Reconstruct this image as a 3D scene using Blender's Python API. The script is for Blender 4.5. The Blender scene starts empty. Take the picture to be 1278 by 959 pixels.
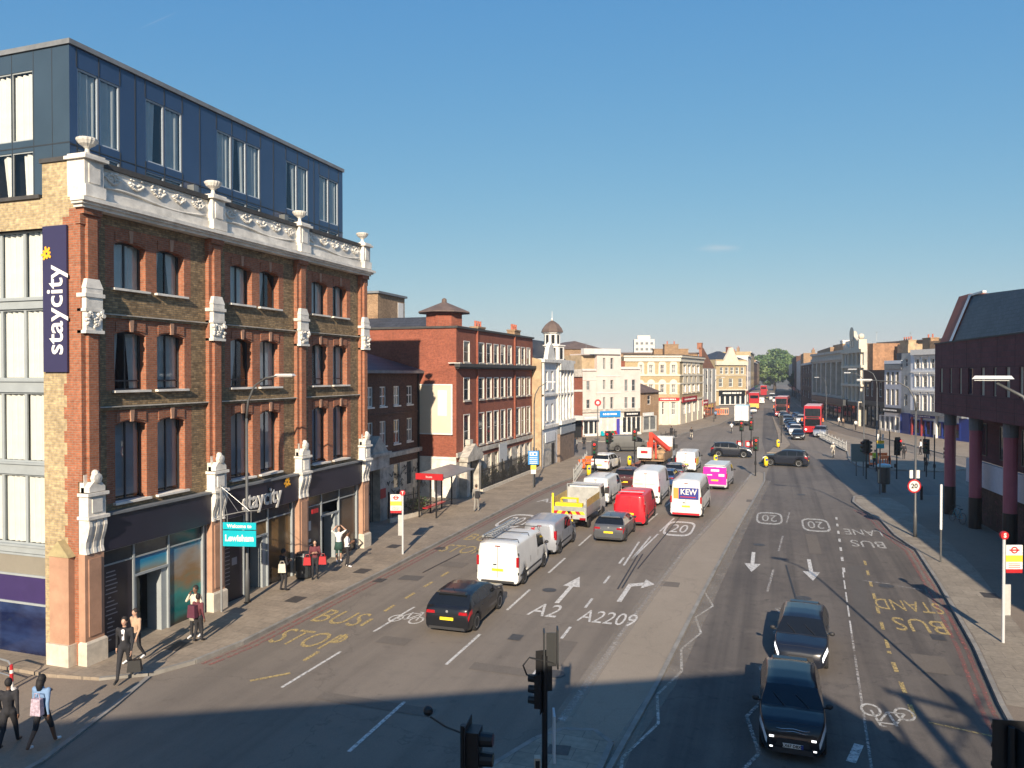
import bpy, bmesh, math, random
from mathutils import Matrix, Vector
R = math.radians
rnd = random.Random(7)
scene = bpy.context.scene
col = scene.collection
# ------------------------------------------------------------------ camera, sky, sun, exposure
FPX, CAMH = 945.0, 9.3
PITCH = math.atan(12.5/FPX); YAW = math.atan(324/FPX)
cd = bpy.data.cameras.new('camera'); cam = bpy.data.objects.new('camera', cd); col.objects.link(cam)
cd.sensor_width = 36; cd.lens = FPX/1278*36; cd.clip_end = 6000; cd.clip_start = .1
cam.location = (0, 0, CAMH); cam.rotation_euler = (R(90)-PITCH, 0, YAW)
scene.camera = cam
SUN_EL, SUN_AZ = R(24.5), R(13)
w = bpy.data.worlds.new('World'); scene.world = w; w.use_nodes = True
nt = w.node_tree; bg = nt.nodes['Background']
sky = nt.nodes.new('ShaderNodeTexSky'); sky.sky_type = 'NISHITA'; sky.sun_disc = False
sky.sun_elevation = SUN_EL; sky.sun_rotation = R(180)-SUN_AZ
sky.air_density = 1.0; sky.dust_density = .3; sky.ozone_density = 3.0; sky.altitude = 20
sc_ = nt.nodes.new('ShaderNodeSeparateColor'); cc_ = nt.nodes.new('ShaderNodeCombineColor'); nt.links.new(sky.outputs[0], sc_.inputs[0])
for i_, (e_, k_) in enumerate(((1.0, .655), (.58, 1.48), (.20, 3.42))):   # clear, slightly smoggy summer morning: grade of the sky colour
    p_ = nt.nodes.new('ShaderNodeMath'); p_.operation = 'POWER'; p_.inputs[1].default_value = e_; nt.links.new(sc_.outputs[i_], p_.inputs[0])
    q_ = nt.nodes.new('ShaderNodeMath'); q_.operation = 'MULTIPLY'; q_.inputs[1].default_value = k_; nt.links.new(p_.outputs[0], q_.inputs[0]); nt.links.new(q_.outputs[0], cc_.inputs[i_])
def sky_wisp(src, u, v, wd, ht, amt, slope=0):
    X_, Y_, Z_ = ray(u, v); d_ = Vector((X_, Y_, Z_)).normalized(); r_ = Vector((d_.y, -d_.x, 0)).normalized(); up_ = r_.cross(d_)
    r2 = (r_*math.cos(slope)+up_*math.sin(slope)); u2 = r2.cross(d_)
    tc = nt.nodes.new('ShaderNodeTexCoord'); outs = []
    for ax, sz in ((r2, wd), (u2, ht)):
        dt = nt.nodes.new('ShaderNodeVectorMath'); dt.operation = 'DOT_PRODUCT'; dt.inputs[1].default_value = tuple(ax/sz); nt.links.new(tc.outputs['Generated'], dt.inputs[0]); outs.append(dt.outputs['Value'])
    cb = nt.nodes.new('ShaderNodeCombineXYZ'); nt.links.new(outs[0], cb.inputs[0]); nt.links.new(outs[1], cb.inputs[1])
    ln = nt.nodes.new('ShaderNodeVectorMath'); ln.operation = 'LENGTH'; nt.links.new(cb.outputs[0], ln.inputs[0])
    no = nt.nodes.new('ShaderNodeTexNoise'); no.inputs['Scale'].default_value = 1.3; no.inputs['Detail'].default_value = 6; nt.links.new(cb.outputs[0], no.inputs['Vector'])
    ad = nt.nodes.new('ShaderNodeMath'); ad.operation = 'ADD'; nt.links.new(ln.outputs['Value'], ad.inputs[0]); nt.links.new(no.outputs[0], ad.inputs[1])
    fr = nt.nodes.new('ShaderNodeVectorMath'); fr.operation = 'DOT_PRODUCT'; fr.inputs[1].default_value = tuple(d_); nt.links.new(tc.outputs['Generated'], fr.inputs[0])
    gt = nt.nodes.new('ShaderNodeMath'); gt.operation = 'GREATER_THAN'; gt.inputs[1].default_value = 0; nt.links.new(fr.outputs['Value'], gt.inputs[0])
    mr = nt.nodes.new('ShaderNodeMapRange'); mr.interpolation_type = 'SMOOTHSTEP'; mr.inputs[1].default_value = 1.5; mr.inputs[2].default_value = .5; mr.inputs[3].default_value = 0; mr.inputs[4].default_value = amt; nt.links.new(ad.outputs[0], mr.inputs[0])
    ml = nt.nodes.new('ShaderNodeMath'); ml.operation = 'MULTIPLY'; nt.links.new(mr.outputs[0], ml.inputs[0]); nt.links.new(gt.outputs[0], ml.inputs[1])
    mx = nt.nodes.new('ShaderNodeMix'); mx.data_type = 'RGBA'; nt.links.new(ml.outputs[0], mx.inputs[0]); nt.links.new(src, mx.inputs[6]); mx.inputs[7].default_value = (5.2, 5.3, 5.4, 1); return mx.outputs[2]
def ray(u, v):
    x = (u-639)/FPX; y = -(v-479.5)/FPX; c, s = math.cos(PITCH), math.sin(PITCH); fy = c+y*s; fz = -s+y*c
    return (x*math.cos(YAW)-fy*math.sin(YAW), x*math.sin(YAW)+fy*math.cos(YAW), fz)
sk_ = sky_wisp(cc_.outputs[0], 897, 310, .034, .0065, .32, R(-3)); sk_ = sky_wisp(sk_, 197, 26, .032, .0014, .10, R(32))
nt.links.new(sk_, bg.inputs[0]); bg.inputs[1].default_value = .081
sd = bpy.data.lights.new('sun', 'SUN'); so = bpy.data.objects.new('sun', sd); col.objects.link(so)
sd.energy = 5.0; sd.angle = R(.5); sd.color = (1, .85, .665)
so.rotation_euler = (R(90)-SUN_EL, 0, SUN_AZ); so.location = (0, -20, 60)
scene.view_settings.view_transform = 'Standard'; scene.view_settings.look = 'None'
scene.view_settings.exposure = .76; scene.view_settings.gamma = 1
scene.render.engine = 'CYCLES'
try:
    scene.cycles.max_bounces = 6; scene.cycles.transparent_max_bounces = 12; scene.cycles.volume_bounces = 0
    scene.cycles.caustics_reflective = False; scene.cycles.caustics_refractive = False
except Exception: pass

# ------------------------------------------------------------------ pixel -> world on a surface of the place
def ray(u, v):
    x = (u-639)/FPX; y = -(v-479.5)/FPX; c, s = math.cos(PITCH), math.sin(PITCH)
    fy = c+y*s; fz = -s+y*c
    return (x*math.cos(YAW)-fy*math.sin(YAW), x*math.sin(YAW)+fy*math.cos(YAW), fz)
def G(u, v, z=0.):
    X, Y, Z = ray(u, v); t = (z-CAMH)/Z; return (X*t, Y*t)

# ------------------------------------------------------------------ materials
MATS = {}
def nodes(name):
    m = bpy.data.materials.new(name); m.use_nodes = True
    return m, m.node_tree, m.node_tree.nodes['Principled BSDF']
def c4(c): return (c[0], c[1], c[2], 1)
def mul(c, k): return tuple(min(1, max(0, x*k)) for x in c)
def M(name, colr=None, rough=.6, metal=0, var=.18, scale=2.5, bump=.0, coat=0, bscale=40, spec=.5, emit=0):
    if name in MATS: return MATS[name]
    m, t, b = nodes(name)
    b.inputs['Roughness'].default_value = rough; b.inputs['Metallic'].default_value = metal
    b.inputs['Specular IOR Level'].default_value = spec
    if coat: b.inputs['Coat Weight'].default_value = coat; b.inputs['Coat Roughness'].default_value = .04
    if emit:
        b.inputs['Emission Color'].default_value = c4(colr); b.inputs['Emission Strength'].default_value = emit
    if var:
        tc = t.nodes.new('ShaderNodeTexCoord'); n = t.nodes.new('ShaderNodeTexNoise')
        n.inputs['Scale'].default_value = scale; n.inputs['Detail'].default_value = 6; n.inputs['Roughness'].default_value = .65
        t.links.new(tc.outputs['Object'], n.inputs['Vector'])
        r = t.nodes.new('ShaderNodeValToRGB'); r.color_ramp.elements[0].position = .3; r.color_ramp.elements[1].position = .7
        r.color_ramp.elements[0].color = c4(mul(colr, 1-var)); r.color_ramp.elements[1].color = c4(mul(colr, 1+var))
        t.links.new(n.outputs[0], r.inputs[0]); t.links.new(r.outputs[0], b.inputs['Base Color'])
        if bump:
            n2 = t.nodes.new('ShaderNodeTexNoise'); n2.inputs['Scale'].default_value = bscale; n2.inputs['Detail'].default_value = 4
            t.links.new(tc.outputs['Object'], n2.inputs['Vector'])
            bp = t.nodes.new('ShaderNodeBump'); bp.inputs['Strength'].default_value = bump; bp.inputs['Distance'].default_value = .02
            t.links.new(n2.outputs[0], bp.inputs['Height']); t.links.new(bp.outputs[0], b.inputs['Normal'])
    else: b.inputs['Base Color'].default_value = c4(colr)
    MATS[name] = m; return m
def brick(name, c1, c2, mortar, bw=.225, bh=.075, var=.35, stain=.25, ms=.012, rough=.85):
    """bricks on object x+y / z, with per-brick tone and big irregular weathering"""
    if name in MATS: return MATS[name]
    m, t, b = nodes(name); L = t.links
    tc = t.nodes.new('ShaderNodeTexCoord'); sp = t.nodes.new('ShaderNodeSeparateXYZ'); L.new(tc.outputs['Object'], sp.inputs[0])
    ad = t.nodes.new('ShaderNodeMath'); L.new(sp.outputs[0], ad.inputs[0]); L.new(sp.outputs[1], ad.inputs[1])
    cb = t.nodes.new('ShaderNodeCombineXYZ'); L.new(ad.outputs[0], cb.inputs[0]); L.new(sp.outputs[2], cb.inputs[1])
    bt = t.nodes.new('ShaderNodeTexBrick'); L.new(cb.outputs[0], bt.inputs['Vector'])
    bt.inputs['Scale'].default_value = 1; bt.inputs['Brick Width'].default_value = bw; bt.inputs['Row Height'].default_value = bh
    bt.inputs['Mortar Size'].default_value = ms; bt.inputs['Mortar Smooth'].default_value = .2; bt.inputs['Bias'].default_value = 0
    bt.inputs['Color1'].default_value = c4(c1); bt.inputs['Color2'].default_value = c4(c2); bt.inputs['Mortar'].default_value = c4(mortar)
    n = t.nodes.new('ShaderNodeTexNoise'); n.inputs['Scale'].default_value = .55; n.inputs['Detail'].default_value = 9; n.inputs['Roughness'].default_value = .7
    L.new(tc.outputs['Object'], n.inputs['Vector'])
    mr = t.nodes.new('ShaderNodeMapRange'); mr.inputs[1].default_value = .3; mr.inputs[2].default_value = .7
    mr.inputs[3].default_value = 1-stain; mr.inputs[4].default_value = 1+stain; L.new(n.outputs[0], mr.inputs[0])
    n2 = t.nodes.new('ShaderNodeTexNoise'); n2.inputs['Scale'].default_value = 7; n2.inputs['Detail'].default_value = 3
    L.new(tc.outputs['Object'], n2.inputs['Vector'])
    mr2 = t.nodes.new('ShaderNodeMapRange'); mr2.inputs[1].default_value = .3; mr2.inputs[2].default_value = .7
    mr2.inputs[3].default_value = 1-var; mr2.inputs[4].default_value = 1+var; L.new(n2.outputs[0], mr2.inputs[0])
    mm = t.nodes.new('ShaderNodeMath'); mm.operation = 'MULTIPLY'; L.new(mr.outputs[0], mm.inputs[0]); L.new(mr2.outputs[0], mm.inputs[1])
    mx = t.nodes.new('ShaderNodeMix'); mx.data_type = 'RGBA'; mx.blend_type = 'MULTIPLY'; mx.inputs[0].default_value = 1
    L.new(bt.outputs['Color'], mx.inputs[6]); cc = t.nodes.new('ShaderNodeCombineColor')
    for i in range(3): L.new(mm.outputs[0], cc.inputs[i])
    L.new(cc.outputs[0], mx.inputs[7]); L.new(mx.outputs[2], b.inputs['Base Color'])
    bp = t.nodes.new('ShaderNodeBump'); bp.inputs['Strength'].default_value = .5; bp.inputs['Distance'].default_value = .01; bp.invert = True
    L.new(bt.outputs['Fac'], bp.inputs['Height']); L.new(bp.outputs[0], b.inputs['Normal'])
    b.inputs['Roughness'].default_value = rough; b.inputs['Specular IOR Level'].default_value = .25
    MATS[name] = m; return m
def glassmat(name, tint=(.55, .62, .66), refl=.28, rough=.02):
    m = bpy.data.materials.new(name); m.use_nodes = True; t = m.node_tree; t.nodes.clear(); L = t.links
    o = t.nodes.new('ShaderNodeOutputMaterial'); mx = t.nodes.new('ShaderNodeMixShader')
    tr = t.nodes.new('ShaderNodeBsdfTransparent'); tr.inputs[0].default_value = c4(tint)
    gl = t.nodes.new('ShaderNodeBsdfGlossy'); gl.inputs['Roughness'].default_value = rough; gl.inputs[0].default_value = (.9, .95, 1, 1)
    lw = t.nodes.new('ShaderNodeLayerWeight'); lw.inputs[0].default_value = .35
    mr = t.nodes.new('ShaderNodeMapRange'); mr.inputs[3].default_value = refl*.4; mr.inputs[4].default_value = min(1, refl*2.6)
    L.new(lw.outputs['Fresnel'], mr.inputs[0]); L.new(mr.outputs[0], mx.inputs[0])
    L.new(tr.outputs[0], mx.inputs[1]); L.new(gl.outputs[0], mx.inputs[2]); L.new(mx.outputs[0], o.inputs[0])
    MATS[name] = m; return m
def ground_mat(name, base, dark, light, patch=.25, fine=220, crack=True, streak=True, rough=.88):
    m, t, b = nodes(name); L = t.links
    tc = t.nodes.new('ShaderNodeTexCoord')
    def noise(s, d=6, r=.6, vec=None, sc=None):
        n = t.nodes.new('ShaderNodeTexNoise'); n.inputs['Scale'].default_value = s; n.inputs['Detail'].default_value = d; n.inputs['Roughness'].default_value = r
        if sc:
            mp = t.nodes.new('ShaderNodeMapping'); mp.inputs['Scale'].default_value = sc
            L.new(tc.outputs['Object'], mp.inputs[0]); L.new(mp.outputs[0], n.inputs['Vector'])
        else: L.new(tc.outputs['Object'], n.inputs['Vector'])
        return n
    def ramp(src, a, bb, lo, hi):
        r = t.nodes.new('ShaderNodeMapRange'); r.inputs[1].default_value = a; r.inputs[2].default_value = bb; r.inputs[3].default_value = lo; r.inputs[4].default_value = hi
        L.new(src, r.inputs[0]); return r.outputs[0]
    def mixc(f, A, B, mode='MIX'):
        x = t.nodes.new('ShaderNodeMix'); x.data_type = 'RGBA'; x.blend_type = mode
        if isinstance(f, float): x.inputs[0].default_value = f
        else: L.new(f, x.inputs[0])
        for s, k in ((A, 6), (B, 7)):
            if isinstance(s, tuple): x.inputs[k].default_value = c4(s)
            else: L.new(s, x.inputs[k])
        return x.outputs[2]
    big = noise(.12, 5, .6); c = mixc(ramp(big.outputs[0], .38, .62, 0, 1), base, light)
    if streak:
        st = noise(1.0, 4, .6, sc=(1.1, .02, 1)); c = mixc(ramp(st.outputs[0], .45, .72, 0, patch*2.2), c, dark)
    md = noise(1.3, 8, .75); c = mixc(ramp(md.outputs[0], .5, .75, 0, patch*1.6), c, dark)
    sp_ = noise(2.3, 3, .5); c = mixc(ramp(sp_.outputs[0], .64, .72, 0, patch*1.5), c, dark); s2_ = noise(.55, 6, .7); c = mixc(ramp(s2_.outputs[0], .56, .7, 0, patch*1.4), c, light)
    fn = noise(fine, 2, .5); v = t.nodes.new('ShaderNodeCombineColor'); o = ramp(fn.outputs[0], .3, .7, .72, 1.28)
    for i in range(3): L.new(o, v.inputs[i])
    c = mixc(1.0, c, v.outputs[0], 'MULTIPLY')
    f2 = noise(28, 3, .6); v2 = t.nodes.new('ShaderNodeCombineColor'); o2 = ramp(f2.outputs[0], .3, .7, .88, 1.12)
    for i in range(3): L.new(o2, v2.inputs[i])
    c = mixc(1.0, c, v2.outputs[0], 'MULTIPLY')
    if crack:
        wp = noise(.8, 4, .6); vo = t.nodes.new('ShaderNodeTexVoronoi'); vo.feature = 'DISTANCE_TO_EDGE'; vo.inputs['Scale'].default_value = .13
        ad = t.nodes.new('ShaderNodeVectorMath'); ad.operation = 'ADD'; L.new(tc.outputs['Object'], ad.inputs[0])
        sc = t.nodes.new('ShaderNodeVectorMath'); sc.operation = 'SCALE'; sc.inputs['Scale'].default_value = 2.2
        L.new(wp.outputs['Color'], sc.inputs[0]); L.new(sc.outputs[0], ad.inputs[1]); L.new(ad.outputs[0], vo.inputs['Vector'])
        c = mixc(ramp(vo.outputs['Distance'], 0, .006, .55, 0), c, dark)
    L.new(c, b.inputs['Base Color']); b.inputs['Roughness'].default_value = rough; b.inputs['Specular IOR Level'].default_value = .35
    bp = t.nodes.new('ShaderNodeBump'); bp.inputs['Strength'].default_value = .35; bp.inputs['Distance'].default_value = .01
    L.new(fn.outputs[0], bp.inputs['Height']); L.new(bp.outputs[0], b.inputs['Normal'])
    MATS[name] = m; return m
def paving(name, c1, c2, mort, bw=.9, bh=.6, var=.2, stain=.25):
    m = brick(name, c1, c2, mort, bw, bh, var, stain, .008, .85)
    t = m.node_tree; sp = [n for n in t.nodes if n.bl_idname == 'ShaderNodeSeparateXYZ'][0]; cb = [n for n in t.nodes if n.bl_idname == 'ShaderNodeCombineXYZ'][0]
    t.links.new(sp.outputs[0], cb.inputs[0]); t.links.new(sp.outputs[1], cb.inputs[1]); return m
def worn(name, colr, cov=.5, scale=9, soft=.12, top=.92):
    """thermoplastic road paint, worn through to the asphalt in places"""
    m = bpy.data.materials.new(name); m.use_nodes = True; t = m.node_tree; L = t.links; b = t.nodes['Principled BSDF']
    b.inputs['Base Color'].default_value = c4(colr); b.inputs['Roughness'].default_value = .7
    o = t.nodes['Material Output']; mx = t.nodes.new('ShaderNodeMixShader'); tr = t.nodes.new('ShaderNodeBsdfTransparent')
    tc = t.nodes.new('ShaderNodeTexCoord'); n = t.nodes.new('ShaderNodeTexNoise'); n.inputs['Scale'].default_value = scale; n.inputs['Detail'].default_value = 8; n.inputs['Roughness'].default_value = .8
    ge = t.nodes.new('ShaderNodeNewGeometry'); L.new(ge.outputs['Position'], n.inputs['Vector'])
    mr = t.nodes.new('ShaderNodeMapRange'); mr.inputs[1].default_value = cov-soft; mr.inputs[2].default_value = cov+soft
    mr.inputs[3].default_value = top; mr.inputs[4].default_value = .0
    L.new(n.outputs[0], mr.inputs[0]); L.new(mr.outputs[0], mx.inputs[0]); L.new(tr.outputs[0], mx.inputs[1]); L.new(b.outputs[0], mx.inputs[2]); L.new(mx.outputs[0], o.inputs[0])
    MATS[name] = m; return m

# ------------------------------------------------------------------ mesh helper
class MB:
    def __init__(s): s.v = []; s.f = []; s.m = []; s.T = Matrix.Identity(4); s.k = 0; s.mats = []; s.sm = []; s.smooth = False
    def mat(s, m):
        if m not in s.mats: s.mats.append(m)
        s.k = s.mats.index(m); return s
    def add(s, vs, fs):
        o = len(s.v); s.v += [tuple(s.T @ Vector(p)) for p in vs]
        for f in fs: s.f.append(tuple(o+i for i in f)); s.m.append(s.k); s.sm.append(s.smooth)
        return s
    def quad(s, a, b, c, d): return s.add([a, b, c, d], [(0, 1, 2, 3)])
    def box(s, x0, x1, y0, y1, z0, z1):
        v = [(x, y, z) for z in (z0, z1) for y in (y0, y1) for x in (x0, x1)]
        return s.add(v, [(0, 2, 3, 1), (4, 5, 7, 6), (0, 1, 5, 4), (2, 6, 7, 3), (0, 4, 6, 2), (1, 3, 7, 5)])
    def taper(s, x0, x1, y0, y1, z0, z1, i, j=None):
        j = i if j is None else j
        v = [(x0, y0, z0), (x1, y0, z0), (x1, y1, z0), (x0, y1, z0), (x0+i, y0+j, z1), (x1-i, y0+j, z1), (x1-i, y1-j, z1), (x0+i, y1-j, z1)]
        return s.add(v, [(3, 2, 1, 0), (4, 5, 6, 7), (0, 1, 5, 4), (1, 2, 6, 5), (2, 3, 7, 6), (3, 0, 4, 7)])
    def prism(s, pts, z0, z1):
        n = len(pts); v = [(p[0], p[1], z0) for p in pts]+[(p[0], p[1], z1) for p in pts]
        return s.add(v, [tuple(range(n-1, -1, -1)), tuple(range(n, 2*n))]+[(i, (i+1) % n, n+(i+1) % n, n+i) for i in range(n)])
    def prism_y(s, pts, y0, y1):   # pts in (x,z)
        n = len(pts); v = [(p[0], y0, p[1]) for p in pts]+[(p[0], y1, p[1]) for p in pts]
        return s.add(v, [tuple(range(n)), tuple(range(2*n-1, n-1, -1))]+[(i, n+i, n+(i+1) % n, (i+1) % n) for i in range(n)])
    def prism_x(s, pts, x0, x1):   # pts in (y,z)
        n = len(pts); v = [(x0, p[0], p[1]) for p in pts]+[(x1, p[0], p[1]) for p in pts]
        return s.add(v, [tuple(range(n-1, -1, -1)), tuple(range(n, 2*n))]+[(i, (i+1) % n, n+(i+1) % n, n+i) for i in range(n)])
    def cyl(s, p0, p1, r0, r1=None, n=10, cap=True):
        r1 = r0 if r1 is None else r1; p0 = Vector(p0); p1 = Vector(p1); d = (p1-p0).normalized()
        a = d.orthogonal().normalized(); b = d.cross(a); v = []
        for p, r in ((p0, r0), (p1, r1)):
            for i in range(n):
                t = 2*math.pi*i/n; v.append(tuple(p+a*math.cos(t)*r+b*math.sin(t)*r))
        f = [(i, (i+1) % n, n+(i+1) % n, n+i) for i in range(n)]
        if cap: f += [tuple(range(n-1, -1, -1)), tuple(range(n, 2*n))]
        return s.add(v, f)
    def tube(s, pts, r, n=8):
        rs = r if isinstance(r, (list, tuple)) else [r]*len(pts); P = [Vector(p) for p in pts]; v = []; a = None
        for i, p in enumerate(P):
            d = (P[min(i+1, len(P)-1)]-P[max(i-1, 0)]).normalized()
            a = d.orthogonal().normalized() if a is None else (a-d*a.dot(d)).normalized(); b = d.cross(a)
            for k in range(n):
                t = 2*math.pi*k/n; v.append(tuple(p+a*math.cos(t)*rs[i]+b*math.sin(t)*rs[i]))
        f = [(j*n+k, j*n+(k+1) % n, (j+1)*n+(k+1) % n, (j+1)*n+k) for j in range(len(P)-1) for k in range(n)]
        f += [tuple(range(n-1, -1, -1)), tuple(range((len(P)-1)*n, len(P)*n))]
        return s.add(v, f)
    def lathe(s, prof, c=(0, 0, 0), n=14, axis='z', flute=0):
        v = []
        for (r, h) in prof:
            for k in range(n):
                t = 2*math.pi*k/n; rr = r*(1+(flute if k % 2 else 0))
                if axis == 'z': v.append((c[0]+rr*math.cos(t), c[1]+rr*math.sin(t), c[2]+h))
                elif axis == 'y': v.append((c[0]+rr*math.cos(t), c[1]+h, c[2]+rr*math.sin(t)))
                else: v.append((c[0]+h, c[1]+rr*math.cos(t), c[2]+rr*math.sin(t)))
        m = len(prof); f = [(j*n+k, j*n+(k+1) % n, (j+1)*n+(k+1) % n, (j+1)*n+k) for j in range(m-1) for k in range(n)]
        f += [tuple(range(n-1, -1, -1)), tuple(range((m-1)*n, m*n))]
        if axis == 'y': f = [tuple(reversed(x)) for x in f]
        return s.add(v, f)
    def ball(s, c, r, n=10, m=7):
        r = (r, r, r) if not isinstance(r, (tuple, list)) else r
        v = [(c[0], c[1], c[2]-r[2])]
        for j in range(1, m):
            p = math.pi*j/m
            for k in range(n):
                t = 2*math.pi*k/n; v.append((c[0]+r[0]*math.sin(p)*math.cos(t), c[1]+r[1]*math.sin(p)*math.sin(t), c[2]-r[2]*math.cos(p)))
        v.append((c[0], c[1], c[2]+r[2])); e = len(v)-1
        f = [(0, 1+(k+1) % n, 1+k) for k in range(n)]
        for j in range(m-2):
            for k in range(n): a = 1+j*n+k; b = 1+j*n+(k+1) % n; f.append((a, b, b+n, a+n))
        f += [(e, 1+(m-2)*n+k, 1+(m-2)*n+(k+1) % n) for k in range(n)]
        return s.add(v, f)
    def mesh(s, name):
        me = bpy.data.meshes.new(name); me.from_pydata(s.v, [], s.f); me.update()
        for m in s.mats: me.materials.append(m)
        me.polygons.foreach_set('material_index', s.m); me.polygons.foreach_set('use_smooth', s.sm); me.update()
        return me
    def build(s, name, parent=None, m=None, loc=(0, 0, 0), rz=0):
        if m is not None and not s.mats: s.mats.append(m)
        return obj(name, s.mesh(name), parent, loc, rz)
def obj(name, me, parent=None, loc=(0, 0, 0), rz=0):
    o = bpy.data.objects.new(name, me); col.objects.link(o); o.location = loc
    o.rotation_euler = (0, 0, rz) if not isinstance(rz, tuple) else rz
    if parent is not None: o.parent = parent
    return o
def tag(o, label=None, cat=None, group=None, kind=None):
    if label: o['label'] = label
    if cat: o['category'] = cat
    if group: o['group'] = group
    if kind: o['kind'] = kind
    return o
def thing(name, label, cat, loc=(0, 0, 0), rz=0, group=None):
    o = obj(name, None, None, loc, rz); o.empty_display_size = .3; return tag(o, label, cat, group)
def struct(o): o['kind'] = 'structure'; return o
def X(s0, m): b = MB(); b.mat(m); return b
def mk(m): b = MB(); b.mat(m); return b
TXT = {}
def text_mesh(txt, size, m, extrude=.004, align='CENTER', bold=.0, sx=1.0, space=1.0):
    key = (txt, size, m.name, extrude, align, bold, sx, space)
    if key in TXT: return TXT[key]
    cu = bpy.data.curves.new('lettering', 'FONT'); cu.body = txt; cu.size = size; cu.extrude = extrude; cu.align_x = align; cu.align_y = 'CENTER'
    cu.offset = bold; cu.resolution_u = 3; cu.space_character = space
    o = bpy.data.objects.new('lettering', cu); col.objects.link(o)
    dg = bpy.context.evaluated_depsgraph_get(); me = bpy.data.meshes.new_from_object(o.evaluated_get(dg))
    bpy.data.objects.remove(o); me.materials.clear(); me.materials.append(m)
    for v in me.vertices: v.co.x *= sx
    TXT[key] = me; return me
def lettering(txt, size, m, parent, loc, rot=(R(90), 0, 0), name='lettering', **k):
    return obj(name, text_mesh(txt, size, m, **k), parent, loc, rot)
# ------------------------------------------------------------------ palette
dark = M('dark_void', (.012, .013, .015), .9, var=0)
stock = brick('stock_brick', (.35, .235, .12), (.17, .112, .06), (.16, .13, .09), var=.3, stain=.35)
yellowbrick = brick('yellow_brick', (.48, .37, .20), (.33, .25, .14), (.34, .28, .2), var=.25, stain=.2)
redbrick = brick('red_brick', (.37, .13, .066), (.27, .095, .05), (.27, .17, .12), var=.18, stain=.18)
office = brick('office_brick', (.33, .085, .045), (.25, .06, .034), (.2, .11, .08), var=.18, stain=.22)
darkbrick = brick('dark_brick', (.13, .055, .035), (.08, .038, .028), (.1, .07, .055), var=.25, stain=.3)
brownbrick = brick('brown_brick', (.36, .22, .12), (.24, .14, .075), (.3, .23, .16), var=.25, stain=.25)
paleyellow = brick('pale_yellow_brick', (.45, .345, .19), (.36, .27, .14), (.4, .33, .22), var=.2, stain=.15)
maroonbrick = brick('maroon_brick', (.135, .045, .05), (.10, .036, .042), (.07, .045, .05), bw=.6, bh=.3, var=.12, stain=.15)
terracotta = M('terracotta', (.40, .23, .15), .7, var=.2, scale=1.5, bump=.2)
stone = M('white_stone', (.66, .63, .57), .78, var=.27, scale=1.7, bump=.25)
stonedirty = M('weathered_stone', (.42, .39, .34), .85, var=.45, scale=1.6, bump=.4)
plinth = M('plinth_stone', (.55, .49, .40), .8, var=.2, scale=3, bump=.3)
white = M('white_paint', (.68, .66, .62), .5, var=.08, scale=2)
render_w = M('white_render', (.58, .55, .52), .8, var=.13, scale=.8, bump=.1)
render_c = M('cream_render', (.58, .52, .42), .8, var=.13, scale=.8, bump=.1)
render_p = M('pinkish_render', (.58, .50, .46), .8, var=.12, scale=.7)
greyrender = M('grey_render', (.46, .45, .41), .85, var=.18, scale=.9)
portland = M('portland_stone', (.50, .45, .38), .8, var=.2, scale=.9, bump=.2)
tanwall = M('tan_wall', (.42, .31, .19), .9, var=.3, scale=1.2, bump=.3)
slate = brick('slate_roof', (.055, .06, .075), (.04, .045, .055), (.02, .02, .025), bw=.35, bh=.22, var=.2, stain=.2, rough=.5)
brownslate = M('brown_roof_tiles', (.12, .085, .07), .8, var=.3, scale=1.2)
lead = M('lead_grey', (.16, .17, .18), .55, var=.25, scale=2)
copingdark = M('dark_coping', (.05, .048, .046), .8, var=.3, scale=2)
navy = M('navy_fascia', (.018, .017, .032), .45, var=.12, scale=1.5)
charcoal = M('charcoal_frame', (.028, .032, .036), .45, var=.1)
greyframe = M('grey_frame', (.30, .33, .34), .45, var=.08)
bluepanel = M('blue_panel', (.030, .058, .125), .22, var=.07, scale=.5, spec=.6)
teal = M('side_panel', (.040, .062, .085), .2, var=.1, scale=.5, spec=.6)
curtain_m = M('curtain_cloth', (.62, .61, .56), .9, var=.07, scale=3)
blind_m = M('blind_cloth', (.34, .38, .40), .8, var=.1, scale=1)
pane_clear = glassmat('pane_clear', (.95, .97, .97), .10)
pane_sky = glassmat('pane_sky', (.82, .88, .92), .16)
pane_dark = M('pane_opaque', (.02, .024, .03), .06, var=.3, scale=.6, spec=.9)
pane_grey = M('pane_net_curtain', (.16, .17, .17), .15, var=.4, scale=1.2, spec=.6)
black = M('black_metal', (.012, .012, .013), .45, var=.15)
galv = M('galvanised_steel', (.36, .37, .37), .45, metal=.6, var=.15)
greypost = M('grey_post', (.085, .088, .09), .5, var=.15)
chrome = M('chrome', (.7, .7, .72), .15, metal=1, var=0)
redp = M('red_paint', (.40, .02, .026), .35, var=.08)
bluep = M('blue_paint', (.015, .04, .22), .4, var=.1)
bluesign = M('blue_sign', (.02, .22, .55), .4, var=.06)
cyansign = M('turquoise_sign', (.0, .38, .46), .4, var=.05)
yellowp = M('yellow_paint', (.85, .62, .02), .4, var=.08)
orangep = M('orange_barrier', (.85, .16, .03), .45, var=.08)
greenp = M('green_paint', (.02, .16, .07), .4, var=.1)
purple = M('purple_panel', (.04, .025, .10), .45, var=.1)
signnavy = M('banner_navy', (.030, .026, .075), .5, var=.06)
litsign = M('sign_letters', (.85, .83, .78), .5, var=0)
stargold = M('star_yellow', (.9, .42, .02), .5, var=0)
creamsign = M('cream_panel', (.60, .51, .39), .6, var=.06, scale=.7)

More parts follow.
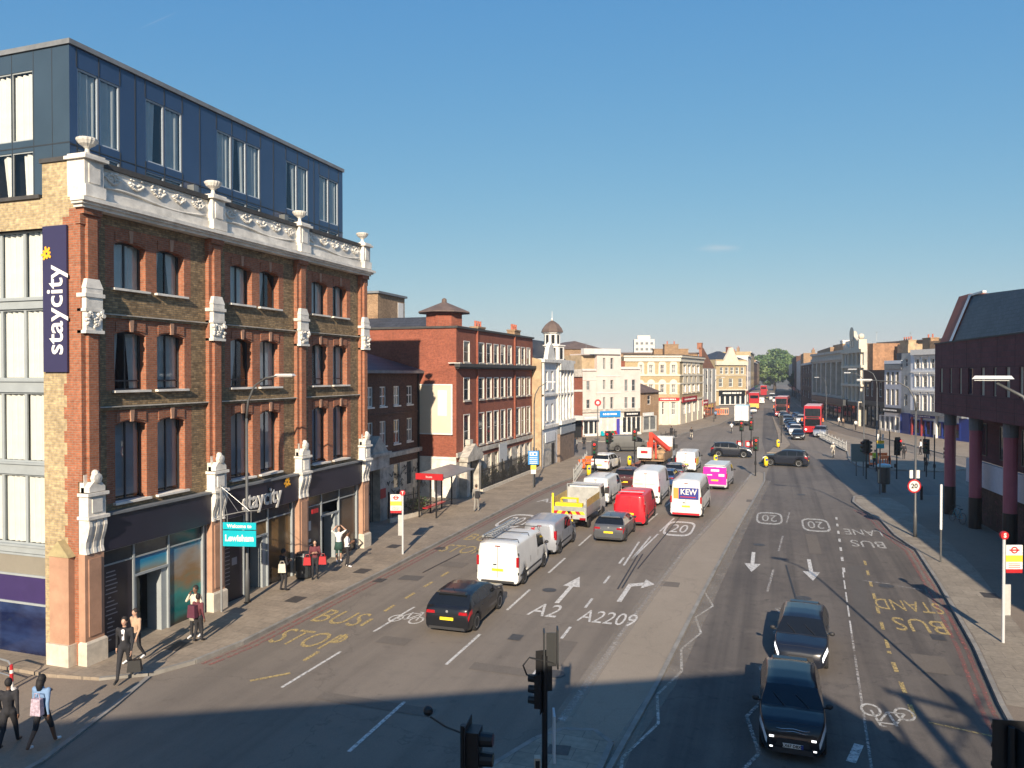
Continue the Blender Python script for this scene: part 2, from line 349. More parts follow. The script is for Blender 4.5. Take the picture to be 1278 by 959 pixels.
# ------------------------------------------------------------------ facades
def wall_face(b, W, z0, z1, ops, mfn, reveal=.2, y=0, s0=0, mrev=None, room=True):
    """front wall with true openings (s0,s1,za,zb); faces out towards -y; each opening gets reveals and a dark room behind"""
    xs = sorted(set([s0, W]+[round(c, 3) for o in ops for c in o[:2]])); zs = sorted(set([z0, z1]+[round(c, 3) for o in ops for c in o[2:4]]))
    if callable(mfn) and getattr(mfn, 'xs', None):
        xs = sorted(set(xs+[x for x in mfn.xs if s0 < x < W])); zs = sorted(set(zs+[z for z in mfn.zs if z0 < z < z1]))
    for i in range(len(xs)-1):
        for j in range(len(zs)-1):
            cx, cz = (xs[i]+xs[i+1])/2, (zs[j]+zs[j+1])/2
            if xs[i+1]-xs[i] < 1e-4 or zs[j+1]-zs[j] < 1e-4: continue
            if any(o[0]-1e-3 < cx < o[1]+1e-3 and o[2]-1e-3 < cz < o[3]+1e-3 for o in ops): continue
            b.mat(mfn(cx, cz) if callable(mfn) else mfn)
            b.quad((xs[i], y, zs[j]), (xs[i+1], y, zs[j]), (xs[i+1], y, zs[j+1]), (xs[i], y, zs[j+1]))
    for o in ops:
        a, c, p, q = o[:4]; yr = y+reveal+.04
        b.mat(mrev or (mfn if not callable(mfn) else mfn(a-.05, (p+q)/2)))
        b.quad((a, y, p), (a, y, q), (a, yr, q), (a, yr, p)); b.quad((c, y, p), (c, yr, p), (c, yr, q), (c, y, q))
        b.quad((a, y, q), (c, y, q), (c, yr, q), (a, yr, q)); b.quad((a, y, p), (a, yr, p), (c, yr, p), (c, y, p))
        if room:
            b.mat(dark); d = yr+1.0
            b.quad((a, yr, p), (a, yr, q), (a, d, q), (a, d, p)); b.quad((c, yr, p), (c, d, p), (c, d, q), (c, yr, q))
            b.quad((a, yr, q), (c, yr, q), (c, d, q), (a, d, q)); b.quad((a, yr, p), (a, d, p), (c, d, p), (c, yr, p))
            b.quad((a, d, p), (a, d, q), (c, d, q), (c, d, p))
WC = {}
def cached(key, fn):
    if key not in WC: WC[key] = fn()
    return WC[key]
def curtain_mesh(w, h, mode, seed):
    b = mk(curtain_m); b.smooth = True; r = random.Random(seed)
    def sheet(xa, xb, xa2, xb2):
        n = max(6, int((xb-xa)/.035)); rows = 5; vs = []
        for j in range(rows):
            t = j/(rows-1)
            for i in range(n+1):
                f = i/n; xx = (xa+(xa2-xa)*t)+((xb+(xb2-xb)*t)-(xa+(xa2-xa)*t))*f
                vs.append((xx, .035*math.sin(f*n*.9+seed)+.012*math.sin(f*n*2.3+t), t*h))
        b.add(vs, [(j*(n+1)+i, j*(n+1)+i+1, (j+1)*(n+1)+i+1, (j+1)*(n+1)+i) for j in range(rows-1) for i in range(n)])
    if mode == 'full': sheet(0, w, 0, w)
    elif mode == 'left': sheet(0, w*.42*r.uniform(.8, 1.2), 0, w*.6)
    elif mode == 'right': sheet(w*(1-.42*r.uniform(.8, 1.2)), w, w*.42, w)
    elif mode == 'both': sheet(0, w*.25, 0, w*.36); sheet(w*.74, w, w*.62, w)
    return b.mesh('curtain')
def window(parent, s0, s1, za, zb, y=.2, fm=None, pm=None, ft=.06, fd=.06, nv=0, tr=(), bars=0, curtain=None, name='window', sill=None, seed=0, blind=None):
    fm = fm or white; pm = pm or pane_dark
    w, h = round(s1-s0, 2), round(zb-za, 2)
    def fmesh():
        b = mk(fm); b.box(0, ft, 0, fd, 0, h); b.box(w-ft, w, 0, fd, 0, h); b.box(ft, w-ft, 0, fd, 0, ft); b.box(ft, w-ft, 0, fd, h-ft, h)
        for k in range(nv): x = w*(k+1)/(nv+1); b.box(x-ft*.45, x+ft*.45, .003, fd-.003, ft, h-ft)
        for t in tr:
            z = h*t; e = [ft]+[w*(k+1)/(nv+1) for k in range(nv)]+[w-ft]
            for i in range(len(e)-1): b.box(e[i]+(ft*.45 if i else 0), e[i+1]-(ft*.45 if i < len(e)-2 else 0), .006, fd-.006, z-ft*.45, z+ft*.45)
        for k in range(bars):
            x = w*(k+1)/(bars+1); b.box(x-.012, x+.012, .015, fd-.015, ft, h-ft)
        return b.mesh(name)
    o = obj(name, cached(('f', w, h, fm.name, ft, fd, nv, tuple(tr), bars, name), fmesh), parent, (s0, y, za))
    def pmesh():
        b = mk(pm); b.quad((ft*.8, fd*.6, ft*.8), (w-ft*.8, fd*.6, ft*.8), (w-ft*.8, fd*.6, h-ft*.8), (ft*.8, fd*.6, h-ft*.8)); return b.mesh('pane')
    obj('pane', cached(('p', w, h, ft, pm.name, fd), pmesh), o)
    if curtain: obj('curtain', cached(('c', round(w, 1), round(h, 1), curtain, seed), lambda: curtain_mesh(w-.02, h-.12, curtain, seed)), o, (.01, fd+.055, .06))
    if blind:
        bb = mk(blind_m); bb.quad((.05, fd+.06, .06+h*(1-blind)), (w-.05, fd+.06, .06+h*(1-blind)), (w-.05, fd+.06, h-.05), (.05, fd+.06, h-.05)); bb.build('blind', o)
    if sill is not None:
        def smesh():
            b = mk(sill); b.box(-.08, w+.08, -y-.09, 0, -.1, 0); return b.mesh('sill')
        obj('sill', cached(('s', w, y, sill.name), smesh), o)
    return o
class Fac:
    """a building whose front runs from ground point P0 to P1 (left to right seen from the street); local x along it, y into it"""
    def __init__(s, name, label, P0, P1, cat='building', group=None):
        s.P0 = Vector((P0[0], P0[1])); s.P1 = Vector((P1[0], P1[1])); d = s.P1-s.P0; s.W = d.length; s.d = d/s.W; s.n = Vector((-s.d.y, s.d.x))
        s.root = thing(name, label, cat, (P0[0], P0[1], 0), math.atan2(d.y, d.x), group)
    def px(s, u, v, y=0):
        X_, Y_, Z_ = ray(u, v); o = s.P0+s.n*y
        t = (o.x*s.n.x+o.y*s.n.y)/(X_*s.n.x+Y_*s.n.y)
        return ((X_*t-o.x)*s.d.x+(Y_*t-o.y)*s.d.y, CAMH+Z_*t)
    def box(s, name, s0, s1, y0, y1, z0, z1, m, parent=None):
        b = mk(m); b.box(s0, s1, y0, y1, z0, z1); return b.build(name, parent or s.root)
    def pbox(s, name, u0, v0, u1, v1, y0, y1, m, parent=None):
        a = s.px(u0, v0, y0); c = s.px(u1, v1, y0); a2 = s.px(u0, v1, y0)
        return s.box(name, min(a[0], c[0]), max(a[0], c[0]), y0, y1, min(a2[1], c[1]), max(a[1], c[1]), m, parent)
    def ops(s, cols, rows, uref, vref):
        out = []; C = [(s.px(a, vref)[0], s.px(b, vref)[0]) for a, b in cols]; Rr = [(s.px(uref, q)[1], s.px(uref, p)[1]) for p, q in rows]
        return [(round(c[0], 2), round(c[1], 2), round(r[0], 2), round(r[1], 2)) for r in Rr for c in C]
    def block(s, H, depth, m, ops=(), mrev=None, reveal=.15, s0=0, s1=None, y=0, z0=0, roof=None, name='wall', room=False, back=True):
        s1 = s.W if s1 is None else s1; b = MB(); wall_face(b, s1, z0, H, list(ops), m, reveal, y, s0, mrev, room)
        mm = m if not callable(m) else m(0, H-.5)
        zz = sorted(set([z0, H]+([q for q in m.zs if z0 < q < H] if callable(m) else [])))
        for za, zb in zip(zz[:-1], zz[1:]):
            b.mat(m if not callable(m) else m(0, (za+zb)/2)); b.quad((s0, y+depth, za), (s0, y, za), (s0, y, zb), (s0, y+depth, zb)); b.quad((s1, y, za), (s1, y+depth, za), (s1, y+depth, zb), (s1, y, zb))
        b.mat(mm)
        b.quad((s1, y+depth, z0), (s0, y+depth, z0), (s0, y+depth, H), (s1, y+depth, H))
        b.mat(roof or lead); b.quad((s0, y, H), (s1, y, H), (s1, y+depth, H), (s0, y+depth, H))
        if z0 > .5: b.mat(mm); b.quad((s0, y, z0), (s0, y+depth, z0), (s1, y+depth, z0), (s1, y, z0))
        return b.build(name, s.root)
    def windows(s, ops, y=.15, **k):
        for i, o in enumerate(ops): window(s.root, *o[:4], y=y, seed=i % 3, **k)
def chimney(parent, x, y, z, h=1.6, w=.9, d=.6, m=None, pots=3, pm=None):
    m = m or brownbrick; b = mk(m); b.box(x, x+w, y, y+d, z, z+h); b.box(x-.06, x+w+.06, y-.06, y+d+.06, z+h, z+h+.15); o = b.build('chimney', parent)
    p = mk(pm or terrapot)
    for i in range(pots): p.lathe([(.13, 0), (.11, .3), (.13, .55), (.1, .56)], (x+w*(i+.5)/pots, y+d/2, z+h+.15), 8)
    p.build('chimney_pots', o); return o
terrapot = M('chimney_pot', (.42, .13, .08), .8, var=.2)
def hip_roof(parent, x0, x1, y0, y1, z, h, m, over=.25, inset=None, name='roof'):
    b = mk(m); i = inset if inset is not None else min(x1-x0, y1-y0)/2*.96
    if (x1-x0) > (y1-y0): b.taper(x0-over, x1+over, y0-over, y1+over, z, z+h, i+over, (y1-y0)/2+over-.02)
    else: b.taper(x0-over, x1+over, y0-over, y1+over, z, z+h, (x1-x0)/2+over-.02, i+over)
    return b.build(name, parent)

# ------------------------------------------------------------------ ground, road, pavements, markings
asph = ground_mat('asphalt', (.185, .155, .125), (.11, .094, .079), (.215, .182, .148))
asph2 = ground_mat('asphalt_dark', (.118, .102, .089), (.062, .055, .051), (.155, .134, .114), patch=.42)
asph3 = ground_mat('median_surface', (.275, .23, .178), (.20, .167, .133), (.305, .255, .20), streak=False)
foot = paving('paving_slabs', (.30, .245, .185), (.25, .205, .158), (.165, .138, .11), .75, .6, .12, .2)
foot2 = ground_mat('footway_brown', (.205, .165, .128), (.135, .11, .088), (.24, .195, .15), streak=False, crack=False)
foot3 = paving('pale_slabs', (.30, .26, .205), (.25, .215, .17), (.15, .128, .105), .9, .6, .12, .2)
kerbm = M('kerb_granite', (.24, .225, .20), .8, var=.3, scale=1.5, bump=.3)
earth = ground_mat('far_ground', (.12, .11, .08), (.07, .075, .05), (.16, .14, .10), streak=False, crack=False)
def flat(name, pts, z, m, parent=None):
    b = mk(m); n = len(pts); b.add([(p[0], p[1], z) for p in pts], [tuple(range(n))]); o = b.build(name, parent)
    return struct(o) if parent is None else o
def area(pts): return sum(pts[i][0]*pts[(i+1) % len(pts)][1]-pts[(i+1) % len(pts)][0]*pts[i][1] for i in range(len(pts)))/2
def slab(name, pts, m, h=.12, kerbpts=None):
    if area(pts) < 0: pts = pts[::-1]
    b = mk(m); b.prism(pts, -.05, h); o = struct(b.build(name))
    if kerbpts:
        k = mk(kerbm)
        for i in range(len(kerbpts)-1):
            a = Vector(kerbpts[i]); c = Vector(kerbpts[i+1]); d = (c-a).normalized(); nn = Vector((-d.y, d.x))*.07
            n = max(1, int((c-a).length/.92))
            for q in range(n):
                p = a+(c-a)*(q/n)+d*.006; r = a+(c-a)*((q+1)/n)-d*.006
                k.prism([tuple(p-nn), tuple(r-nn), tuple(r+nn), tuple(p+nn)], -.05, h+.006)
        k.build('kerb', o)
    return o
flat('ground', [(-2500, -1500), (2500, -1500), (2500, 4500), (-2500, 4500)], -.02, earth)
flat('road', [(-90, -60), (90, -60), (90, 700), (-90, 700)], 0, asph)
# darker newer surface of the right hand carriageway and worn lane tracks
flat('carriageway', [(-3.5, -20), (5.2, -20), (6.3, 24), (7.2, 33), (7.9, 46), (6, 60), (5.6, 80), (2.5, 110), (-.3, 220), (-2, 220), (-1.2, 110), (-.2, 80), (-.6, 69), (-1.9, 47.4), (-2.65, 33.6), (-3.2, 22.8)], .004, asph2)
med = flat('median_strip', [(-6.7, 14.2), (-5.26, 19.8), (-5.15, 24.8), (-4.86, 29.9), (-4.35, 40), (-3.2, 52.5), (-2.1, 69), (-1.75, 74), (-1.1, 75.6), (-.55, 74), (-.6, 69), (-1.95, 47.4), (-2.72, 33.6), (-3.25, 22.8), (-3.6, 17.7), (-3.9, 12)], .008, asph3)
k = mk(kerbm)
for a, c in zip([(-3.9, 12), (-3.55, 17.7), (-3.2, 22.8), (-2.67, 33.6), (-1.9, 47.4), (-.55, 69)], [(-3.55, 17.7), (-3.2, 22.8), (-2.67, 33.6), (-1.9, 47.4), (-.55, 69), (-.6, 75)]):
    k.prism([(a[0]-.07, a[1]), (a[0]+.07, a[1]), (c[0]+.07, c[1]), (c[0]-.07, c[1])], 0, .07)
k.build('kerb', med)
isl = [G(*p) for p in ((500, 985), (585, 925), (640, 912), (700, 911), (768, 926), (806, 1000))]
isl = [(-7.4, 12.8), (-6.2, 16.6), (-5.6, 18.2), (-5.1, 18.9), (-4.3, 19.1), (-3.75, 18.6), (-3.8, 12)]
slab('traffic_island', isl, foot3, .1, isl)
flat('utility_cover', [G(686, 929, .11), G(713, 931, .11), G(709, 943, .11), G(680, 940, .11)], .108, M('iron_cover', (.06, .055, .05), .6, var=.3, scale=8))
# left pavement in front of the hotel and on to the junction
kL = [(-60, 17.2), (-20.9, 17.2), (-19.2, 17.5), (-18.1, 18.3), (-17.5, 19.6), (-17.2, 21.5), (-17.15, 32), (-17.25, 44), (-17.3, 56), (-17.0, 62), (-16.3, 68), (-15.5, 74), (-15.6, 78), (-16.8, 81), (-19, 82.6), (-23, 83.4), (-70, 84)]
slab('pavement', kL+[(-70, 17.2)], foot, .12, kL[2:])
kb = [(-19.6, -30), (-16.2, 6), (-16.5, 13.4), (-17.3, 16.2), (-18.0, 18.2)]
slab('side_entry_pavement', kb+[(-19.2, 17.44), (-20.9, 17.12), (-60, 17.12), (-60, -30)], foot2, .05, kb)
# pavement beyond the side street, running up the high street on the left
kF = [(-70, 100.5), (-24, 101.5), (-18.5, 102.5), (-16, 104.5), (-14.6, 108), (-12.6, 122), (-9, 144), (-6.7, 185), (-5.6, 230), (-4.6, 320), (-4.2, 520), (-60, 520)]
slab('pavement', kF+[(-70, 520)], foot, .12, kF[:11])
# right pavement beside the raised maroon building
kR = [(5.0, -30), (5.6, 15), (6.1, 24.2), (6.55, 29), G(1175, 735), G(1145, 689), G(1117.6, 670), (6.6, 52.5), (5.9, 56.5), (5.6, 59.5), (5.9, 62), (7.2, 63.6), (9.5, 64.2), (60, 64.4)]
slab('pavement', kR+[(60, -30)], foot2, .12, kR)
flat('paving_band', [(kR[2][0]+.1, 24.2), (kR[3][0]+.1, 29), (kR[4][0]+.1, kR[4][1]), (kR[5][0]+.1, kR[5][1]), (kR[6][0]+.1, kR[6][1]), (6.75, 52.5), (6.05, 56.5), (5.75, 59.5), (6.1, 61.8), (8.3, 62.2), (8.9, 58), (8.6, 52), (9.2, 46), (9.1, 40), (8.6, 33), (8.0, 24)], .125, foot3)
# island and pavement beyond the right-hand side road
kE = [(6.0, 126), (8.6, 98.5), (7.9, 88), (8.4, 82.5), (10.2, 80.8), (15, 81), (18.5, 84), (17.2, 95), (14.6, 106), (10.4, 124), (7.5, 145)]
slab('crossing_island', kE, foot, .12, kE+[kE[0]])
kS = [(60, 70), (30, 84), (21.5, 94), (18.9, 98.4), (16.3, 114.8), (12.2, 136.8), (10.9, 153.5), (8.4, 196), (7.2, 247), (6.9, 330), (6.9, 520)]
slab('pavement', kS+[(80, 520), (80, 70)], foot, .12, kS)
m2 = [G(957, 566), G(972, 566), G(986, 556), (2.3, 108), (1.6, 125), (.9, 150), (.3, 175), (.15, 175), (.5, 150), (.9, 125), (.9, 108), (-.2, 95)]
slab('splitter_island', m2, foot, .1, None)
m3 = [(-6.2, 84.5), (-3.6, 84.8), (-2.8, 88), (-3.2, 99), (-3.7, 103), (-4.6, 103), (-5.6, 97), (-6.2, 90)]
slab('splitter_island', [(-3.4, 93), (-2.2, 93), (-2.0, 96), (-2.3, 103), (-2.7, 104), (-3.2, 103), (-3.6, 96)], foot3, .1, None)

repf = ground_mat('patched_asphalt', (.14, .119, .098), (.10, .086, .073), (.16, .137, .114), streak=False, crack=False); ironc0 = MATS['iron_cover']
# markings
wl = worn('worn_white_paint', (.68, .66, .62), .57); wl2 = worn('fresh_white_paint', (.70, .67, .62), .585); yl = worn('worn_yellow_paint', (.60, .44, .17), .53, 12); rl = worn('worn_red_line', (.36, .13, .11), .47, 6)
faint = worn('faded_white_paint', (.55, .52, .48), .475, 7); tarm = M('tar_seam', (.035, .032, .03), .6, var=.2)
faint2 = worn('half_worn_white_paint', (.60, .58, .53), .535, 6); marks = []
MZ = [.012]
def mark(name, b):
    MZ[0] += .00012; o = b.build(name); o.location.z = MZ[0]; return struct(o)
def strip(b, p, q, wd=.1):
    p = Vector(p); q = Vector(q); d = (q-p).normalized(); n = Vector((-d.y, d.x))*wd/2
    b.quad((p.x-n.x, p.y-n.y, 0), (p.x+n.x, p.y+n.y, 0), (q.x+n.x, q.y+n.y, 0), (q.x-n.x, q.y-n.y, 0))
def dashes(name, m, p, q, on, off, wd=.1, ph=0):
    b = mk(m); p = Vector(p); q = Vector(q); L_ = (q-p).length; d = (q-p)/L_; t = ph
    while t < L_: strip(b, p+d*t, p+d*min(L_, t+on), wd); t += on+off
    return mark(name, b)
dashes('lane_line', wl, (-9.8, 15), (-9.85, 72), 3.0, 2.9, .11, 1.2)
dashes('lane_line', wl, (-13.7, 18.9), (-13.35, 30), 3.1, 2.1, .1)
dashes('lane_line', wl, (-13.3, 45), (-13.0, 70), 2.6, 3, .1)
dashes('lane_line', wl, (-6.9, 20), (-7.05, 40), 1.3, 2.4, .11, 1.9)
dashes('lane_line', wl, (-7.3, 47.5), (-6.2, 70), 3.2, 3.0, .11)
b = mk(wl)
for a, c in (((-6.6, 37.8), (-6.5, 43.4)), ((-6.75, 36.4), (-6.9, 41.8)), ((-6.6, 37.8), (-6.2, 44.2)), ((-6.2, 45), (-5.9, 49.5))): strip(b, a, c, .1)
mark('hatch_line', b)
dashes('median_edge_line', faint, (-5.3, 19.5), (-5.05, 26), 9, .3, .22)
b = mk(faint)
for a, c in (((-5.1, 26), (-4.85, 31)), ((-4.85, 31), (-4.35, 40)), ((-4.35, 40), (-3.2, 52.5)), ((-3.2, 52.5), (-2.1, 69)), ((-2.1, 69), (-1.7, 74.5))): strip(b, a, c, .13)
mark('median_edge_line', b)
zz = [(-2.64, 33.0), (-2.18, 31.2), (-2.71, 29.5), (-2.36, 27.8), (-2.85, 25.9), (-2.62, 24.0), (-3.1, 22.0), (-2.81, 20.2), (-3.38, 18.1), (-3.1, 16), (-3.5, 14)]
b = mk(faint2)
for a, c in zip(zz[:-1], zz[1:]): strip(b, a, c, .08)
mark('zigzag_line', b)
zz = [(.7, 31.8), (.2, 31.7), (.62, 30.2), (.12, 28.7), (.45, 27.2), (-.3, 25.1), (.0, 23.2), (-.6, 21.4), (-.25, 19.4), (-.9, 17.6), (-.5, 15.8), (-1, 14)]
b = mk(faint)
for a, c in zip(zz[:-1], zz[1:]): strip(b, a, c, .1)
mark('zigzag_line', b)
dashes('lane_line', faint, (2.0, 14), (2.75, 29.5), 4.2, .35, .07); dashes('lane_line', wl, (2.75, 29.5), (3.2, 38.5), 1.5, .5, .06)
dashes('lane_line', wl, (3.25, 38.5), (4.05, 54), .9, 1.4, .12)
dashes('lane_line', faint, (-.2, 33), (1.3, 56), 4, 4, .1, 1)
dashes('bay_line', yl, (3.7, 22.8), (3.75, 28), .85, .8, .13); dashes('bay_line', yl, (3.78, 28.3), (4.45, 42), .9, 1.1, .12); dashes('bay_line', yl, (4.0, 22.6), (5.6, 22.2), 2, .1, .08)
dashes('bay_line', yl, (-14.3, 20.9), (-14.3, 32.6), .85, .95, .14); dashes('bay_line', yl, (-14.9, 19), (-14.1, 19.9), 1.3, .1, .13)
dashes('bay_line', faint, (3.9, 37.2), (5.0, 37.0), 2, .1, .08); dashes('bay_line', faint, (5.2, 36.8), (6.2, 36.4), 2, .1, .08)
b = mk(wl); strip(b, G(1062, 952), G(1072, 930), .22); mark('lane_line', b)
grit = worn('road_grit', (.36, .31, .25), .52, .7, .22, .62)
for nm, ws_, pts in (('grit', .55, [(-3.6, 17.7), (-2.95, 22.8), (-2.4, 33.6), (-1.65, 47.4), (-.3, 69.5)]), ('grit', .5, [(-5.3, 19.8), (-5.15, 24.8), (-4.9, 29.9), (-4.4, 40), (-3.25, 52.5), (-2.15, 69)]), ('grit', .5, [(6.0, 31), (6.9, 40), (7.1, 46)])):
    b = mk(grit)
    for a, c in zip(pts[:-1], pts[1:]): strip(b, a, c, ws_)
    mark('road_grit', b)
for off in (.28, .55):
    b = mk(rl); pts = [(x+off, y) for x, y in kL[4:12]]
    for a, c in zip(pts[:-1], pts[1:]): strip(b, a, c, .13)
    mark('red_line', b)
    b = mk(rl); pts = [(x-off, y) for x, y in kR[1:9]]
    for a, c in zip(pts[:-1], pts[1:]): strip(b, a, c, .13)
    mark('red_line', b)
def roadtext(txt, c, hgt, wid, m, ang=0):
    """letters lying on the road, stretched along it; c = centre, hgt along the letters' up direction, ang turns them"""
    me = text_mesh(txt, 1.0, m, extrude=0, bold=.0).copy(); me.name = 'road_lettering'; xs = [v.co.x for v in me.vertices]; ys = [v.co.y for v in me.vertices]
    cx, cy = (min(xs)+max(xs))/2, (min(ys)+max(ys))/2; sx = wid/(max(xs)-min(xs)); sy = hgt/(max(ys)-min(ys))
    for v in me.vertices: v.co.x = (v.co.x-cx)*sx; v.co.y = (v.co.y-cy)*sy; v.co.z = 0
    MZ[0] += .00012; o = obj('road_lettering', me, None, (c[0], c[1], MZ[0]), ang); return struct(o)
roadtext('BUS', (-15.45, 25.1), 1.5, 1.9, yl); roadtext('STOP', (-15.3, 22.7), 1.5, 2.5, yl)
roadtext('BUS', (-15.4, 40.0), 1.7, 1.9, yl); roadtext('STOP', (-15.4, 37.0), 1.7, 2.3, yl)
roadtext('A2', (-8.35, 28.5), 1.55, 1.15, wl2); roadtext('A2209', (-5.85, 28.35), 1.45, 2.15, wl2); roadtext('A2', (-15.4, 53.3), 1.6, 1.5, wl)
roadtext('BUS', (5.2, 31.2), 1.6, 1.75, yl, R(180)); roadtext('STAND', (5.2, 33.7), 1.5, 2.4, yl, R(180))
roadtext('BUS', (5.0, 45.3), 1.7, 1.7, faint2, R(180)); roadtext('LANE', (5.1, 48.5), 1.7, 2.0, faint2, R(180))
def roundel(c, a, bb, m, ang=0):
    b = mk(m); n = 36; P = lambda t, k: ((a*k)*(abs(math.cos(t))**.55)*(1 if math.cos(t) > 0 else -1), (bb*k+(0.14 if k > .95 else 0))*(abs(math.sin(t))**.55)*(1 if math.sin(t) > 0 else -1))
    for i in range(n):
        t0, t1 = 2*math.pi*i/n, 2*math.pi*(i+1)/n; p, q, r, s_ = P(t0, 1), P(t1, 1), P(t1, .86), P(t0, .86)
        b.quad((p[0], p[1], 0), (q[0], q[1], 0), (r[0], r[1], 0), (s_[0], s_[1], 0))
    o = mark('speed_roundel', b); o.location.x, o.location.y = c; o.rotation_euler.z = ang; roadtext('20', c, bb*1.15, a*1.15, m, ang)
roundel((-15.3, 45.3), .85, 2.1, wl2); roundel((-5.2, 46.2), .85, 2.1, wl2); roundel((-.1, 51.4), .8, 2.0, faint2, R(180)); roundel((2.6, 50.0), .8, 2.0, faint2, R(180))
def arrow(c, ang, m, bent=0, L_=4.2):
    b = mk(m); b.prism([(-.09, 0), (.09, 0), (.09, L_*.62), (-.09, L_*.62)], 0, .001) if not bent else None
    if not bent: b.add([(-.38, L_*.6, 0), (.38, L_*.6, 0), (0, L_, 0)], [(0, 1, 2)])
    else:
        b.add([(-.1, 0, 0), (.1, 0, 0), (.1, L_*.62, 0), (-.1, L_*.72, 0)], [(0, 1, 2, 3)]); b.add([(-.1, L_*.72, 0), (.1, L_*.62, 0), (.55, L_*.7, 0), (.55, L_*.84, 0)], [(0, 1, 2, 3)])
        b.add([(.52, L_*.58, 0), (1.0, L_*.8, 0), (.52, L_*.98, 0)], [(0, 1, 2)])
    o = mark('direction_arrow', b); o.location.x, o.location.y = c; o.rotation_euler.z = ang
arrow((-8.2, 29.5), R(1), wl2); arrow((-5.85, 30.5), 0, wl2, 1, 3.8); arrow((-.85, 41.3), R(180), wl); arrow((1.8, 40.6), R(180), wl); arrow((-14.6, 54.8), 0, wl, 1)
def bikemark(c, ang, m, k=1.0):
    b = mk(m)
    for cx in (-.42, .42):
        for i in range(16):
            t0, t1 = 2*math.pi*i/16, 2*math.pi*(i+1)/16; r0, r1 = .27*k, .2*k
            b.quad((cx*k+r0*math.cos(t0), r0*1.6*math.sin(t0), 0), (cx*k+r0*math.cos(t1), r0*1.6*math.sin(t1), 0), (cx*k+r1*math.cos(t1), r1*1.6*math.sin(t1), 0), (cx*k+r1*math.cos(t0), r1*1.6*math.sin(t0), 0))
    for p, q in (((-.42, 0), (-.1, .75)), ((-.1, .75), (.3, .75)), ((.3, .75), (0, 0)), ((0, 0), (-.42, 0)), ((0, 0), (-.12, .85)), ((.42, 0), (.28, .95)), ((.28, .95), (.14, .95))): strip(b, Vector(p)*k, Vector(q)*k, .07)
    o = mark('cycle_symbol', b); o.location.x, o.location.y = c; o.rotation_euler.z = ang
bikemark((-13.05, 25.7), 0, wl2); bikemark((3.05, 22.9), R(180), faint2, 1.0)
for (x, y, w_, l_) in ((-12.4, 23.5, 1.1, .7), (-7.9, 22.3, 2.2, .6), (-11.6, 38.5, .7, 3.4), (-6.6, 24.3, .6, 2.3), (.4, 30.5, 1.5, .9), (2.2, 44.5, .6, 5), (-.9, 58, 1.6, 1.2), (-9.0, 66, .8, 6), (4.9, 27.2, 1.0, 1.6), (-14.6, 33.9, 1.2, 1.0), (-10.5, 18.8, 3.6, .5), (-4.2, 33.8, .8, .8), (-8.0, 84, 5, .9), (-13, 58, .7, 4)):
    MZ[0] += .00005; flat('road_patch', [(x-w_/2, y-l_/2), (x+w_/2, y-l_/2*.97), (x+w_/2*.98, y+l_/2), (x-w_/2*1.02, y+l_/2)], .0095+(MZ[0]-.012)*.2, repf)
for (x, y) in ((-12.2, 27.9), (-9.0, 31.2), (-6.3, 22.5), (1.3, 33.5), (-.6, 43.2), (-8.6, 61), (-12.0, 66.2), (2.2, 62.2), (4.8, 36.6)):
    b = mk(ironc0); b.lathe([(.31, 0), (.31, .004)], (x, y, .0125), 20); struct(b.build('manhole_cover'))
# tar seams and trench repairs
b = mk(tarm)
for a, c in (((-6.1, 32.5), (-6.25, 39)), ((-6.25, 32.3), (-6.45, 38.6)), ((-6.0, 36), (-5.6, 50)), ((1.0, 33), (.7, 39)), ((-15.4, 32), (-15.2, 36))): strip(b, a, c, .07)
mark('tar_seam', b)
rep = ground_mat('repair_asphalt', (.10, .09, .08), (.07, .063, .058), (.12, .107, .096), streak=False, crack=False)
for q in ([(-16.0, 30.6), (-15.0, 30.7), (-15.05, 31.5), (-16.0, 31.4)], [(3.1, 31.5), (3.7, 31.5), (4.1, 40), (3.5, 40)]):
    MZ[0] += .0001; flat('road_patch', q, .0085+MZ[0]*.01, rep)
ironc = MATS['iron_cover']
for p in ((-16.65, 30.2), (-16.7, 36.8), (5.6, 30.0), (-8.5, 25.2)):
    flat('drain_grate', [(p[0]-.22, p[1]-.3), (p[0]+.22, p[1]-.3), (p[0]+.22, p[1]+.3), (p[0]-.22, p[1]+.3)], .0165, ironc)
for p in ((-18.3, 26.2), (-18.0, 31), (-19, 36), (8.6, 36), (-18.9, 20.4)):
    flat('utility_cover', [(p[0]-.3, p[1]-.4), (p[0]+.3, p[1]-.4), (p[0]+.3, p[1]+.4), (p[0]-.3, p[1]+.4)], .126, ironc)
# ------------------------------------------------------------------ the hotel (front towards the road on x=-20.6, near corner y=18.05)
hot = Fac('hotel_building', 'large brick hotel with white stone piers and urns under a dark blue glass storey', (-20.6, 18.05), (-20.6, 35.75))
H0 = hot.root; HW = hot.W
bays = [(.7, 5.7), (6.4, 11.4), (12.1, 17.05)]; piers = [(0, .7), (5.7, 6.4), (11.4, 12.1), (17.05, 17.7)]
ops = []
for (a, c) in bays:
    k_ = (c-a)/5.0
    for (p, q) in ((.72, 2.06), (2.56, 3.88)):
        for (z0, z1) in ((5.02, 7.72), (8.75, 10.75), (12.15, 13.75)): ops.append((round(a+p*k_, 2), round(a+q*k_, 2), z0, z1))
def hm(x, z):
    for (a, c, p, q) in ops:
        if p-.02 < z < q+.42 and a-.34 < x < c+.34: return redbrick
    for (a, c) in bays:
        k_ = (c-a)/5
        if a+.72*k_-.34 < x < a+3.88*k_+.34:
            for (p, q) in ((5.02, 8.14), (8.75, 11.17), (12.15, 14.17)):
                if p < z < q: return redbrick
    return stock
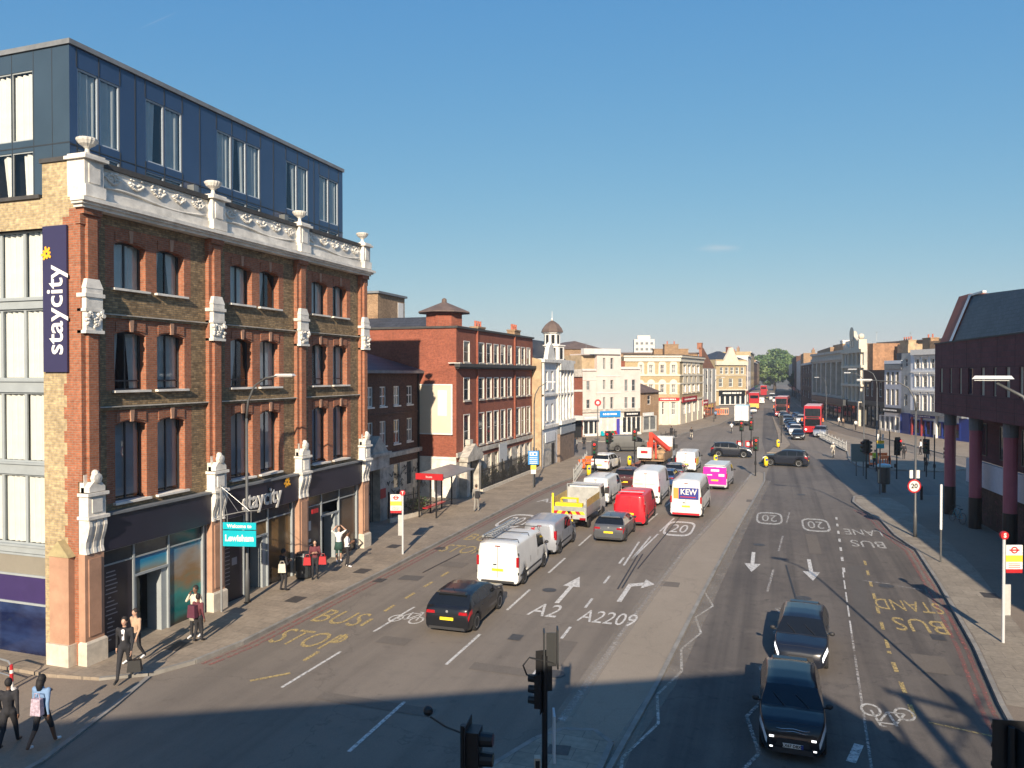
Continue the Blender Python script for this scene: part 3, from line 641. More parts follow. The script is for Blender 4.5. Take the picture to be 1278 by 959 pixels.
hm.xs = sorted({round(v, 2) for o in ops for v in (o[0]-.34, o[1]+.34)}); hm.zs = [8.14, 11.17, 14.17, 5.02, 8.75, 12.15]
b = MB(); wall_face(b, HW, 4.75, 14.5, ops, hm, reveal=.30, mrev=redbrick, room=True); b.build('front_wall', H0)
# segmental brick heads, keystones, sills
for (a, c, p, q) in ops:
    b = mk(redbrick); ks = mk(MATS['terracotta']); sl = mk(stone)
    w_ = c-a; n = 8; arc = [(a+w_*i/n, q-.14*(2*i/n-1)**2) for i in range(n+1)]
    for i in range(n):
        b.add([(arc[i][0], .0, arc[i][1]), (arc[i+1][0], .0, arc[i+1][1]), (arc[i+1][0], 0, q+.001), (arc[i][0], 0, q+.001)], [(0, 1, 2, 3)])
        b.add([(arc[i][0], .0, arc[i][1]), (arc[i][0], .3, arc[i][1]), (arc[i+1][0], .3, arc[i+1][1]), (arc[i+1][0], .0, arc[i+1][1])], [(0, 1, 2, 3)])
    # projecting label course over the head, following the arch
    pts = [(a-.12+(w_+.24)*i/10, q+.34-.14*(2*i/10-1)**2) for i in range(11)]
    for i in range(10):
        (x0, z0), (x1, z1) = pts[i], pts[i+1]; b.prism_y([(x0, z0-.30), (x1, z1-.30), (x1, z1+.02), (x0, z0+.02)], -.03, .0) if 0 < i < 9 else None
    m_ = (a+c)/2; ks.prism_y([(m_-.06, q-.03), (m_+.06, q-.03), (m_+.09, q+.38), (m_-.09, q+.38)], -.07, .0)
    sl.box(a-.1, c+.1, -.14, .34, p-.07, p+.005)
    b.build('arch_head', H0); ks.build('keystone', H0); sl.build('sill', H0)
for i, (a, c, p, q) in enumerate(ops):
    low = i % 3 == 0
    window(H0, a, c, p, q, y=.26, fm=charcoal, pm=pane_sky, ft=.055, nv=1, seed=i % 4, curtain=['full', 'both', 'full', 'left'][i % 4] if not low else None, blind=.97 if low else None, tr=(.16,) if i % 3 == 1 else ())
# string courses
for z in (8.2, 11.24):
    b = mk(stonedirty)
    for (a, c) in bays: b.box(a, c, -.13, .0, z, z+.035)
    b.mat(stock)
    for (a, c) in bays: b.box(a, c, -.08, 0, z-.09, z)
    b.build('string_course', H0)
# brick piers with a raised inner strip, going up through three storeys
for (a, c) in piers:
    p = mk(redbrick); p.box(a, c, -.16, .0, 5.9, 14.2); p.box(a+.17, c-.17, -.28, -.16, 5.9, 14.2); p.box(a-.04, c+.04, -.2, .02, 14.0, 14.32); p.box(a, c, -.31, .0, 14.32, 14.5); o = p.build('brick_pier', H0)
    s = mk(stone)      # carved block at mid height
    s.box(a+.04, c-.04, -.34, -.0, 11.35, 12.0); s.box(a-.02, c+.02, -.38, .0, 11.72, 11.84); s.taper(a+.02, c-.02, -.35, .0, 12.0, 12.30, .1, .05); s.box(a-.0, c+.0, -.36, 0, 11.27, 11.36)
    s.box(a+.05, c-.05, -.33, 0, 10.68, 11.3); s.box(a-.0, c+.0, -.37, 0, 10.58, 10.68)
    r_ = random.Random(int(a*10))
    for i in range(22): s.ball((r_.uniform(a+.04, c-.04), -.345, r_.uniform(10.74, 11.24)), (r_.uniform(.04, .09), .07, r_.uniform(.04, .09)), 6, 4)
    for sx in (a+.06, c-.06): s.lathe([(.07, -.42), (.09, -.3), (.05, -.29)], (sx, 0, 11.14), 8, 'y')
    s.build('carved_capital', H0)
    s = mk(stone)      # white console with pedimented head and scroll foot
    s.box(a+.02, c-.02, -.38, .0, 4.55, 5.55); s.box(a-.05, c+.05, -.46, .0, 5.45, 5.55); s.box(a-.06, c+.06, -.48, .0, 4.72, 4.82)
    s.prism_y([(a+.05, 5.57), (c-.05, 5.57), (c-.05, 5.72), ((a+c)/2+.05, 5.98), ((a+c)/2-.05, 5.98), (a+.05, 5.72)], -.4, -.05)
    s.lathe([(.04, -.46), (.16, -.44), (.16, -.1), (.04, -.08)], ((a+c)/2, 0, 6.0), 10, 'y'); s.box(a+.05, c-.05, -.18, 0, 5.57, 6.12); s.ball(((a+c)/2, -.3, 6.14), .13, 8, 6)
    s.box(a+.16, c-.16, -.41, -.37, 4.92, 5.38)
    # concave scroll foot
    pf = [(0, 4.72), (-.42, 4.72), (-.44, 4.5), (-.38, 4.25), (-.29, 4.0), (-.27, 3.8), (-.31, 3.62), (0, 3.62)]
    for q in range(5):
        x0 = a+.0+q*(c-a)/5; s.prism_x([(y+(.02 if q % 2 else 0), z) for y, z in pf], x0+.012, x0+(c-a)/5-.012)
    s.build('stone_console', H0)
    t_ = mk(terracotta); t_.box(a-.01, c+.01, -.26, 0, .85, 3.62); t_.box(a+.12, c-.12, -.29, -.26, 1.0, 3.45); t_.build('pink_pilaster', H0)
    t_ = mk(plinth); t_.box(a-.05, c+.05, -.36, 0, 0, .8); t_.taper(a-.05, c+.05, -.36, 0, .8, .86, .04, .04); t_.build('plinth', H0)
# cornice, relief parapet, end blocks and urns
s = mk(stone)
s.box(-.1, HW+.1, -.36, .0, 14.5, 14.6); s.box(-.18, HW+.18, -.46, .0, 14.6, 14.68); s.box(-.22, HW+.25, -.56, .0, 14.68, 14.8); s.box(-.12, HW+.12, -.38, .0, 14.8, 14.86)
s.build('cornice', H0)
s = mk(stone); s.box(.03, HW-.03, -.16, .28, 14.86, 15.95); s.box(.03, HW-.03, -.24, -.16, 14.86, 15.16); s.build('parapet', H0)
s = mk(copingdark); s.box(.72, HW-.6, -.24, .35, 15.95, 16.12); s.build('parapet_coping', H0)
for bi, (a, c) in enumerate(bays):
    s = mk(stone); s.smooth = True; m_ = (a+c)/2; r_ = random.Random(3+bi)
    # low relief: scrolls, garlands and a running ribbon
    for k_ in range(5):
        x = a+.55+k_*(c-a-1.1)/4
        for i in range(12):
            t = i/11; s.ball((x+.36*(t-.5)*1.6, -.18, 15.68-.15*math.sin(math.pi*t)+r_.uniform(-.02, .02)), (.055, .06, .05), 6, 4)
        for i in range(7): s.ball((x+r_.uniform(-.3, .3), -.17, 15.74+r_.uniform(-.08, .14)), (r_.uniform(.04, .09), .05, r_.uniform(.03, .06)), 6, 4)
    for sx, dr in ((a+.45, 1), (c-.45, -1)):
        for i in range(14): t = i/13*2.2*math.pi; rr = .19-.012*i; s.ball((sx+dr*rr*math.cos(t), -.18, 15.65+rr*math.sin(t)), (.045, .05, .045), 6, 4)
    pts = [(a+.2+(c-a-.4)*i/16, -.2, 15.28+.08*math.sin(i/16*math.pi*2+.6)) for i in range(17)]; s.tube(pts, .035, 6)
    s.box(a+.08, c-.08, -.18, -.155, 15.86, 15.93)
    s.build('garland_relief', H0)
for (a, c) in piers:
    s = mk(stone); s.box(a-.03, c+.03, -.44, .32, 14.86, 15.22); s.box(a-.008, c+.008, -.36, .36, 15.22, 16.02); s.box(a+.14, c-.14, -.39, -.36, 15.3, 15.95); s.box(a-.1, c+.1, -.5, .4, 16.02, 16.12); s.box(a-.02, c+.02, -.42, .34, 16.12, 16.2)
    s.build('parapet_pier', H0)
    u_ = mk(stone); u_.lathe([(.17, 0), (.16, .05), (.08, .1), (.06, .22), (.12, .28), (.24, .36), (.31, .46), (.33, .52), (.28, .55), (.08, .57)], ((a+c)/2, -.08, 16.2), 32, 'z', -.05); u_.build('stone_urn', H0)
# fascia boards and shopfronts
for bi, (a, c) in enumerate(bays):
    s = mk(navy); s.box(a, c, -.22, .0, 3.55, 4.7); s.build('fascia_board', H0)
    s = mk(lead); s.box(a, c, -.3, 0, 4.7, 4.78); s.build('fascia_flashing', H0)
    s = mk(greyframe); y0 = -.02
    s.box(a+.0, c, y0, .08, 3.48, 3.55); s.box(a, a+.06, y0, .08, 0, 3.48); s.box(c-.28, c-.2, y0-.04, .08, 0, 3.48); s.box(c-.06, c, y0, .08, 0, 3.48)
    s.box(a+1.42, a+1.5, y0, .08, 0, 3.48); s.box(a+3.0, a+3.08, y0, .08, 0, 3.48); s.box(a+1.5, a+3.0, y0, .08, 2.36, 2.44); s.box(a+.06, a+1.42, y0+.01, .07, 3.0, 3.05); s.box(a+1.5, a+3.0, y0+.01, .07, 3.0, 3.05); s.box(a+3.08, c-.28, y0+.01, .07, 3.0, 3.05); s.box(a+.06, c-.28, y0, .1, 0.0, .06)
    fr = s.build('shopfront_frame', H0)
    s = mk(M('smoked_transom', (.03, .04, .048), .2, var=.2)); 
    for x0, x1 in ((a+.06, a+1.42), (a+1.5, a+3.0), (a+3.08, c-.28)): s.box(x0, x1, .02, .05, 3.05, 3.48)
    s.build('transom_panel', fr)
    d_ = mk(greyframe)  # deep reveal and double doors set back
    d_.box(a+2.75, a+3.0, .06, .7, .0, 2.36); d_.box(a+1.5, a+1.58, .08, .7, 0, 2.36); d_.box(a+1.58, a+2.75, .62, .68, 2.26, 2.36); d_.box(a+2.12, a+2.2, .62, .68, .08, 2.26)
    dr = d_.build('entrance_doors', H0); g_ = mk(pane_clear); g_.quad((a+1.58, .65, .05), (a+2.12, .65, .05), (a+2.12, .65, 2.26), (a+1.58, .65, 2.26)); g_.quad((a+2.2, .65, .05), (a+2.75, .65, .05), (a+2.75, .65, 2.26), (a+2.2, .65, 2.26)); g_.build('door_glass', dr)
def poster(name, cols, x0, x1, z0, z1, y=.045, sc=1.0):
    """printed window film: bands of colour run together by noise"""
    if name not in MATS:
        m, t, bs = nodes(name); L = t.links; tc = t.nodes.new('ShaderNodeTexCoord'); sp = t.nodes.new('ShaderNodeSeparateXYZ'); L.new(tc.outputs['Object'], sp.inputs[0])
        n = t.nodes.new('ShaderNodeTexNoise'); n.inputs['Scale'].default_value = 1.1*sc; n.inputs['Detail'].default_value = 5
        mp = t.nodes.new('ShaderNodeMapping'); mp.inputs['Scale'].default_value = (.6, 1, 1.6); L.new(tc.outputs['Object'], mp.inputs[0]); L.new(mp.outputs[0], n.inputs['Vector'])
        a = t.nodes.new('ShaderNodeMapRange'); a.inputs[1].default_value = 0; a.inputs[2].default_value = z1-z0; L.new(sp.outputs[2], a.inputs[0])
        ad = t.nodes.new('ShaderNodeMath'); ad.operation = 'MULTIPLY_ADD'; ad.inputs[1].default_value = .75; L.new(n.outputs[0], ad.inputs[0]); L.new(a.outputs[0], ad.inputs[2])
        su = t.nodes.new('ShaderNodeMath'); su.operation = 'SUBTRACT'; su.inputs[1].default_value = .375; L.new(ad.outputs[0], su.inputs[0])
        r = t.nodes.new('ShaderNodeValToRGB'); e = r.color_ramp.elements; e[0].position = 0; e[0].color = c4(cols[0]); e[1].position = 1; e[1].color = c4(cols[-1])
        for i in range(1, len(cols)-1): q = e.new(i/(len(cols)-1)); q.color = c4(cols[i])
        L.new(su.outputs[0], r.inputs[0]); L.new(r.outputs[0], bs.inputs['Base Color']); bs.inputs['Roughness'].default_value = .12; MATS[name] = m
    bb = mk(MATS[name]); bb.quad((0, 0, 0), (x1-x0, 0, 0), (x1-x0, 0, z1-z0), (0, 0, z1-z0)); o = bb.build('window_poster', H0, None, (x0, y, z0)); return o
a = bays[0][0]; c = bays[0][1]
darkpanel = M('dark_poster', (.022, .02, .03), .3, var=.3, scale=1.5)
b = mk(darkpanel); b.box(a+.06, a+1.42, .02, .05, .06, 3.0); pn = b.build('dark_notice_panel', H0)
b = mk(M('grey_print', (.28, .27, .29), .5, var=0)); r_ = random.Random(5)
for i in range(17): z = 2.75-i*.14; w_ = r_.uniform(.12, .6); b.box(a+.45-w_*.25, a+.45+w_*.6, .012, .019, z, z+.035)
b.build('small_print', pn)
poster('poster_sky', [(.25, .22, .16), (.12, .28, .34), (.02, .22, .38), (.02, .16, .34)], a+1.5, a+3.0, 2.44, 3.0)
poster('poster_beach', [(.05, .05, .04), (.02, .15, .14), (.03, .22, .2), (.25, .16, .08), (.28, .25, .22), (.03, .2, .34)], a+3.08, c-.28, .06, 3.0)
a = bays[1][0]; c = bays[1][1]
poster('poster_dusk', [(.04, .035, .03), (.09, .06, .03), (.16, .09, .04), (.20, .12, .05), (.12, .07, .03)], a+3.08, c-.28, .06, 3.0)
poster('poster_dusk_top', [(.14, .09, .04), (.2, .13, .06), (.10, .06, .03)], a+1.5, a+3.0, 2.44, 3.0)
b = mk(darkpanel); b.box(a+.06, a+1.42, .02, .05, .06, 3.0); pn = b.build('dark_notice_panel', H0)
b = mk(MATS['grey_print']); b.box(a+.75, a+1.05, .012, .019, 1.55, 1.85)
for i in range(12): b.box(a+.3, a+.62, .012, .019, 2.6-i*.16, 2.63-i*.16)
b.build('small_print', pn)
a = bays[2][0]; c = bays[2][1]
poster('poster_brown', [(.05, .04, .035), (.10, .06, .035), (.13, .09, .06), (.08, .07, .06)], a+3.08, c-.28, .06, 3.0)
b = mk(darkpanel); b.box(a+.06, a+1.42, .02, .05, .06, 3.0); pn = b.build('dark_notice_panel', H0)
b = mk(M('pale_print', (.5, .5, .5), .5, var=0)); b.box(a+.3, a+.6, .008, .019, 1.9, 2.35); b.box(a+.3, a+.6, .008, .019, 1.35, 1.5)
for i in range(9): b.box(a+.28, a+.7, .012, .019, 1.2-i*.11, 1.23-i*.11)
b.build('small_print', pn)
b = mk(redp); b.box(a+.25, a+.75, -.3, -.26, 2.75, 2.95); b.build('small_red_sign', H0)
b = mk(M('lobby_wall', (.10, .07, .05), .8, var=.4, scale=2)); b.box(.7, HW-.7, 2.2, 2.3, 0, 3.5); b.build('lobby_back_wall', H0)
b = mk(M('lobby_floor', (.16, .13, .11), .5, var=.2)); b.box(.3, HW-.1, .12, 2.2, .02, .04); b.build('lobby_floor', H0)
# solid mass behind, side wall towards the camera with tall window bay
b = MB(); b.mat(redbrick); 
b.quad((0, 0, 0), (0, 0, 14.5), (0, .3, 14.5), (0, .3, 0))
for i in range(38):   # toothed red quoins
    z = i*.375; d_ = .42 if i % 2 else .30
    b.quad((0, .3, z), (0, .3, z+.375), (0, d_+.15, z+.375), (0, d_+.15, z)); 
b.mat(yellowbrick)
for i in range(38):
    z = i*.375; d_ = .42 if i % 2 else .30; b.quad((0, d_+.15, z), (0, d_+.15, z+.375), (0, 1.42, z+.375), (0, 1.42, z))
b.quad((0, .3, 14.25), (0, .3, 16.0), (0, 1.42, 16.0), (0, 1.42, 14.25)); b.quad((0, 0, 14.5), (0, 0, 16), (0, .3, 16), (0, .3, 14.5))
b.quad((0, 1.42, 13.95), (0, 1.42, 14.9), (0, 16, 14.9), (0, 16, 13.95))
b.mat(copingdark); b.box(-.06, .3, .38, 1.48, 16.0, 16.14); b.box(-.08, .3, 1.48, 16, 14.9, 15.02)
b.mat(dark); b.box(.62, 17.6, 1.5, 15.8, 0, 14.85)
b.mat(stock); b.quad((HW, 0, 0), (HW, 16, 0), (HW, 16, 14.8), (HW, 0, 14.8)); b.quad((HW, 16, 0), (0, 16, 0), (0, 16, 14.8), (HW, 16, 14.8))
b.mat(lead); b.quad((0, .3, 14.86), (HW, .3, 14.86), (HW, 16, 14.86), (0, 16, 14.86)); b.quad((0, 1.42, 0), (0, 1.42, 14.9), (.6, 1.42, 14.9), (.6, 1.42, 0))
b.build('side_wall', H0)
# pink stone side pilaster with a pointed cap
b = mk(terracotta); b.box(-.22, 0, .18, .98, .8, 3.55); b.mat(M('mossy_stone', (.36, .30, .16), .9, var=.3)); b.prism_x([(.12, 3.55), (1.04, 3.55), (.58, 4.05)], -.26, 0); b.mat(plinth); b.box(-.3, 0, .12, 1.04, 0, .8); b.build('side_pilaster', H0)
# side window bay: local plane x=.12, from y=1.42 inwards
T_side = Matrix.Translation((.22, 0, 0)) @ Matrix.Rotation(R(-90), 4, 'Z')   # window local x -> -y
def side_win(y0, y1, za, zb, **k):
    o = window(H0, 0, y1-y0, za, zb, y=0, **k); o.location = (.2, y1, za); o.rotation_euler = (0, 0, R(-90)); return o
seedc = 0
for (za, zb) in ((11.75, 13.95), (9.12, 11.42), (6.42, 8.70), (3.72, 6.02)):
    for i in range(6):
        y0 = 1.42+i*1.04; seedc += 1; side_win(y0, y0+1.04, za, zb, fm=greyframe, pm=pane_clear, ft=.055, fd=.05, curtain='full', seed=seedc % 4)
b = mk(greyframe)
for (za, zb) in ((11.42, 11.75), (8.70, 9.12), (6.02, 6.42), (3.45, 3.72)): b.box(.12, .3, 1.42, 7.7, za, zb); b.box(.06, .12, 1.42, 7.7, zb-.07, zb)
b.build('spandrel_panels', H0)
b = mk(M('taupe_panel', (.23, .21, .17), .5, var=.06)); b.box(.16, .3, 1.5, 7.7, 2.75, 3.36); b.build('taupe_panel', H0)
b = mk(purple); b.box(.16, .3, 1.5, 7.7, 1.82, 2.68); b.build('purple_panel', H0)
poster('poster_navy', [(.008, .012, .04), (.02, .035, .10), (.01, .015, .05), (.03, .05, .13)], 0, 4, 0, 1.8, sc=2).matrix_local = Matrix.Translation((.2, 5.6, .02)) @ Matrix.Rotation(R(-90), 4, 'Z')
b = mk(greyframe)
for z in (1.76, 2.68, 3.36): b.box(.12, .3, 1.42, 7.7, z, z+.07)
for y in (1.42, 3.75, 6.1): b.box(.12, .3, y, y+.08, 0, 1.76); b.box(.125, .3, y, y+.08, 1.83, 2.68); b.box(.125, .3, y, y+.08, 2.75, 3.36)
b.build('panel_frame', H0)
# blue glass box storey, set back on the roof
BW0, BW1, BY, BZ0, BZ1 = .15, 16.25, .42, 14.87, 19.72
bw = [(.42, 2.12, 2), (3.22, 5.0, 2), (6.85, 9.6, 3), (11.42, 13.2, 2), (14.1, 15.85, 2)]
bops = []
for (p, q, n) in bw:
    for i in range(n): x0 = p+(q-p)*i/n; bops.append((round(x0+.02, 3), round(x0+(q-p)/n-.02, 3), 16.86, 19.08)); bops.append((round(x0+.02, 3), round(x0+(q-p)/n-.02, 3), 15.6, 16.5))
b = MB(); wall_face(b, BW1, BZ0, BZ1, bops, bluepanel, reveal=.05, y=BY, s0=BW0, mrev=charcoal)
b.mat(charcoal)
xs = sorted({v for o in bw for v in o[:2]}); extra = [v for o in bw for v in [o[0]+(o[1]-o[0])*i/o[2] for i in range(1, o[2])]]
gaps = sorted(xs+extra+[(2.12+3.22)/2+.1, 5.92, 10.5, 13.66]); 
for g in gaps:
    for za, zb in ((14.87, 16.58), (16.60, 16.84), (19.10, 19.72)) if g in extra or g in xs else ((14.87, 16.58), (16.6, 19.72)): b.box(g-.02, g+.02, BY-.012, BY, za, zb)
for i in range(len(xs)//2+1):
    x0 = BW0 if i == 0 else xs[2*i-1]; x1 = BW1 if 2*i >= len(xs) else xs[2*i]
b.box(BW0, BW1, BY-.014, BY, 16.575, 16.61)
SO = [(14-(1.97-BY)-(i+1)*.95, 14-(1.97-BY)-i*.95-.02, za, zb) for i in range(6) for za, zb in ((16.86, 19.1), (15.0, 16.5))]
b.T = Matrix.Translation((BW0, BY+14, 0)) @ Matrix.Rotation(R(-90), 4, 'Z'); wall_face(b, 14, BZ0, BZ1, SO, teal, reveal=.05, mrev=charcoal); b.T = Matrix.Identity(4)
b.mat(teal); b.quad((BW1, BY, BZ0), (BW1, BY+14, BZ0), (BW1, BY+14, BZ1), (BW1, BY, BZ1)); b.quad((BW1, BY+14, BZ0), (BW0, BY+14, BZ0), (BW0, BY+14, BZ1), (BW1, BY+14, BZ1))
b.mat(lead); b.box(BW0-.06, BW1+.06, BY-.08, BY+14.1, BZ1, BZ1+.16); b.mat(charcoal)
for y in (1.15, 1.95, 2.9, 3.85, 4.8, 5.75): b.box(BW0-.005, BW0, y-.012, y+.012, BZ0, BZ1)
b.box(BW0-.006, BW0, BY, BY+8, 16.62, 16.66)
b.build('blue_glass_storey', H0)
for i, o in enumerate(bops):
    lo = o[2] < 16
    window(H0, *o, y=BY+.03, fm=M('pale_frame', (.42, .47, .52), .4, var=.05), pm=pane_sky, ft=.05, fd=.05, curtain=None if lo else ['full', 'full', 'left', 'full', 'full', 'both', 'full', 'both', 'full', 'full', 'full'][(i//2) % 11], blind=.95 if lo else None, seed=i % 4)
for (za, zb) in ((16.86, 19.1), (15.0, 16.5)):
    for i in range(6):
        o = window(H0, 0, .93, za, zb, y=0, fm=greyframe, pm=pane_clear, ft=.04, fd=.04, curtain='full' if za > 16 else 'right', seed=i % 4); o.location = (BW0+.02, 1.97+i*.95+.94, za); o.rotation_euler = (0, 0, R(-90))
b = mk(MATS['pane_net_curtain']); 
# roof lamps / plant under the urns
for x in (5.0, 10.6): b.box(x, x+.25, -.1, .2, 16.12, 16.4)
b.build('roof_floodlight', H0)
for x in (HW-.35,): chimney(H0, HW+1.2, 8, 14.8, 1.2, 1.0, .7)
# hotel signs
sg = thing('banner_sign', 'tall dark navy banner with white vertical lettering on the hotel side wall', 'sign', (-21.42, 18.02, 9.36))
b = mk(signnavy); b.box(-.5, .5, -.06, .0, 0, 4.62); b.build('panel', sg)
lettering('staycity', .98, litsign, sg, (.03, -.066, 1.95), (R(90), R(-90), 0), bold=.012, sx=.96)
def star(parent, c, r, m, y=-.07):
    bb = mk(m)
    for i in range(8):
        t = i*math.pi/4+.2; rr = r*(1 if i % 3 else .75); bb.add([(c[0]+.28*r*math.cos(t-.9), y, c[1]+.28*r*math.sin(t-.9)), (c[0]+.28*r*math.cos(t+.9), y, c[1]+.28*r*math.sin(t+.9)), (c[0]+rr*math.cos(t+.16), y-.002*i, c[1]+rr*math.sin(t+.16)), (c[0]+rr*math.cos(t-.16), y-.002*i, c[1]+rr*math.sin(t-.16))], [(0, 1, 2, 3)])
    return bb.build('star', parent)
star(sg, (-.32, 3.75), .23, stargold)
fs = thing('fascia_sign', 'raised white hotel lettering with a yellow star on the middle dark fascia', 'sign', (-20.37, 26.9, 4.12), R(90))
lettering('staycity', 1.0, M('fascia_letters', (.62, .60, .56), .5, var=0), fs, (-.1, -.03, -.08), bold=.014, sx=.86, extrude=.03)
star(fs, (1.62, .38), .26, stargold, -.04)
# planter bush at the left edge and cycle hoop + striped post
# ------------------------------------------------------------------ low dark brick building set back beside the hotel
lb = Fac('brick_clinic', 'low dark brown brick building with white sash windows, set back beside the hotel', (-25.0, 36.0), (-25.0, 51.45))
cols = [(8.9-.2, 9.75), (10.3, 11.15), (11.75, 12.6), (13.0, 13.85), (14.15, 15.0)]
cols = [(a-(a-14.15)*0, c) for a, c in [(1.2, 2.1), (3.4, 4.3), (5.6, 6.5), (7.6, 8.5), (9.4, 10.3), (11.4, 12.3), (13.4, 14.3)]]
o1 = [(a, c, 7.1, 8.45) for a, c in cols]; o2 = [(a, c, 4.4, 6.1) for a, c in cols]; o3 = [(a, c, 1.2, 3.0) for a, c in cols[2:]]
def lm(x, z): return stonedirty if z < 3.7 else darkbrick
lm.xs = []; lm.zs = [3.7]
lb.block(9.5, 9, lm, o1+o2+o3, reveal=.12)
for i, o in enumerate(o1+o2): window(lb.root, *o, y=.06, fm=white, ft=.09, tr=(.5,), nv=1, pm=[pane_dark, pane_grey][i % 2], sill=white)
for o in o3: window(lb.root, *o, y=.06, fm=stonedirty, ft=.08, pm=pane_dark)
lb.box('stone_band', 0, lb.W, -.25, 0, 3.55, 3.85, stonedirty); lb.box('eaves', -.1, lb.W+.1, -.4, 0, 9.35, 9.55, lead)
lb.box('drain_pipe', lb.W-.3, lb.W-.18, -.12, 0, 0, 9.3, black); lb.box('brick_string', 0, lb.W, -.06, 0, 6.5, 6.6, darkbrick)
hip_roof(lb.root, 0, lb.W, 0, 9, 9.56, 1.9, slate, .3)
r_ = random.Random(11); g_ = mk(M('graffiti_black', (.02, .02, .025), .6, var=0))
for i in range(34):
    x = r_.uniform(7.5, 15); z = r_.uniform(.6, 2.6); pts = [(x+.12*j+r_.uniform(-.1, .1), -.03, z+r_.uniform(-.25, .25)) for j in range(5)]; g_.tube(pts, .022, 4)
g_.build('graffiti', lb.root)
# stone gateway with a pediment between them
gt = thing('stone_gateway', 'pale stone gateway with a small pediment over a dark opening, right beside the hotel corner', 'gateway', (-23.0, 37.2, .12), R(90))
b = mk(stonedirty); b.box(0, .8, 0, .7, 0, 3.3); b.box(4.6, 5.5, 0, .7, 0, 3.3); b.box(-.1, 5.6, -.12, .8, 3.3, 4.1); b.box(-.2, 5.7, -.25, .9, 4.1, 4.3); b.build('portal', gt)
b = mk(stonedirty); b.prism_y([(3.2, 4.3), (5.4, 4.3), (4.3, 5.35)], -.15, .5); b.build('pediment', gt)
b = mk(redp); b.box(4.62, 5.3, -.02, 0, 1.4, 2.0); b.build('red_painted_patch', gt)
b = mk(black)
for i in range(14): b.box(.85+i*.27, .88+i*.27, .4, .43, 0, 3.2)
b.build('gate_bars', gt)
b = mk(dark); b.box(.8, 4.6, 1.5, 1.6, 0, 3.3); b.build('dark_passage', gt)
# ------------------------------------------------------------------ four-storey red brick office
of = Fac('office_building', 'long red brick four-storey office with rows of tall narrow windows and a capped roof turret', (-22, 51.5), (-22, 70.35))
O = of.root
cols = [(1.42, 2.55), (4.5, 5.65), (6.3, 7.4), (8.0, 9.05), (9.7, 10.75), (11.5, 12.5), (13.85, 14.85), (15.3, 16.35), (16.95, 18.0)]
orow = [(10.2, 11.76), (7.3, 8.97), (3.7, 6.18)]
oo = [(a, c, z0, z1) for (z0, z1) in orow for a, c in cols]+[(a, c, .95, 2.75) for a, c in cols[1:]]
def om(x, z): return stonedirty if z < 3.1 else office
om.xs = []; om.zs = [3.1]
of.block(12.7, 16, om, oo, reveal=.09, mrev=M('white_reveal', (.52, .47, .40), .7, var=.08))
for i, o in enumerate(oo):
    if o[3] > 3: window(O, *o, y=.045, fm=white, fd=.05, ft=.035, tr=(.5,), pm=pane_dark)
    else: window(O, *o, y=.16, fm=white, ft=.08, tr=(.6,), pm=pane_grey)
for o in oo:
    if o[3] > 3:
        b = mk(white); a, c, p, q = o; b.box(a-.05, a-.002, -.02, .0, p, q+.06); b.box(a-.002, c+.05, -.02, 0, q+.002, q+.06); b.box(c+.002, c+.05, -.018, 0, p, q)
        b.build('window_surround', O); b = mk(stonedirty); b.box(o[0]-.12, o[1]+.12, -.12, 0, o[2]-.12, o[2]-.01); b.build('sill', O)
b = mk(copingdark); b.box(-.35, of.W+.35, -.45, 0, 9.82, 10.08); b.box(-.2, of.W+.2, -.3, 0, 9.7, 9.82); b.build('ledge', O)
b = mk(stone); b.box(-.35, .05, -.45, .5, 10.08, 10.14); b.build('ledge_end', O)
b = mk(copingdark); b.box(-.12, of.W+.12, -.14, .3, 12.7, 12.86); b.box(-.12, .2, .3, 16, 12.7, 12.86); b.build('roof_coping', O)
b = mk(stonedirty); b.box(-.05, of.W+.05, -.12, 0, 3.1, 3.45); b.build('stone_string', O)
b = mk(office); b.box(0, 3.6, -.12, 0, 3.45, 9.7)if False else b.box(4.0, 4.12, -.14, 0, 3.45, 12.7); b.box(13.2, 13.32, -.14, 0, 3.45, 12.7); b.build('drain_recess', O)
# doorcase with broken pediment
b = mk(stonedirty); b.box(.6, 1.05, -.6, 0, 0, 2.75); b.box(3.0, 3.45, -.6, 0, 0, 2.75); b.box(.45, 3.6, -.75, 0, 2.75, 3.1); b.prism_y([(.4, 3.1), (3.65, 3.1), (2.0, 4.0)], -.75, -.02); b.box(1.7, 2.3, -.4, 0, 3.9, 4.3)
b.mat(dark); b.box(1.05, 3.0, -.02, 0.0, 0, 2.7); b.mat(M('cream_pilaster', (.62, .56, .46), .8, var=.2)); b.box(1.05, 1.5, -.5, -.4, 0, 2.7); b.build('doorcase', O)
# side wall panel (blank white board), pale ground floor on the flank
b = mk(stone); b.box(-.06, 0, 0.0, 6, .1, 2.95); b.box(-.12, 0, 0, 6, 2.95, 3.15); b.build('flank_base', O)
bb = thing('blank_billboard', 'large blank cream panel with a white frame on the flank of the office', 'billboard', (-22.35, 51.42, 4.9))
b = mk(creamsign); b.box(-3.3, 0, -.05, .0, 0, 3.55); b.build('panel', bb); b = mk(white); b.box(-3.4, .1, -.09, -.0, -.1, 0); b.box(-3.4, .1, -.09, 0, 3.55, 3.65); b.box(-3.4, -3.3, -.09, 0, 0, 3.55); b.box(0, .1, -.09, 0, 0, 3.55); b.build('frame', bb)
b = mk(M('pale_patch', (.62, .62, .60), .7, var=.08)); b.box(-1.1, -.35, -.06, -.05, 1.3, 3.2); b.build('painted_patch', bb)
g_ = mk(MATS['graffiti_black'])
for i in range(10):
    x = r_.uniform(-1.6, -.5); pts = [(-.08, -x+.15*j, 1.8+r_.uniform(-.2, .2)) for j in range(4)]; g_.tube(pts, .018, 4)
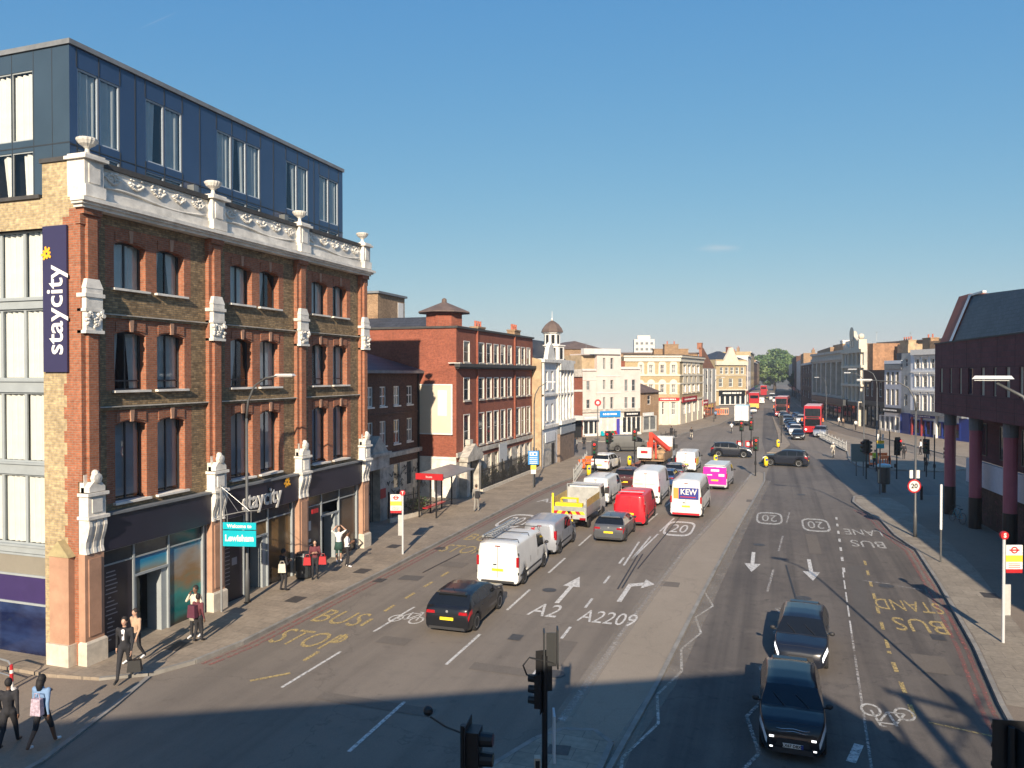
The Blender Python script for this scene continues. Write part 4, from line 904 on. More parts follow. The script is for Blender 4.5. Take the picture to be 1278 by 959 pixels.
for i in range(26):
    x = r_.uniform(2.3, 3.8); pts = [(-.08, x+.12*j, 1.3+r_.uniform(-.5, .5)) for j in range(5)]; g_.tube(pts, .02, 4)
g_.build('graffiti', O)
# roof things: octagonal turret, stair tower, slate pitch, chimneys
b = mk(office); b.lathe([(1.5, 0), (1.5, 1.35)], (3.0, 2.3, 12.7), 8); b.build('turret', O)
b = mk(brownslate); b.lathe([(2.15, 0), (2.1, .08), (.22, .85), (.2, 1.1), (.05, 1.2)], (3.0, 2.3, 14.05), 8); b.build('turret_roof', O)
def seg(u0, v0, u1, v1, y):
    Xa, Ya, Za = ray(u0, v0); t = y/Ya; Xb, Yb, Zb = ray(u1, v1); t2 = y/Yb; return Xa*t, CAMH+Za*t, Xb*t2, CAMH+Zb*t2
x0, z1, x1, z0 = seg(440, 362, 487, 408, 56)
b = mk(brownbrick); b.box(4, 10, -22-x1, -22-x1+6, 12.7, z1-1.2)
st = thing('stair_tower', 'brown brick stair tower with a flat roof, just past the hotel far corner', 'tower', (-36.4, 63, 0))
b = mk(brownbrick); b.box(-4, 3.2, -3, 2.2, 0, 16.5); b.build('wall', st); b = mk(lead); b.box(-4.2, 3.4, -3.2, 2.4, 16.5, 16.7); b.build('roof', st); b = mk(white); b.box(3.2, 3.23, .8, 1.9, 14.6, 16.0); b.build('window', st)
b = mk(slate); b.prism_y([(6, 12.7), (9.5, 12.7), (7.8, 14.2)], 5, 14); b.build('slate_pitch', O)
chimney(O, 9.5, 6, 12.7, .9, 1.2, .8, None, 3); chimney(O, 15.8, 4.5, 12.7, 1.0, 1.9, .8, None, 3); chimney(O, 17.6, 6.5, 12.7, .6, 1.3, .8, office, 3)
b = mk(galv); b.tube([(2, 9, 12.7), (2, 9, 15.6)], .04, 5); b.tube([(1.4, 9, 15.2), (2.6, 9, 15.2)], .02, 4); b.build('roof_aerial', O)
b = mk(redp); 
ns = thing('notice_board', 'small grey estate board with dark shapes hung on the railings of the red brick office', 'sign', (-21.3, 58.8, 2.0), R(90))
b = mk(M('board_grey', (.45, .47, .48), .5, var=.1)); b.box(0, 1.9, -.04, 0, 0, 1.5); b.build('panel', ns)
# railings along the pavement
def railings(name, label, p, q, h=1.9, sp=.14, m=black, group=None, base=.25):
    p = Vector(p); q = Vector(q); L_ = (q-p).length; t = thing(name, label, 'railing', (p.x, p.y, .12), math.atan2(q.y-p.y, q.x-p.x), group)
    b = mk(plinth); b.box(0, L_, -.12, .12, 0, base); b.build('kerb_wall', t)
    b = mk(m); b.box(0, L_, -.02, .02, base+.12, base+.16); b.box(0, L_, -.02, .02, h-.25, h-.21)
    for i in range(int(L_/sp)): x = sp*(i+.5); b.box(x-.012, x+.012, -.012, .012, base, h-.05)
    b.build('bars', t)
    b = mk(m)
    for i in range(int(L_/2.4)+1): x = min(L_-.05, i*2.4); b.box(x-.035, x+.035, -.035, .035, base, h+.12); b.ball((x, 0, h+.16), .06, 6, 4)
    b.build('posts', t); return t
railings('iron_railings', 'long run of black iron railings in front of the red brick office', (-21.22, 54.6), (-21.22, 70.2))
railings('iron_railings', 'short black railings behind the bus shelter, by the graffitied wall', (-22.3, 41.6), (-21.6, 44.6), 1.7)
# scrubby bushes growing through the railings
def bush(name, label, c, rx, ry, rz, n, cols, cat='shrub', leaf=.1, seed=1, parent=None, stems=True):
    r = random.Random(seed); t = thing(name, label, cat, c); b = MB()
    for i in range(n):
        while True:
            p = Vector((r.uniform(-1, 1), r.uniform(-1, 1), r.uniform(-1, 1)))
            if p.length < 1 and p.length > .25+.3*r.random(): break
        k_ = .75+.25*math.sin(p.x*6+seed)*math.cos(p.z*5+p.y*4); q = Vector((p.x*rx*k_, p.y*ry*k_, rz+p.z*rz*k_)); a = Vector((r.gauss(0, 1), r.gauss(0, 1), r.gauss(0, 1))).normalized(); e = a.orthogonal().normalized(); g = a.cross(e); s_ = leaf*r.uniform(.6, 1.3)
        b.mat(cols[r.randrange(len(cols))]); b.quad(q-e*s_-g*s_*.6, q+e*s_-g*s_*.6, q+e*s_+g*s_*.6, q-e*s_+g*s_*.6)
    b.build('foliage', t)
    if stems:
        b = mk(bark)
        for i in range(4): a = i*1.6; b.tube([(0, 0, -.02), (rx*.3*math.cos(a), ry*.3*math.sin(a), rz), (rx*.5*math.cos(a), ry*.5*math.sin(a), rz*1.5)], [.05*rz, .03*rz, .01*rz], 5)
        b.build('stem', t)
    return t
bark = M('bark', (.09, .065, .045), .9, var=.3)
leafs = [M('leaf_dark', (.028, .055, .016), .6, var=.2), M('leaf_mid', (.05, .09, .024), .6, var=.2), M('leaf_light', (.085, .13, .035), .6, var=.2)]
dry = [M('leaf_dry', (.10, .085, .04), .8, var=.3), M('twig_brown', (.10, .075, .05), .9, var=.3), leafs[1]]
for i in range(6):
    bush('overgrown_shrub', ['dry twiggy shrub behind the railings nearest the office doorway', 'thin dry shrub behind the railings, second from the office doorway', 'tangled brown shrub behind the railings under the grey board', 'straggly shrub behind the railings just past the grey board', 'loose dry shrub behind the railings, second from the far end', 'scrubby shrub behind the railings at the far end of the office'][i], (-21.6, 56.2+i*2.3, .1), .28, 1.1, .75+.2*math.sin(i*2), 260, dry, leaf=.06, seed=i+2)
bush('weedy_shrub', 'green and yellow weeds at the foot of the graffitied wall behind the bus shelter', (-22.6, 46.2, .1), 1.0, 1.6, .45, 500, leafs+dry, leaf=.06, seed=21)
bush('potted_bush', 'bright green leafy plant at the left edge against the hotel side window', (-24.9, 17.6, .6), .5, .5, .75, 420, [leafs[1], leafs[2], M('leaf_bright', (.16, .26, .03), .5, var=.2)], cat='plant', leaf=.08, seed=9)
pl_ = mk(charcoal); pl_.taper(-25.4, -24.4, 17.1, 18.0, .05, .75, -.06); o = pl_.build('planter_box'); tag(o, 'black planter box under the green plant at the left edge', 'planter')
# ------------------------------------------------------------------ white corner building with a domed turret
wb = Fac('white_corner_building', 'white rendered corner building with a domed turret and a tan brick gable end', (-21.1, 70.5), (-21.1, 82.3))
Wr = wb.root
cols = [(1.3, 2.1), (3.3, 4.1), (6.6, 7.2), (7.9, 8.5), (9.2, 9.8)]
oo = [(a, c, z0, z1) for (z0, z1) in ((7.75, 9.6), (4.6, 6.3)) for a, c in cols]
wgrey = M('bluish_white_render', (.60, .61, .62), .8, var=.15, scale=.8)
wb.block(10.8, 9, wgrey, oo, reveal=.15)
for i, o in enumerate(oo): window(Wr, *o, y=.1, fm=white, ft=.07, tr=(.5,), pm=[pane_grey, pane_dark][i % 2], sill=stone)
b = mk(tanwall); b.prism_x([(-.02, 0), (9, 0), (9, 12.6), (2.5, 13.1), (1.0, 10.9), (-.02, 10.7)], -.35, -.02); b.build('gable_end', Wr)
b = mk(slate); b.prism_x([(.6, 10.8), (8.5, 10.8), (8.5, 12.6), (2.6, 12.9)], 0, 11.5); b.build('mansard_roof', Wr)
b = mk(stone); b.box(-.2, 11.9, -.35, 0, 10.45, 10.75); b.box(0, 11.8, -.2, 0, 7.1, 7.3); b.box(0, 11.8, -.18, 0, 3.9, 4.2); b.box(5.6, 11.4, -.5, 0, 4.0, 4.4); b.box(5.8, 11.2, -.35, 0, 9.7, 10.45)
for x in (0, 5.3, 6.2, 7.45, 8.75, 10.2, 11.5): b.box(x, x+.28, -.22, 0, 4.2, 10.45)
b.prism_y([(1.2, 10.75), (4.2, 10.75), (3.6, 11.9), (2.7, 12.5), (1.8, 11.9)], -.2, .2); b.build('white_mouldings', Wr)
b = mk(white); b.lathe([(1.35, 0), (1.35, 1.5), (1.5, 1.6), (1.5, 1.7), (.9, 1.75), (.9, 2.9), (1.1, 3.0), (1.1, 3.1)], (8.5, 1.4, 10.7), 8); b.build('turret', Wr)
for i in range(8):
    b = mk(dark); t = i*math.pi/4+math.pi/8; c_, s_ = math.cos(t), math.sin(t)
    for (rr, z, hh, ww) in ((1.26, 10.9, 1.2, .24), (.84, 12.55, .95, .18)):
        px, py = 8.5+rr*c_, 1.4+rr*s_; b.quad((px-s_*ww, py+c_*ww, z), (px+s_*ww, py-c_*ww, z), (px+s_*ww, py-c_*ww, z+hh), (px-s_*ww, py+c_*ww, z+hh))
    b.build('turret_opening', Wr)
b = mk(brownslate); b.lathe([(1.25, 0), (1.1, .4), (.75, .85), (.35, 1.15), (.08, 1.3)], (8.5, 1.4, 13.8), 8); b.build('dome', Wr)
b = mk(white); b.lathe([(.1, 0), (.14, .15), (.03, .3), (.02, 1.0)], (8.5, 1.4, 15.08), 6); b.build('finial', Wr)
chimney(Wr, 1.2, 3.2, 12.9, .7, 1.8, .8, None, 3)
b = mk(stonedirty); b.box(.4, 4.9, -.05, 0, .2, 3.3); b.mat(wgrey); b.box(.9, 4.4, -.12, -.05, 2.5, 3.5); b.build('shopfront', Wr)
b = mk(M('timber_hoarding', (.20, .14, .10), .8, var=.35)); b.box(5.6, 11.6, -.3, 0, .1, 3.0); b.build('boarded_shopfront', Wr); b = mk(M('grey_board', (.3, .32, .34), .6, var=.2)); b.box(5.6, 11.6, -.42, -.3, 3.0, 3.75); b.build('faded_fascia', Wr)
b = mk(black); b.box(3.2, 4.2, -.09, -.05, .2, 2.3); b.build('door', Wr)
# ------------------------------------------------------------------ buildings across the side street, on the left of the high street
def shop_sign(label, fac, u0, v0, u1, v1, m, txt=None, tm=None, y=-.3, k=.6, sx=1):
    a = fac.px(u0, v0, y); c = fac.px(u1, v1, y); w_ = c[0]-a[0]; h_ = a[1]-c[1]
    ang = math.atan2(fac.d.y, fac.d.x); p = fac.P0+fac.d*a[0]+fac.n*y
    t = thing('shop_sign', label, 'sign', (p.x, p.y, c[1]), ang); b = mk(m); b.box(0, w_, 0, .12, 0, h_); b.build('panel', t)
    if not txt:
        b = mk(litsign); r = random.Random(int(u0)); x = w_*.14
        while x < w_*.82: l_ = w_*r.uniform(.03, .07); b.box(x, x+l_, -.012, -.002, h_*.36, h_*.64); x += l_+w_*r.choice((.012, .012, .03))
        b.build('small_lettering', t)
    else: lettering(txt, h_*k, tm or litsign, t, (w_/2, -.02, h_/2), bold=.01, sx=sx)
    return t
def shopfront(fac, u0, v0, u1, v1, frame, glass=None, n=3, y=-.02, stall=.5, pil=.2, name='shopfront'):
    a = fac.px(u0, v0); c = fac.px(u1, v0); s0, s1, z1 = a[0], c[0], a[1]; b = mk(frame)
    b.box(s0, s1, y-.1, y, .02, stall); b.box(s0, s1, y-.1, y, z1-.12, z1)
    for i in range(n+1): x = s0+(s1-s0)*i/n; b.box(x-pil/2, x+pil/2, y-.14, y, .02, z1+.001)
    o = b.build(name, fac.root); b = mk(glass or pane_dark); b.box(s0, s1, y-.03, y, stall, z1-.12); b.build('shop_window', o); return o
def std(fac, H, depth, m, cols, rows, uref, vref, fm=None, sill=None, mrev=None, pm=None, tr=(.5,), roof=None, ft=.09, nv=0):
    oo = fac.ops(cols, rows, uref, vref); fac.block(H, depth, m, oo, mrev, .18, roof=roof)
    for i, o in enumerate(oo): window(fac.root, *o, y=.14, fm=fm or white, ft=ft, tr=tr, nv=nv, pm=pm or [pane_dark, pane_grey, pane_dark][i % 3], sill=sill)
    return oo
F = Fac('corner_house', 'small dark red brick house with pale arched windows, first across the side street', G(703, 549), G(727, 547))
std(F, F.px(715, 468)[1], 9, office, [(710.6, 716.5)], [(476, 489), (500, 515)], 713, 480, mrev=white)
F.pbox('parapet', 703, 461, 727, 470.5, -.25, .3, stonedirty); F.pbox('stone_band', 703, 487, 727, 489, -.1, 0, stone); F.pbox('white_awning', 711, 520, 727.5, 524.5, -1.6, -.02, white); F.pbox('shop_recess', 712, 524, 726, 547, -.05, -.02, dark)
o = mk(M('amber_roundel', (.75, .42, .06), .5, var=.05)); a = F.px(713, 492, -.2); o.lathe([(.28, -.05), (.28, .02)], (a[0], -.2, a[1]), 14, 'y'); o.build('round_sign', F.root)
F = Fac('warehouse_building', 'large plain brown brick block with a hipped dark roof rising behind the corner house', G(700, 533), G(752, 532))
F.block(F.px(725, 436)[1], 14, brownbrick); hip_roof(F.root, 0, F.W, 0, 14, F.px(725, 436)[1], 1.6, brownslate); F.pbox('chimney', 704, 448, 714, 461, -2.5, -1.2, brownbrick)
W = Fac('white_rendered_terrace', 'white rendered three-storey shop terrace with a taller middle part across the side street', G(727, 546), G(799, 543))
oo = W.ops([(732, 736.3)], [(476, 487), (499, 510)], 734, 480)+W.ops([(752, 755), (761.3, 765)], [(447, 461), (474.5, 486), (496, 510.5)], 758, 470)+W.ops([(779.5, 783.5), (788.6, 793)], [(474, 488), (496, 509.5)], 785, 480)
ht = [W.px(735, 461)[1], W.px(760, 441)[1], W.px(790, 459)[1]]; sx = [0, W.px(744.5, 450)[0], W.px(774.5, 450)[0], W.W]
for i in range(3):
    W.block(ht[i], 8, render_p, [q for q in oo if sx[i] <= q[0] < sx[i+1]], None, .18, sx[i], sx[i+1], y=0 if i != 1 else -.12, name='wall')
for i, q in enumerate(oo): window(W.root, *q, y=.12, fm=greyframe, ft=.07, tr=(.5,), bars=1, pm=[pane_grey, pane_dark][i % 2], sill=render_w)
W.pbox('parapet', 729, 435, 774.5, 442, -.5, .4, render_w); W.box('tan_side_wall', sx[1]-2.2, sx[1]-.01, .6, 7, ht[0], ht[1]-.3, tanwall)
for v in (469, 490): W.pbox('stucco_band', 744.5, v, 774.5, v+1.2, -.2, -.12, render_w)
W.pbox('stucco_band', 727, 473.5, 744.4, 474.6, -.07, 0, render_w); W.pbox('cornice', 774.6, 458, 799, 461, -.22, 0, render_w); W.pbox('cornice', 727, 460.5, 744.4, 463, -.22, 0, render_w)
W.pbox('stone_band', 727, 511.5, 799, 513.5, -.25, 0, stonedirty)
chimney(W.root, sx[2]+.6, 3, ht[2], .9, 2.2, .8, office, 0)
shop_sign('small bright blue shop sign above an open shopfront full of goods', W, 749, 513.5, 774.5, 520.5, bluesign, 'NEWS & FOOD' if False else None)
shop_sign('black shop sign above the dark green shopfront', W, 779.5, 514, 799, 519.5, black)
shop_sign('long grey awning sign on the shop left of the blue one', W, 727, 519, 748, 524, M('awning_grey', (.45, .46, .46), .6, var=.1), y=-.9)
shopfront(W, 749.5, 521, 774, 544, stone, pane_dark, 3, pil=.3, stall=.1); shopfront(W, 776, 520, 799, 543, stone, pane_dark, 4); shopfront(W, 727.5, 525, 747, 545, white, pane_dark, 3)
W.pbox('blue_shutter', 770, 523, 773.5, 543, -.3, -.18, M('violet_panel', (.06, .05, .32), .5, var=.1))
r_ = random.Random(4)
for i, (u, cc) in enumerate(((752, 'cyan'), (757, 'red'), (761, 'orange'), (765, 'green'), (768, 'red'))):
    a = W.px(u, 540, -1.0); p = W.P0+W.d*a[0]-W.n*1.0; t = thing('goods_rack', ['turquoise box of goods outside the blue-signed shop', 'leftmost red rack of goods outside the blue-signed shop', 'orange rack of goods in the doorway of the blue-signed shop', 'green rack of goods outside the blue-signed shop', 'red rack of goods nearest the violet shutter'][i], 'rack', (p.x, p.y, .12), math.atan2(W.d.y, W.d.x))
    b = mk({'cyan': cyansign, 'red': redp, 'orange': orangep, 'green': greenp}[cc]); b.box(-.22, .22, -.2, .2, .1, .5); b.box(-.2, .2, .0, .2, .51, .75); b.build('crate', t); b = mk(black); b.box(-.27, .27, -.22, .22, 0, .1); b.build('base', t)
S = Fac('small_brick_shop', 'small brown brick shop with a hipped dark roof beside the white terrace', G(799.5, 541), G(822, 538.5))
std(S, S.px(810, 490)[1], 7, brownbrick, [(808, 812.5)], [(493.5, 505)], 810, 500)
hip_roof(S.root, 0, S.W, 0, 7, S.px(810, 490)[1], S.px(810, 481)[1]-S.px(810, 490)[1]+.6, brownslate, .45)
shop_sign('pale shop sign on the small brick shop', S, 803, 515.5, 816, 519, M('sign_pale', (.62, .62, .6), .5, var=.05)); shopfront(S, 802, 520, 818, 539, greyrender, pane_grey, 2)
# cream corner building: front and side along the high street
cpA, cpB, cpC = G(779, 531.5), G(848, 531.3), G(877, 523.5)
for idx, (p, q) in enumerate(((cpA, cpB), (cpB, cpC))):
    if idx == 0:
        C = Fac('yellow_brick_corner_building', 'yellow brick corner building with arched white window surrounds and a red sign band', p, q); C0 = C
    else:
        C = C0; C = Fac.__new__(Fac); C.P0 = Vector(p); C.P1 = Vector(q); d = C.P1-C.P0; C.W = d.length; C.d = d/C.W; C.n = Vector((-C.d.y, C.d.x))
        C.root = obj('side_wing', None, C0.root); base = Matrix.Translation((p[0], p[1], 0)) @ Matrix.Rotation(math.atan2(d.y, d.x), 4, 'Z'); rb = Matrix.Translation((cpA[0], cpA[1], 0)) @ Matrix.Rotation(math.atan2(cpB[1]-cpA[1], cpB[0]-cpA[0]), 4, 'Z'); C.root.matrix_local = rb.inverted() @ base
    H = C.px(846 if idx == 0 else 850, 450)[1]; Ht = C0.px(846, 441)[1]
    zs_ = [C0.px(846, v)[1] for v in (455.5, 466, 478.5, 490.5, 502, 518)]
    if idx == 0: cols = [(798, 801.5), (810, 815), (824, 829), (838, 843)]; ref = 843
    else: cols = [(852.5, 856), (858, 861.5), (863.5, 867), (869, 872.5)]
    sc = [(C.px(a, 470)[0], C.px(c, 470)[0]) for a, c in cols]
    oo = [(round(a, 2), round(c, 2), round(zs_[2*k_+1], 2), round(zs_[2*k_], 2)) for k_ in range(3) for a, c in sc]
    zg = C0.px(846, 501)[1]
    def cm(x, z, zg=zg): return render_c if z < zg else paleyellow
    cm.xs = []; cm.zs = [zg]
    C.block(Ht-.6, 12 if idx == 0 else 8, cm, oo, white, .2)
    b = mk(M('cream_trim', (.62, .56, .45), .7, var=.08))
    for (a, c, z0, z1) in oo[:len(sc)*2]:
        m_ = (a+c)/2; r1 = (c-a)/2; r2 = r1+.34; zc = z1-.0; b.box(a-.34, a-.003, -.07, 0, z0-.1, zc); b.box(c+.003, c+.34, -.07, 0, z0-.1, zc); b.box(a-.42, c+.42, -.13, -.0, z0-.28, z0-.1)
        for i in range(10):
            t0, t1 = math.pi*i/10, math.pi*(i+1)/10
            b.prism_y([(m_-r2*math.cos(t0), zc+r2*math.sin(t0)), (m_-r1*.2*math.cos(t0), zc+.0), (m_-r1*.2*math.cos(t1), zc+.0), (m_-r2*math.cos(t1), zc+r2*math.sin(t1))], -.07, -.001)
    b.box(0, C.W, -.14, 0, C0.px(846, 469.5)[1], C0.px(846, 467.5)[1]); b.box(0, C.W, -.1, 0, C0.px(846, 480)[1], C0.px(846, 478)[1]); b.box(0, C.W, -.2, 0, zg-.1, zg+.25)
    b.box(-.1, C.W+.1, -.25, 0, Ht-1.5, Ht-.75); b.box(-.2, C.W+.2, -.5, .2, Ht-.75, Ht-.45)
    n_ = 7 if idx == 0 else 5
    for i in range(n_): x = (C.W-.35)*i/(n_-1); b.box(x, x+.35, -.16, 0, .2, zg-.1)
    b.build('cream_mouldings', C.root)
    b = mk(copingdark); b.box(-.1, C.W+.1, -.3, .4, Ht-.45, Ht-.25); b.build('roof_edge', C.root)
    for i, o in enumerate(oo): window(C.root, *o, y=.16, fm=white, ft=.08, tr=(.5,), nv=1, pm=[pane_dark, pane_grey][i % 2])
shop_sign('long red sign band with white lettering on the front of the cream corner building', C0, 820.5, 496.5, 848, 500.6, redp, 'AMERICAN NAILS' if False else None, y=-.3)
shop_sign('short red sign band on the high-street side of the cream corner building', C, 852, 496, 870, 500, redp, y=-.3)
chimney(C0.root, C0.px(824, 445)[0], 5, C0.px(846, 443)[1], 1.1, 6.5, 1.2, brownbrick, 0); chimney(C0.root, C0.px(845, 445)[0]-1.5, 3.2, C0.px(846, 443)[1], 1.9, 2.6, 1.2, brownbrick, 2)
# narrow pale house, then the gabled one
N = Fac('narrow_pale_house', 'narrow pale rendered house with a red brick gable and tall chimney', G(877, 523), G(893, 517.5))
oo = N.ops([(880, 883.5), (886, 889)], [(463, 473), (480, 490)], 884, 470); N.block(N.px(885, 460)[1], 9, greyrender, oo)
for o in oo: window(N.root, *o, y=.12, fm=white, tr=(.5,), pm=pane_dark)
for x in (0, N.W*.33, N.W*.66, N.W-.25): N.box('pilaster', x, x+.25, -.12, 0, N.px(885, 503)[1], N.px(885, 461)[1], white)
b = mk(redbrick); h = N.px(885, 460)[1]; b.prism_y([(0, h), (N.W, h), (N.W*.1, N.px(877, 434)[1]), (0, N.px(877, 434)[1])], .2, .8); b.build('gable', N.root); chimney(N.root, 0, .3, N.px(877, 436)[1], 1.2, 1.6, .9, redbrick, 0)
shop_sign('dark red shop sign low on the narrow pale house', N, 877, 500, 884, 505, M('dark_red_sign', (.42, .03, .05), .5, var=.05)); shopfront(N, 877.5, 506, 892, 520, M('brown_timber', (.28, .12, .07), .6, var=.2), pane_dark, 3)
Y = Fac('gabled_shop_building', 'cream brick shop building with a scrolled gable and a black and white shopfront', G(893.5, 507), G(931, 506.3))
oo = Y.ops([(898.5, 902.5), (905, 909), (911.5, 915.5), (918, 922), (924.5, 928.5)], [(458.5, 467)], 912, 462)+Y.ops([(897, 902), (909.5, 914.5), (921.5, 926.5)], [(472.5, 483)], 912, 478)
h = Y.px(912, 449)[1]; Y.block(h, 12, paleyellow, oo, white)
for i, o in enumerate(oo): window(Y.root, *o, y=.14, fm=white, ft=.12, tr=(.5,), pm=pane_grey)
b = mk(render_c); b.box(-.3, Y.W+.3, -.6, 0, Y.px(912, 456)[1], Y.px(912, 451)[1]); b.box(0, Y.W, -.25, 0, Y.px(912, 469)[1], Y.px(912, 468)[1]); b.box(-.2, Y.W+.2, -.4, 0, Y.px(912, 488)[1], Y.px(912, 486)[1])
z0, z1, z2 = Y.px(912, 451)[1], Y.px(912, 441)[1], Y.px(912, 434)[1]; m_ = Y.px(912, 450)[0]
b.prism_y([(m_-2.6, z0), (m_+2.6, z0), (m_+2.0, (z0+z1)/2), (m_+1.2, z1), (m_+.5, z2), (m_-.5, z2), (m_-1.2, z1), (m_-2.0, (z0+z1)/2)], -.3, .4); b.build('scrolled_gable', Y.root)
hip_roof(Y.root, 0, Y.W, .5, 12, h, 2.6, slate, 0); chimney(Y.root, m_+1.2, 3, z1, 1.8, 1.2, .9, office, 0)
shop_sign('black shop sign with pale lettering under the scrolled gable', Y, 897.5, 487.5, 930, 494, black, None, y=-.45)
shopfront(Y, 898, 494, 930, 506.5, white, pane_dark, 5, pil=.5); b = mk(black); b.box(.8, Y.W, -.3, -.26, .1, .3); b.build('step_rail', Y.root)
# the left side of the high street running away
fr = [(932, 947, 505.5, 499, 449, render_p), (939, 944, 499, 495, 453, render_w), (943, 950, 495, 489, 441, paleyellow), (945.5, 951, 489, 485, 456, brownbrick)]
lx = [(-7.6, 236, 262, 13.5, render_p, 'pinkish rendered terrace house beyond the gabled shop'), (-7.2, 262, 290, 15.5, render_w, 'white terrace house beyond the gabled shop, second along'), (-6.9, 290, 330, 17.5, paleyellow, 'tall pale brick house beyond the gabled shop'), (-6.6, 330, 380, 14.5, darkbrick, 'dark brick terrace far up the left of the high street'), (-6.4, 380, 440, 16, brownbrick, 'brown brick terrace at the far left end of the high street')]
for i, (x, y0, y1, h, m, lab) in enumerate(lx):
    T_ = Fac('terrace_house', lab, (x-.2*i, y0), (x, y1)); oo = [(1.5+k_*(T_.W-3)/4, 3.0+k_*(T_.W-3)/4, z, z+1.9) for k_ in range(4) for z in (5.2, 8.4)]
    T_.block(h, 10, m, oo)
    for o in oo: window(T_.root, *o, y=.12, fm=white, ft=.15, pm=pane_dark)
    T_.box('cornice', 0, T_.W, -.35, 0, h-.4, h, render_w); chimney(T_.root, 2, 4, h, 1.4, 2, 1, brownbrick, 3); T_.box('shop_fascia', .3, T_.W-.3, -.4, 0, 3.1, 3.9, [redp, navy, bluep, greenp, navy][i]); T_.box('shopfront', .3, T_.W-.3, -.08, 0, .1, 3.1, pane_dark)
    side = T_.box('party_wall', -.02, 0, 0, 10, 0, h, m)
# far tower block and rooftop buildings beyond
tb = thing('tower_block', 'distant white residential tower block above the cream corner building roof', 'tower block', (-60, 380, 0), R(12))
b = mk(render_w); b.box(-5.5, 4.5, -4, 8, 0, 26.5); b.box(-3.8, 2.5, -2, 5, 26.5, 28.5); b.build('wall', tb)
for fl in range(3, 9):
    for i in range(4): window(tb, -4.8+i*2.4, -3.4+i*2.4, fl*2.9+.6, fl*2.9+1.9, y=-4.06, fm=greyframe, pm=pane_grey, ft=.1, name='window')
def flatblock(name, label, c, sx_, sy, h, m, rot=0, roof=None, cat='building'):
    t = thing(name, label, cat, (c[0], c[1], 0), rot); b = mk(m); b.box(-sx_/2, sx_/2, -sy/2, sy/2, 0, h); b.build('wall', t)
    b = mk(roof or lead); b.box(-sx_/2-.2, sx_/2+.2, -sy/2-.2, sy/2+.2, h, h+.3); b.build('roof', t); return t
flatblock('rear_building', 'plain brown brick block behind the roof of the cream corner building', (-27, 165), 22, 12, 13.5, brownbrick, R(20), brownslate)
flatblock('rear_building', 'low grey roofed block seen between the white terrace and the cream building', (-36, 140), 18, 10, 12.0, stonedirty, R(20), brownslate)
flatblock('rear_building', 'long dark roofed block far behind the corner house', (-62, 160), 26, 12, 13.5, darkbrick, R(25), brownslate)
flatblock('rear_building', 'grey roofed block behind the gabled shop building', (-22, 262), 20, 16, 14.0, greyrender, R(10), slate)
# ------------------------------------------------------------------ right: raised maroon building on columns
Pm = Vector((10.45, 57.75)); dm = Vector((.0848, -1)).normalized(); MW = 46
mb_ = Fac('raised_maroon_building', 'dark maroon brick building raised on thick pink columns with a slate mansard roof, right edge', (Pm.x, Pm.y), (Pm.x+dm.x*MW, Pm.y+dm.y*MW)); Q = mb_.root
Z0, Z1 = 6.72, 11.3
oo = []
def ms(u): return mb_.px(u, 475)[0]
slits = [(1173, 1176.4), (1185, 1188), (1197, 1200.3), (1224, 1228.7), (1239.5, 1243.6), (1255, 1260.5), (1272, 1277)]
oo = [(round(ms(a), 2), round(ms(c), 2), 8.1, 9.65) for a, c in slits]; wb_ = (round(ms(1208), 2), round(ms(1214), 2), 8.1, 9.65)
x = oo[-1][1]+1.6
while x < MW-2: oo.append((round(x, 2), round(x+.45, 2), 8.1, 9.65)); x += 2.0
mb_.block(Z1, 15, maroonbrick, oo+[wb_], None, .12, z0=Z0, name='upper_wall', roof=lead)
for i, o in enumerate(oo): window(Q, *o, y=.08, fm=M('cream_frame', (.55, .50, .40), .6, var=.05), ft=.05, pm=[M('blind_cream', (.62, .56, .44), .5, var=.2), pane_grey, MATS['blind_cream']][i % 3], tr=(.45,))
window(Q, *wb_, y=.08, fm=navy, ft=.05, pm=M('dark_blue_glass', (.01, .015, .05), .1, var=.1))
b = mk(copingdark); b.box(-.06, MW, -.06, .3, Z1, Z1+.08); b.build('coping', Q)
# mansard roof with a red raking end
b = mk(slate); zr = lambda x: 14.4-.055*x
b.add([(2.95, .25, Z1+.08), (MW, .25, Z1+.08), (MW, 1.5, zr(MW)), (2.4, 1.5, zr(1))], [(0, 1, 2, 3)]); b.mat(lead); b.add([(1.0, 1.5, zr(1)), (MW, 1.5, zr(MW)), (MW, 14, zr(MW)), (1, 14, zr(1))], [(0, 1, 2, 3)]); b.build('mansard_roof', Q)
b = mk(M('red_tile', (.30, .10, .065), .8, var=.15)); b.add([(.3, .2, Z1+.08), (2.4, .2, Z1+.08), (1.9, 1.5, 14.5), (-.1, 1.45, 14.5), (.3, 14, Z1), (2.4, 14, Z1), (1.9, 13, 14.5), (-.1, 13, 14.5)], [(0, 1, 2, 3), (4, 0, 3, 7), (3, 2, 6, 7), (5, 4, 7, 6), (1, 5, 6, 2)]); b.build('raking_gable', Q)
b = mk(white); b.add([(2.4, .16, Z1+.08), (2.95, .16, Z1+.08), (2.42, 1.45, 14.45), (1.9, 1.45, 14.45)], [(0, 1, 2, 3)]); b.box(1.9, 4.5, 1.4, 1.6, 14.3, 14.42); b.build('white_verge', Q)
b = mk(M('dark_joint', (.03, .014, .015), .9, var=0))  # even dark colour for the thin panel joint lines
x = 1.5
while x < MW-1: b.box(x-.012, x+.012, -.006, 0, Z0+.02, 8.05); b.box(x-.012, x+.012, -.006, 0, 9.7, Z1-.02); x += 2.4
b.box(.02, MW, -.007, -.001, 8.0, 8.03); b.box(.02, MW, -.007, -.001, 9.68, 9.71); b.box(.02, MW, -.007, -.001, 7.3, 7.325); b.build('panel_joints', Q)
b = mk(galv)
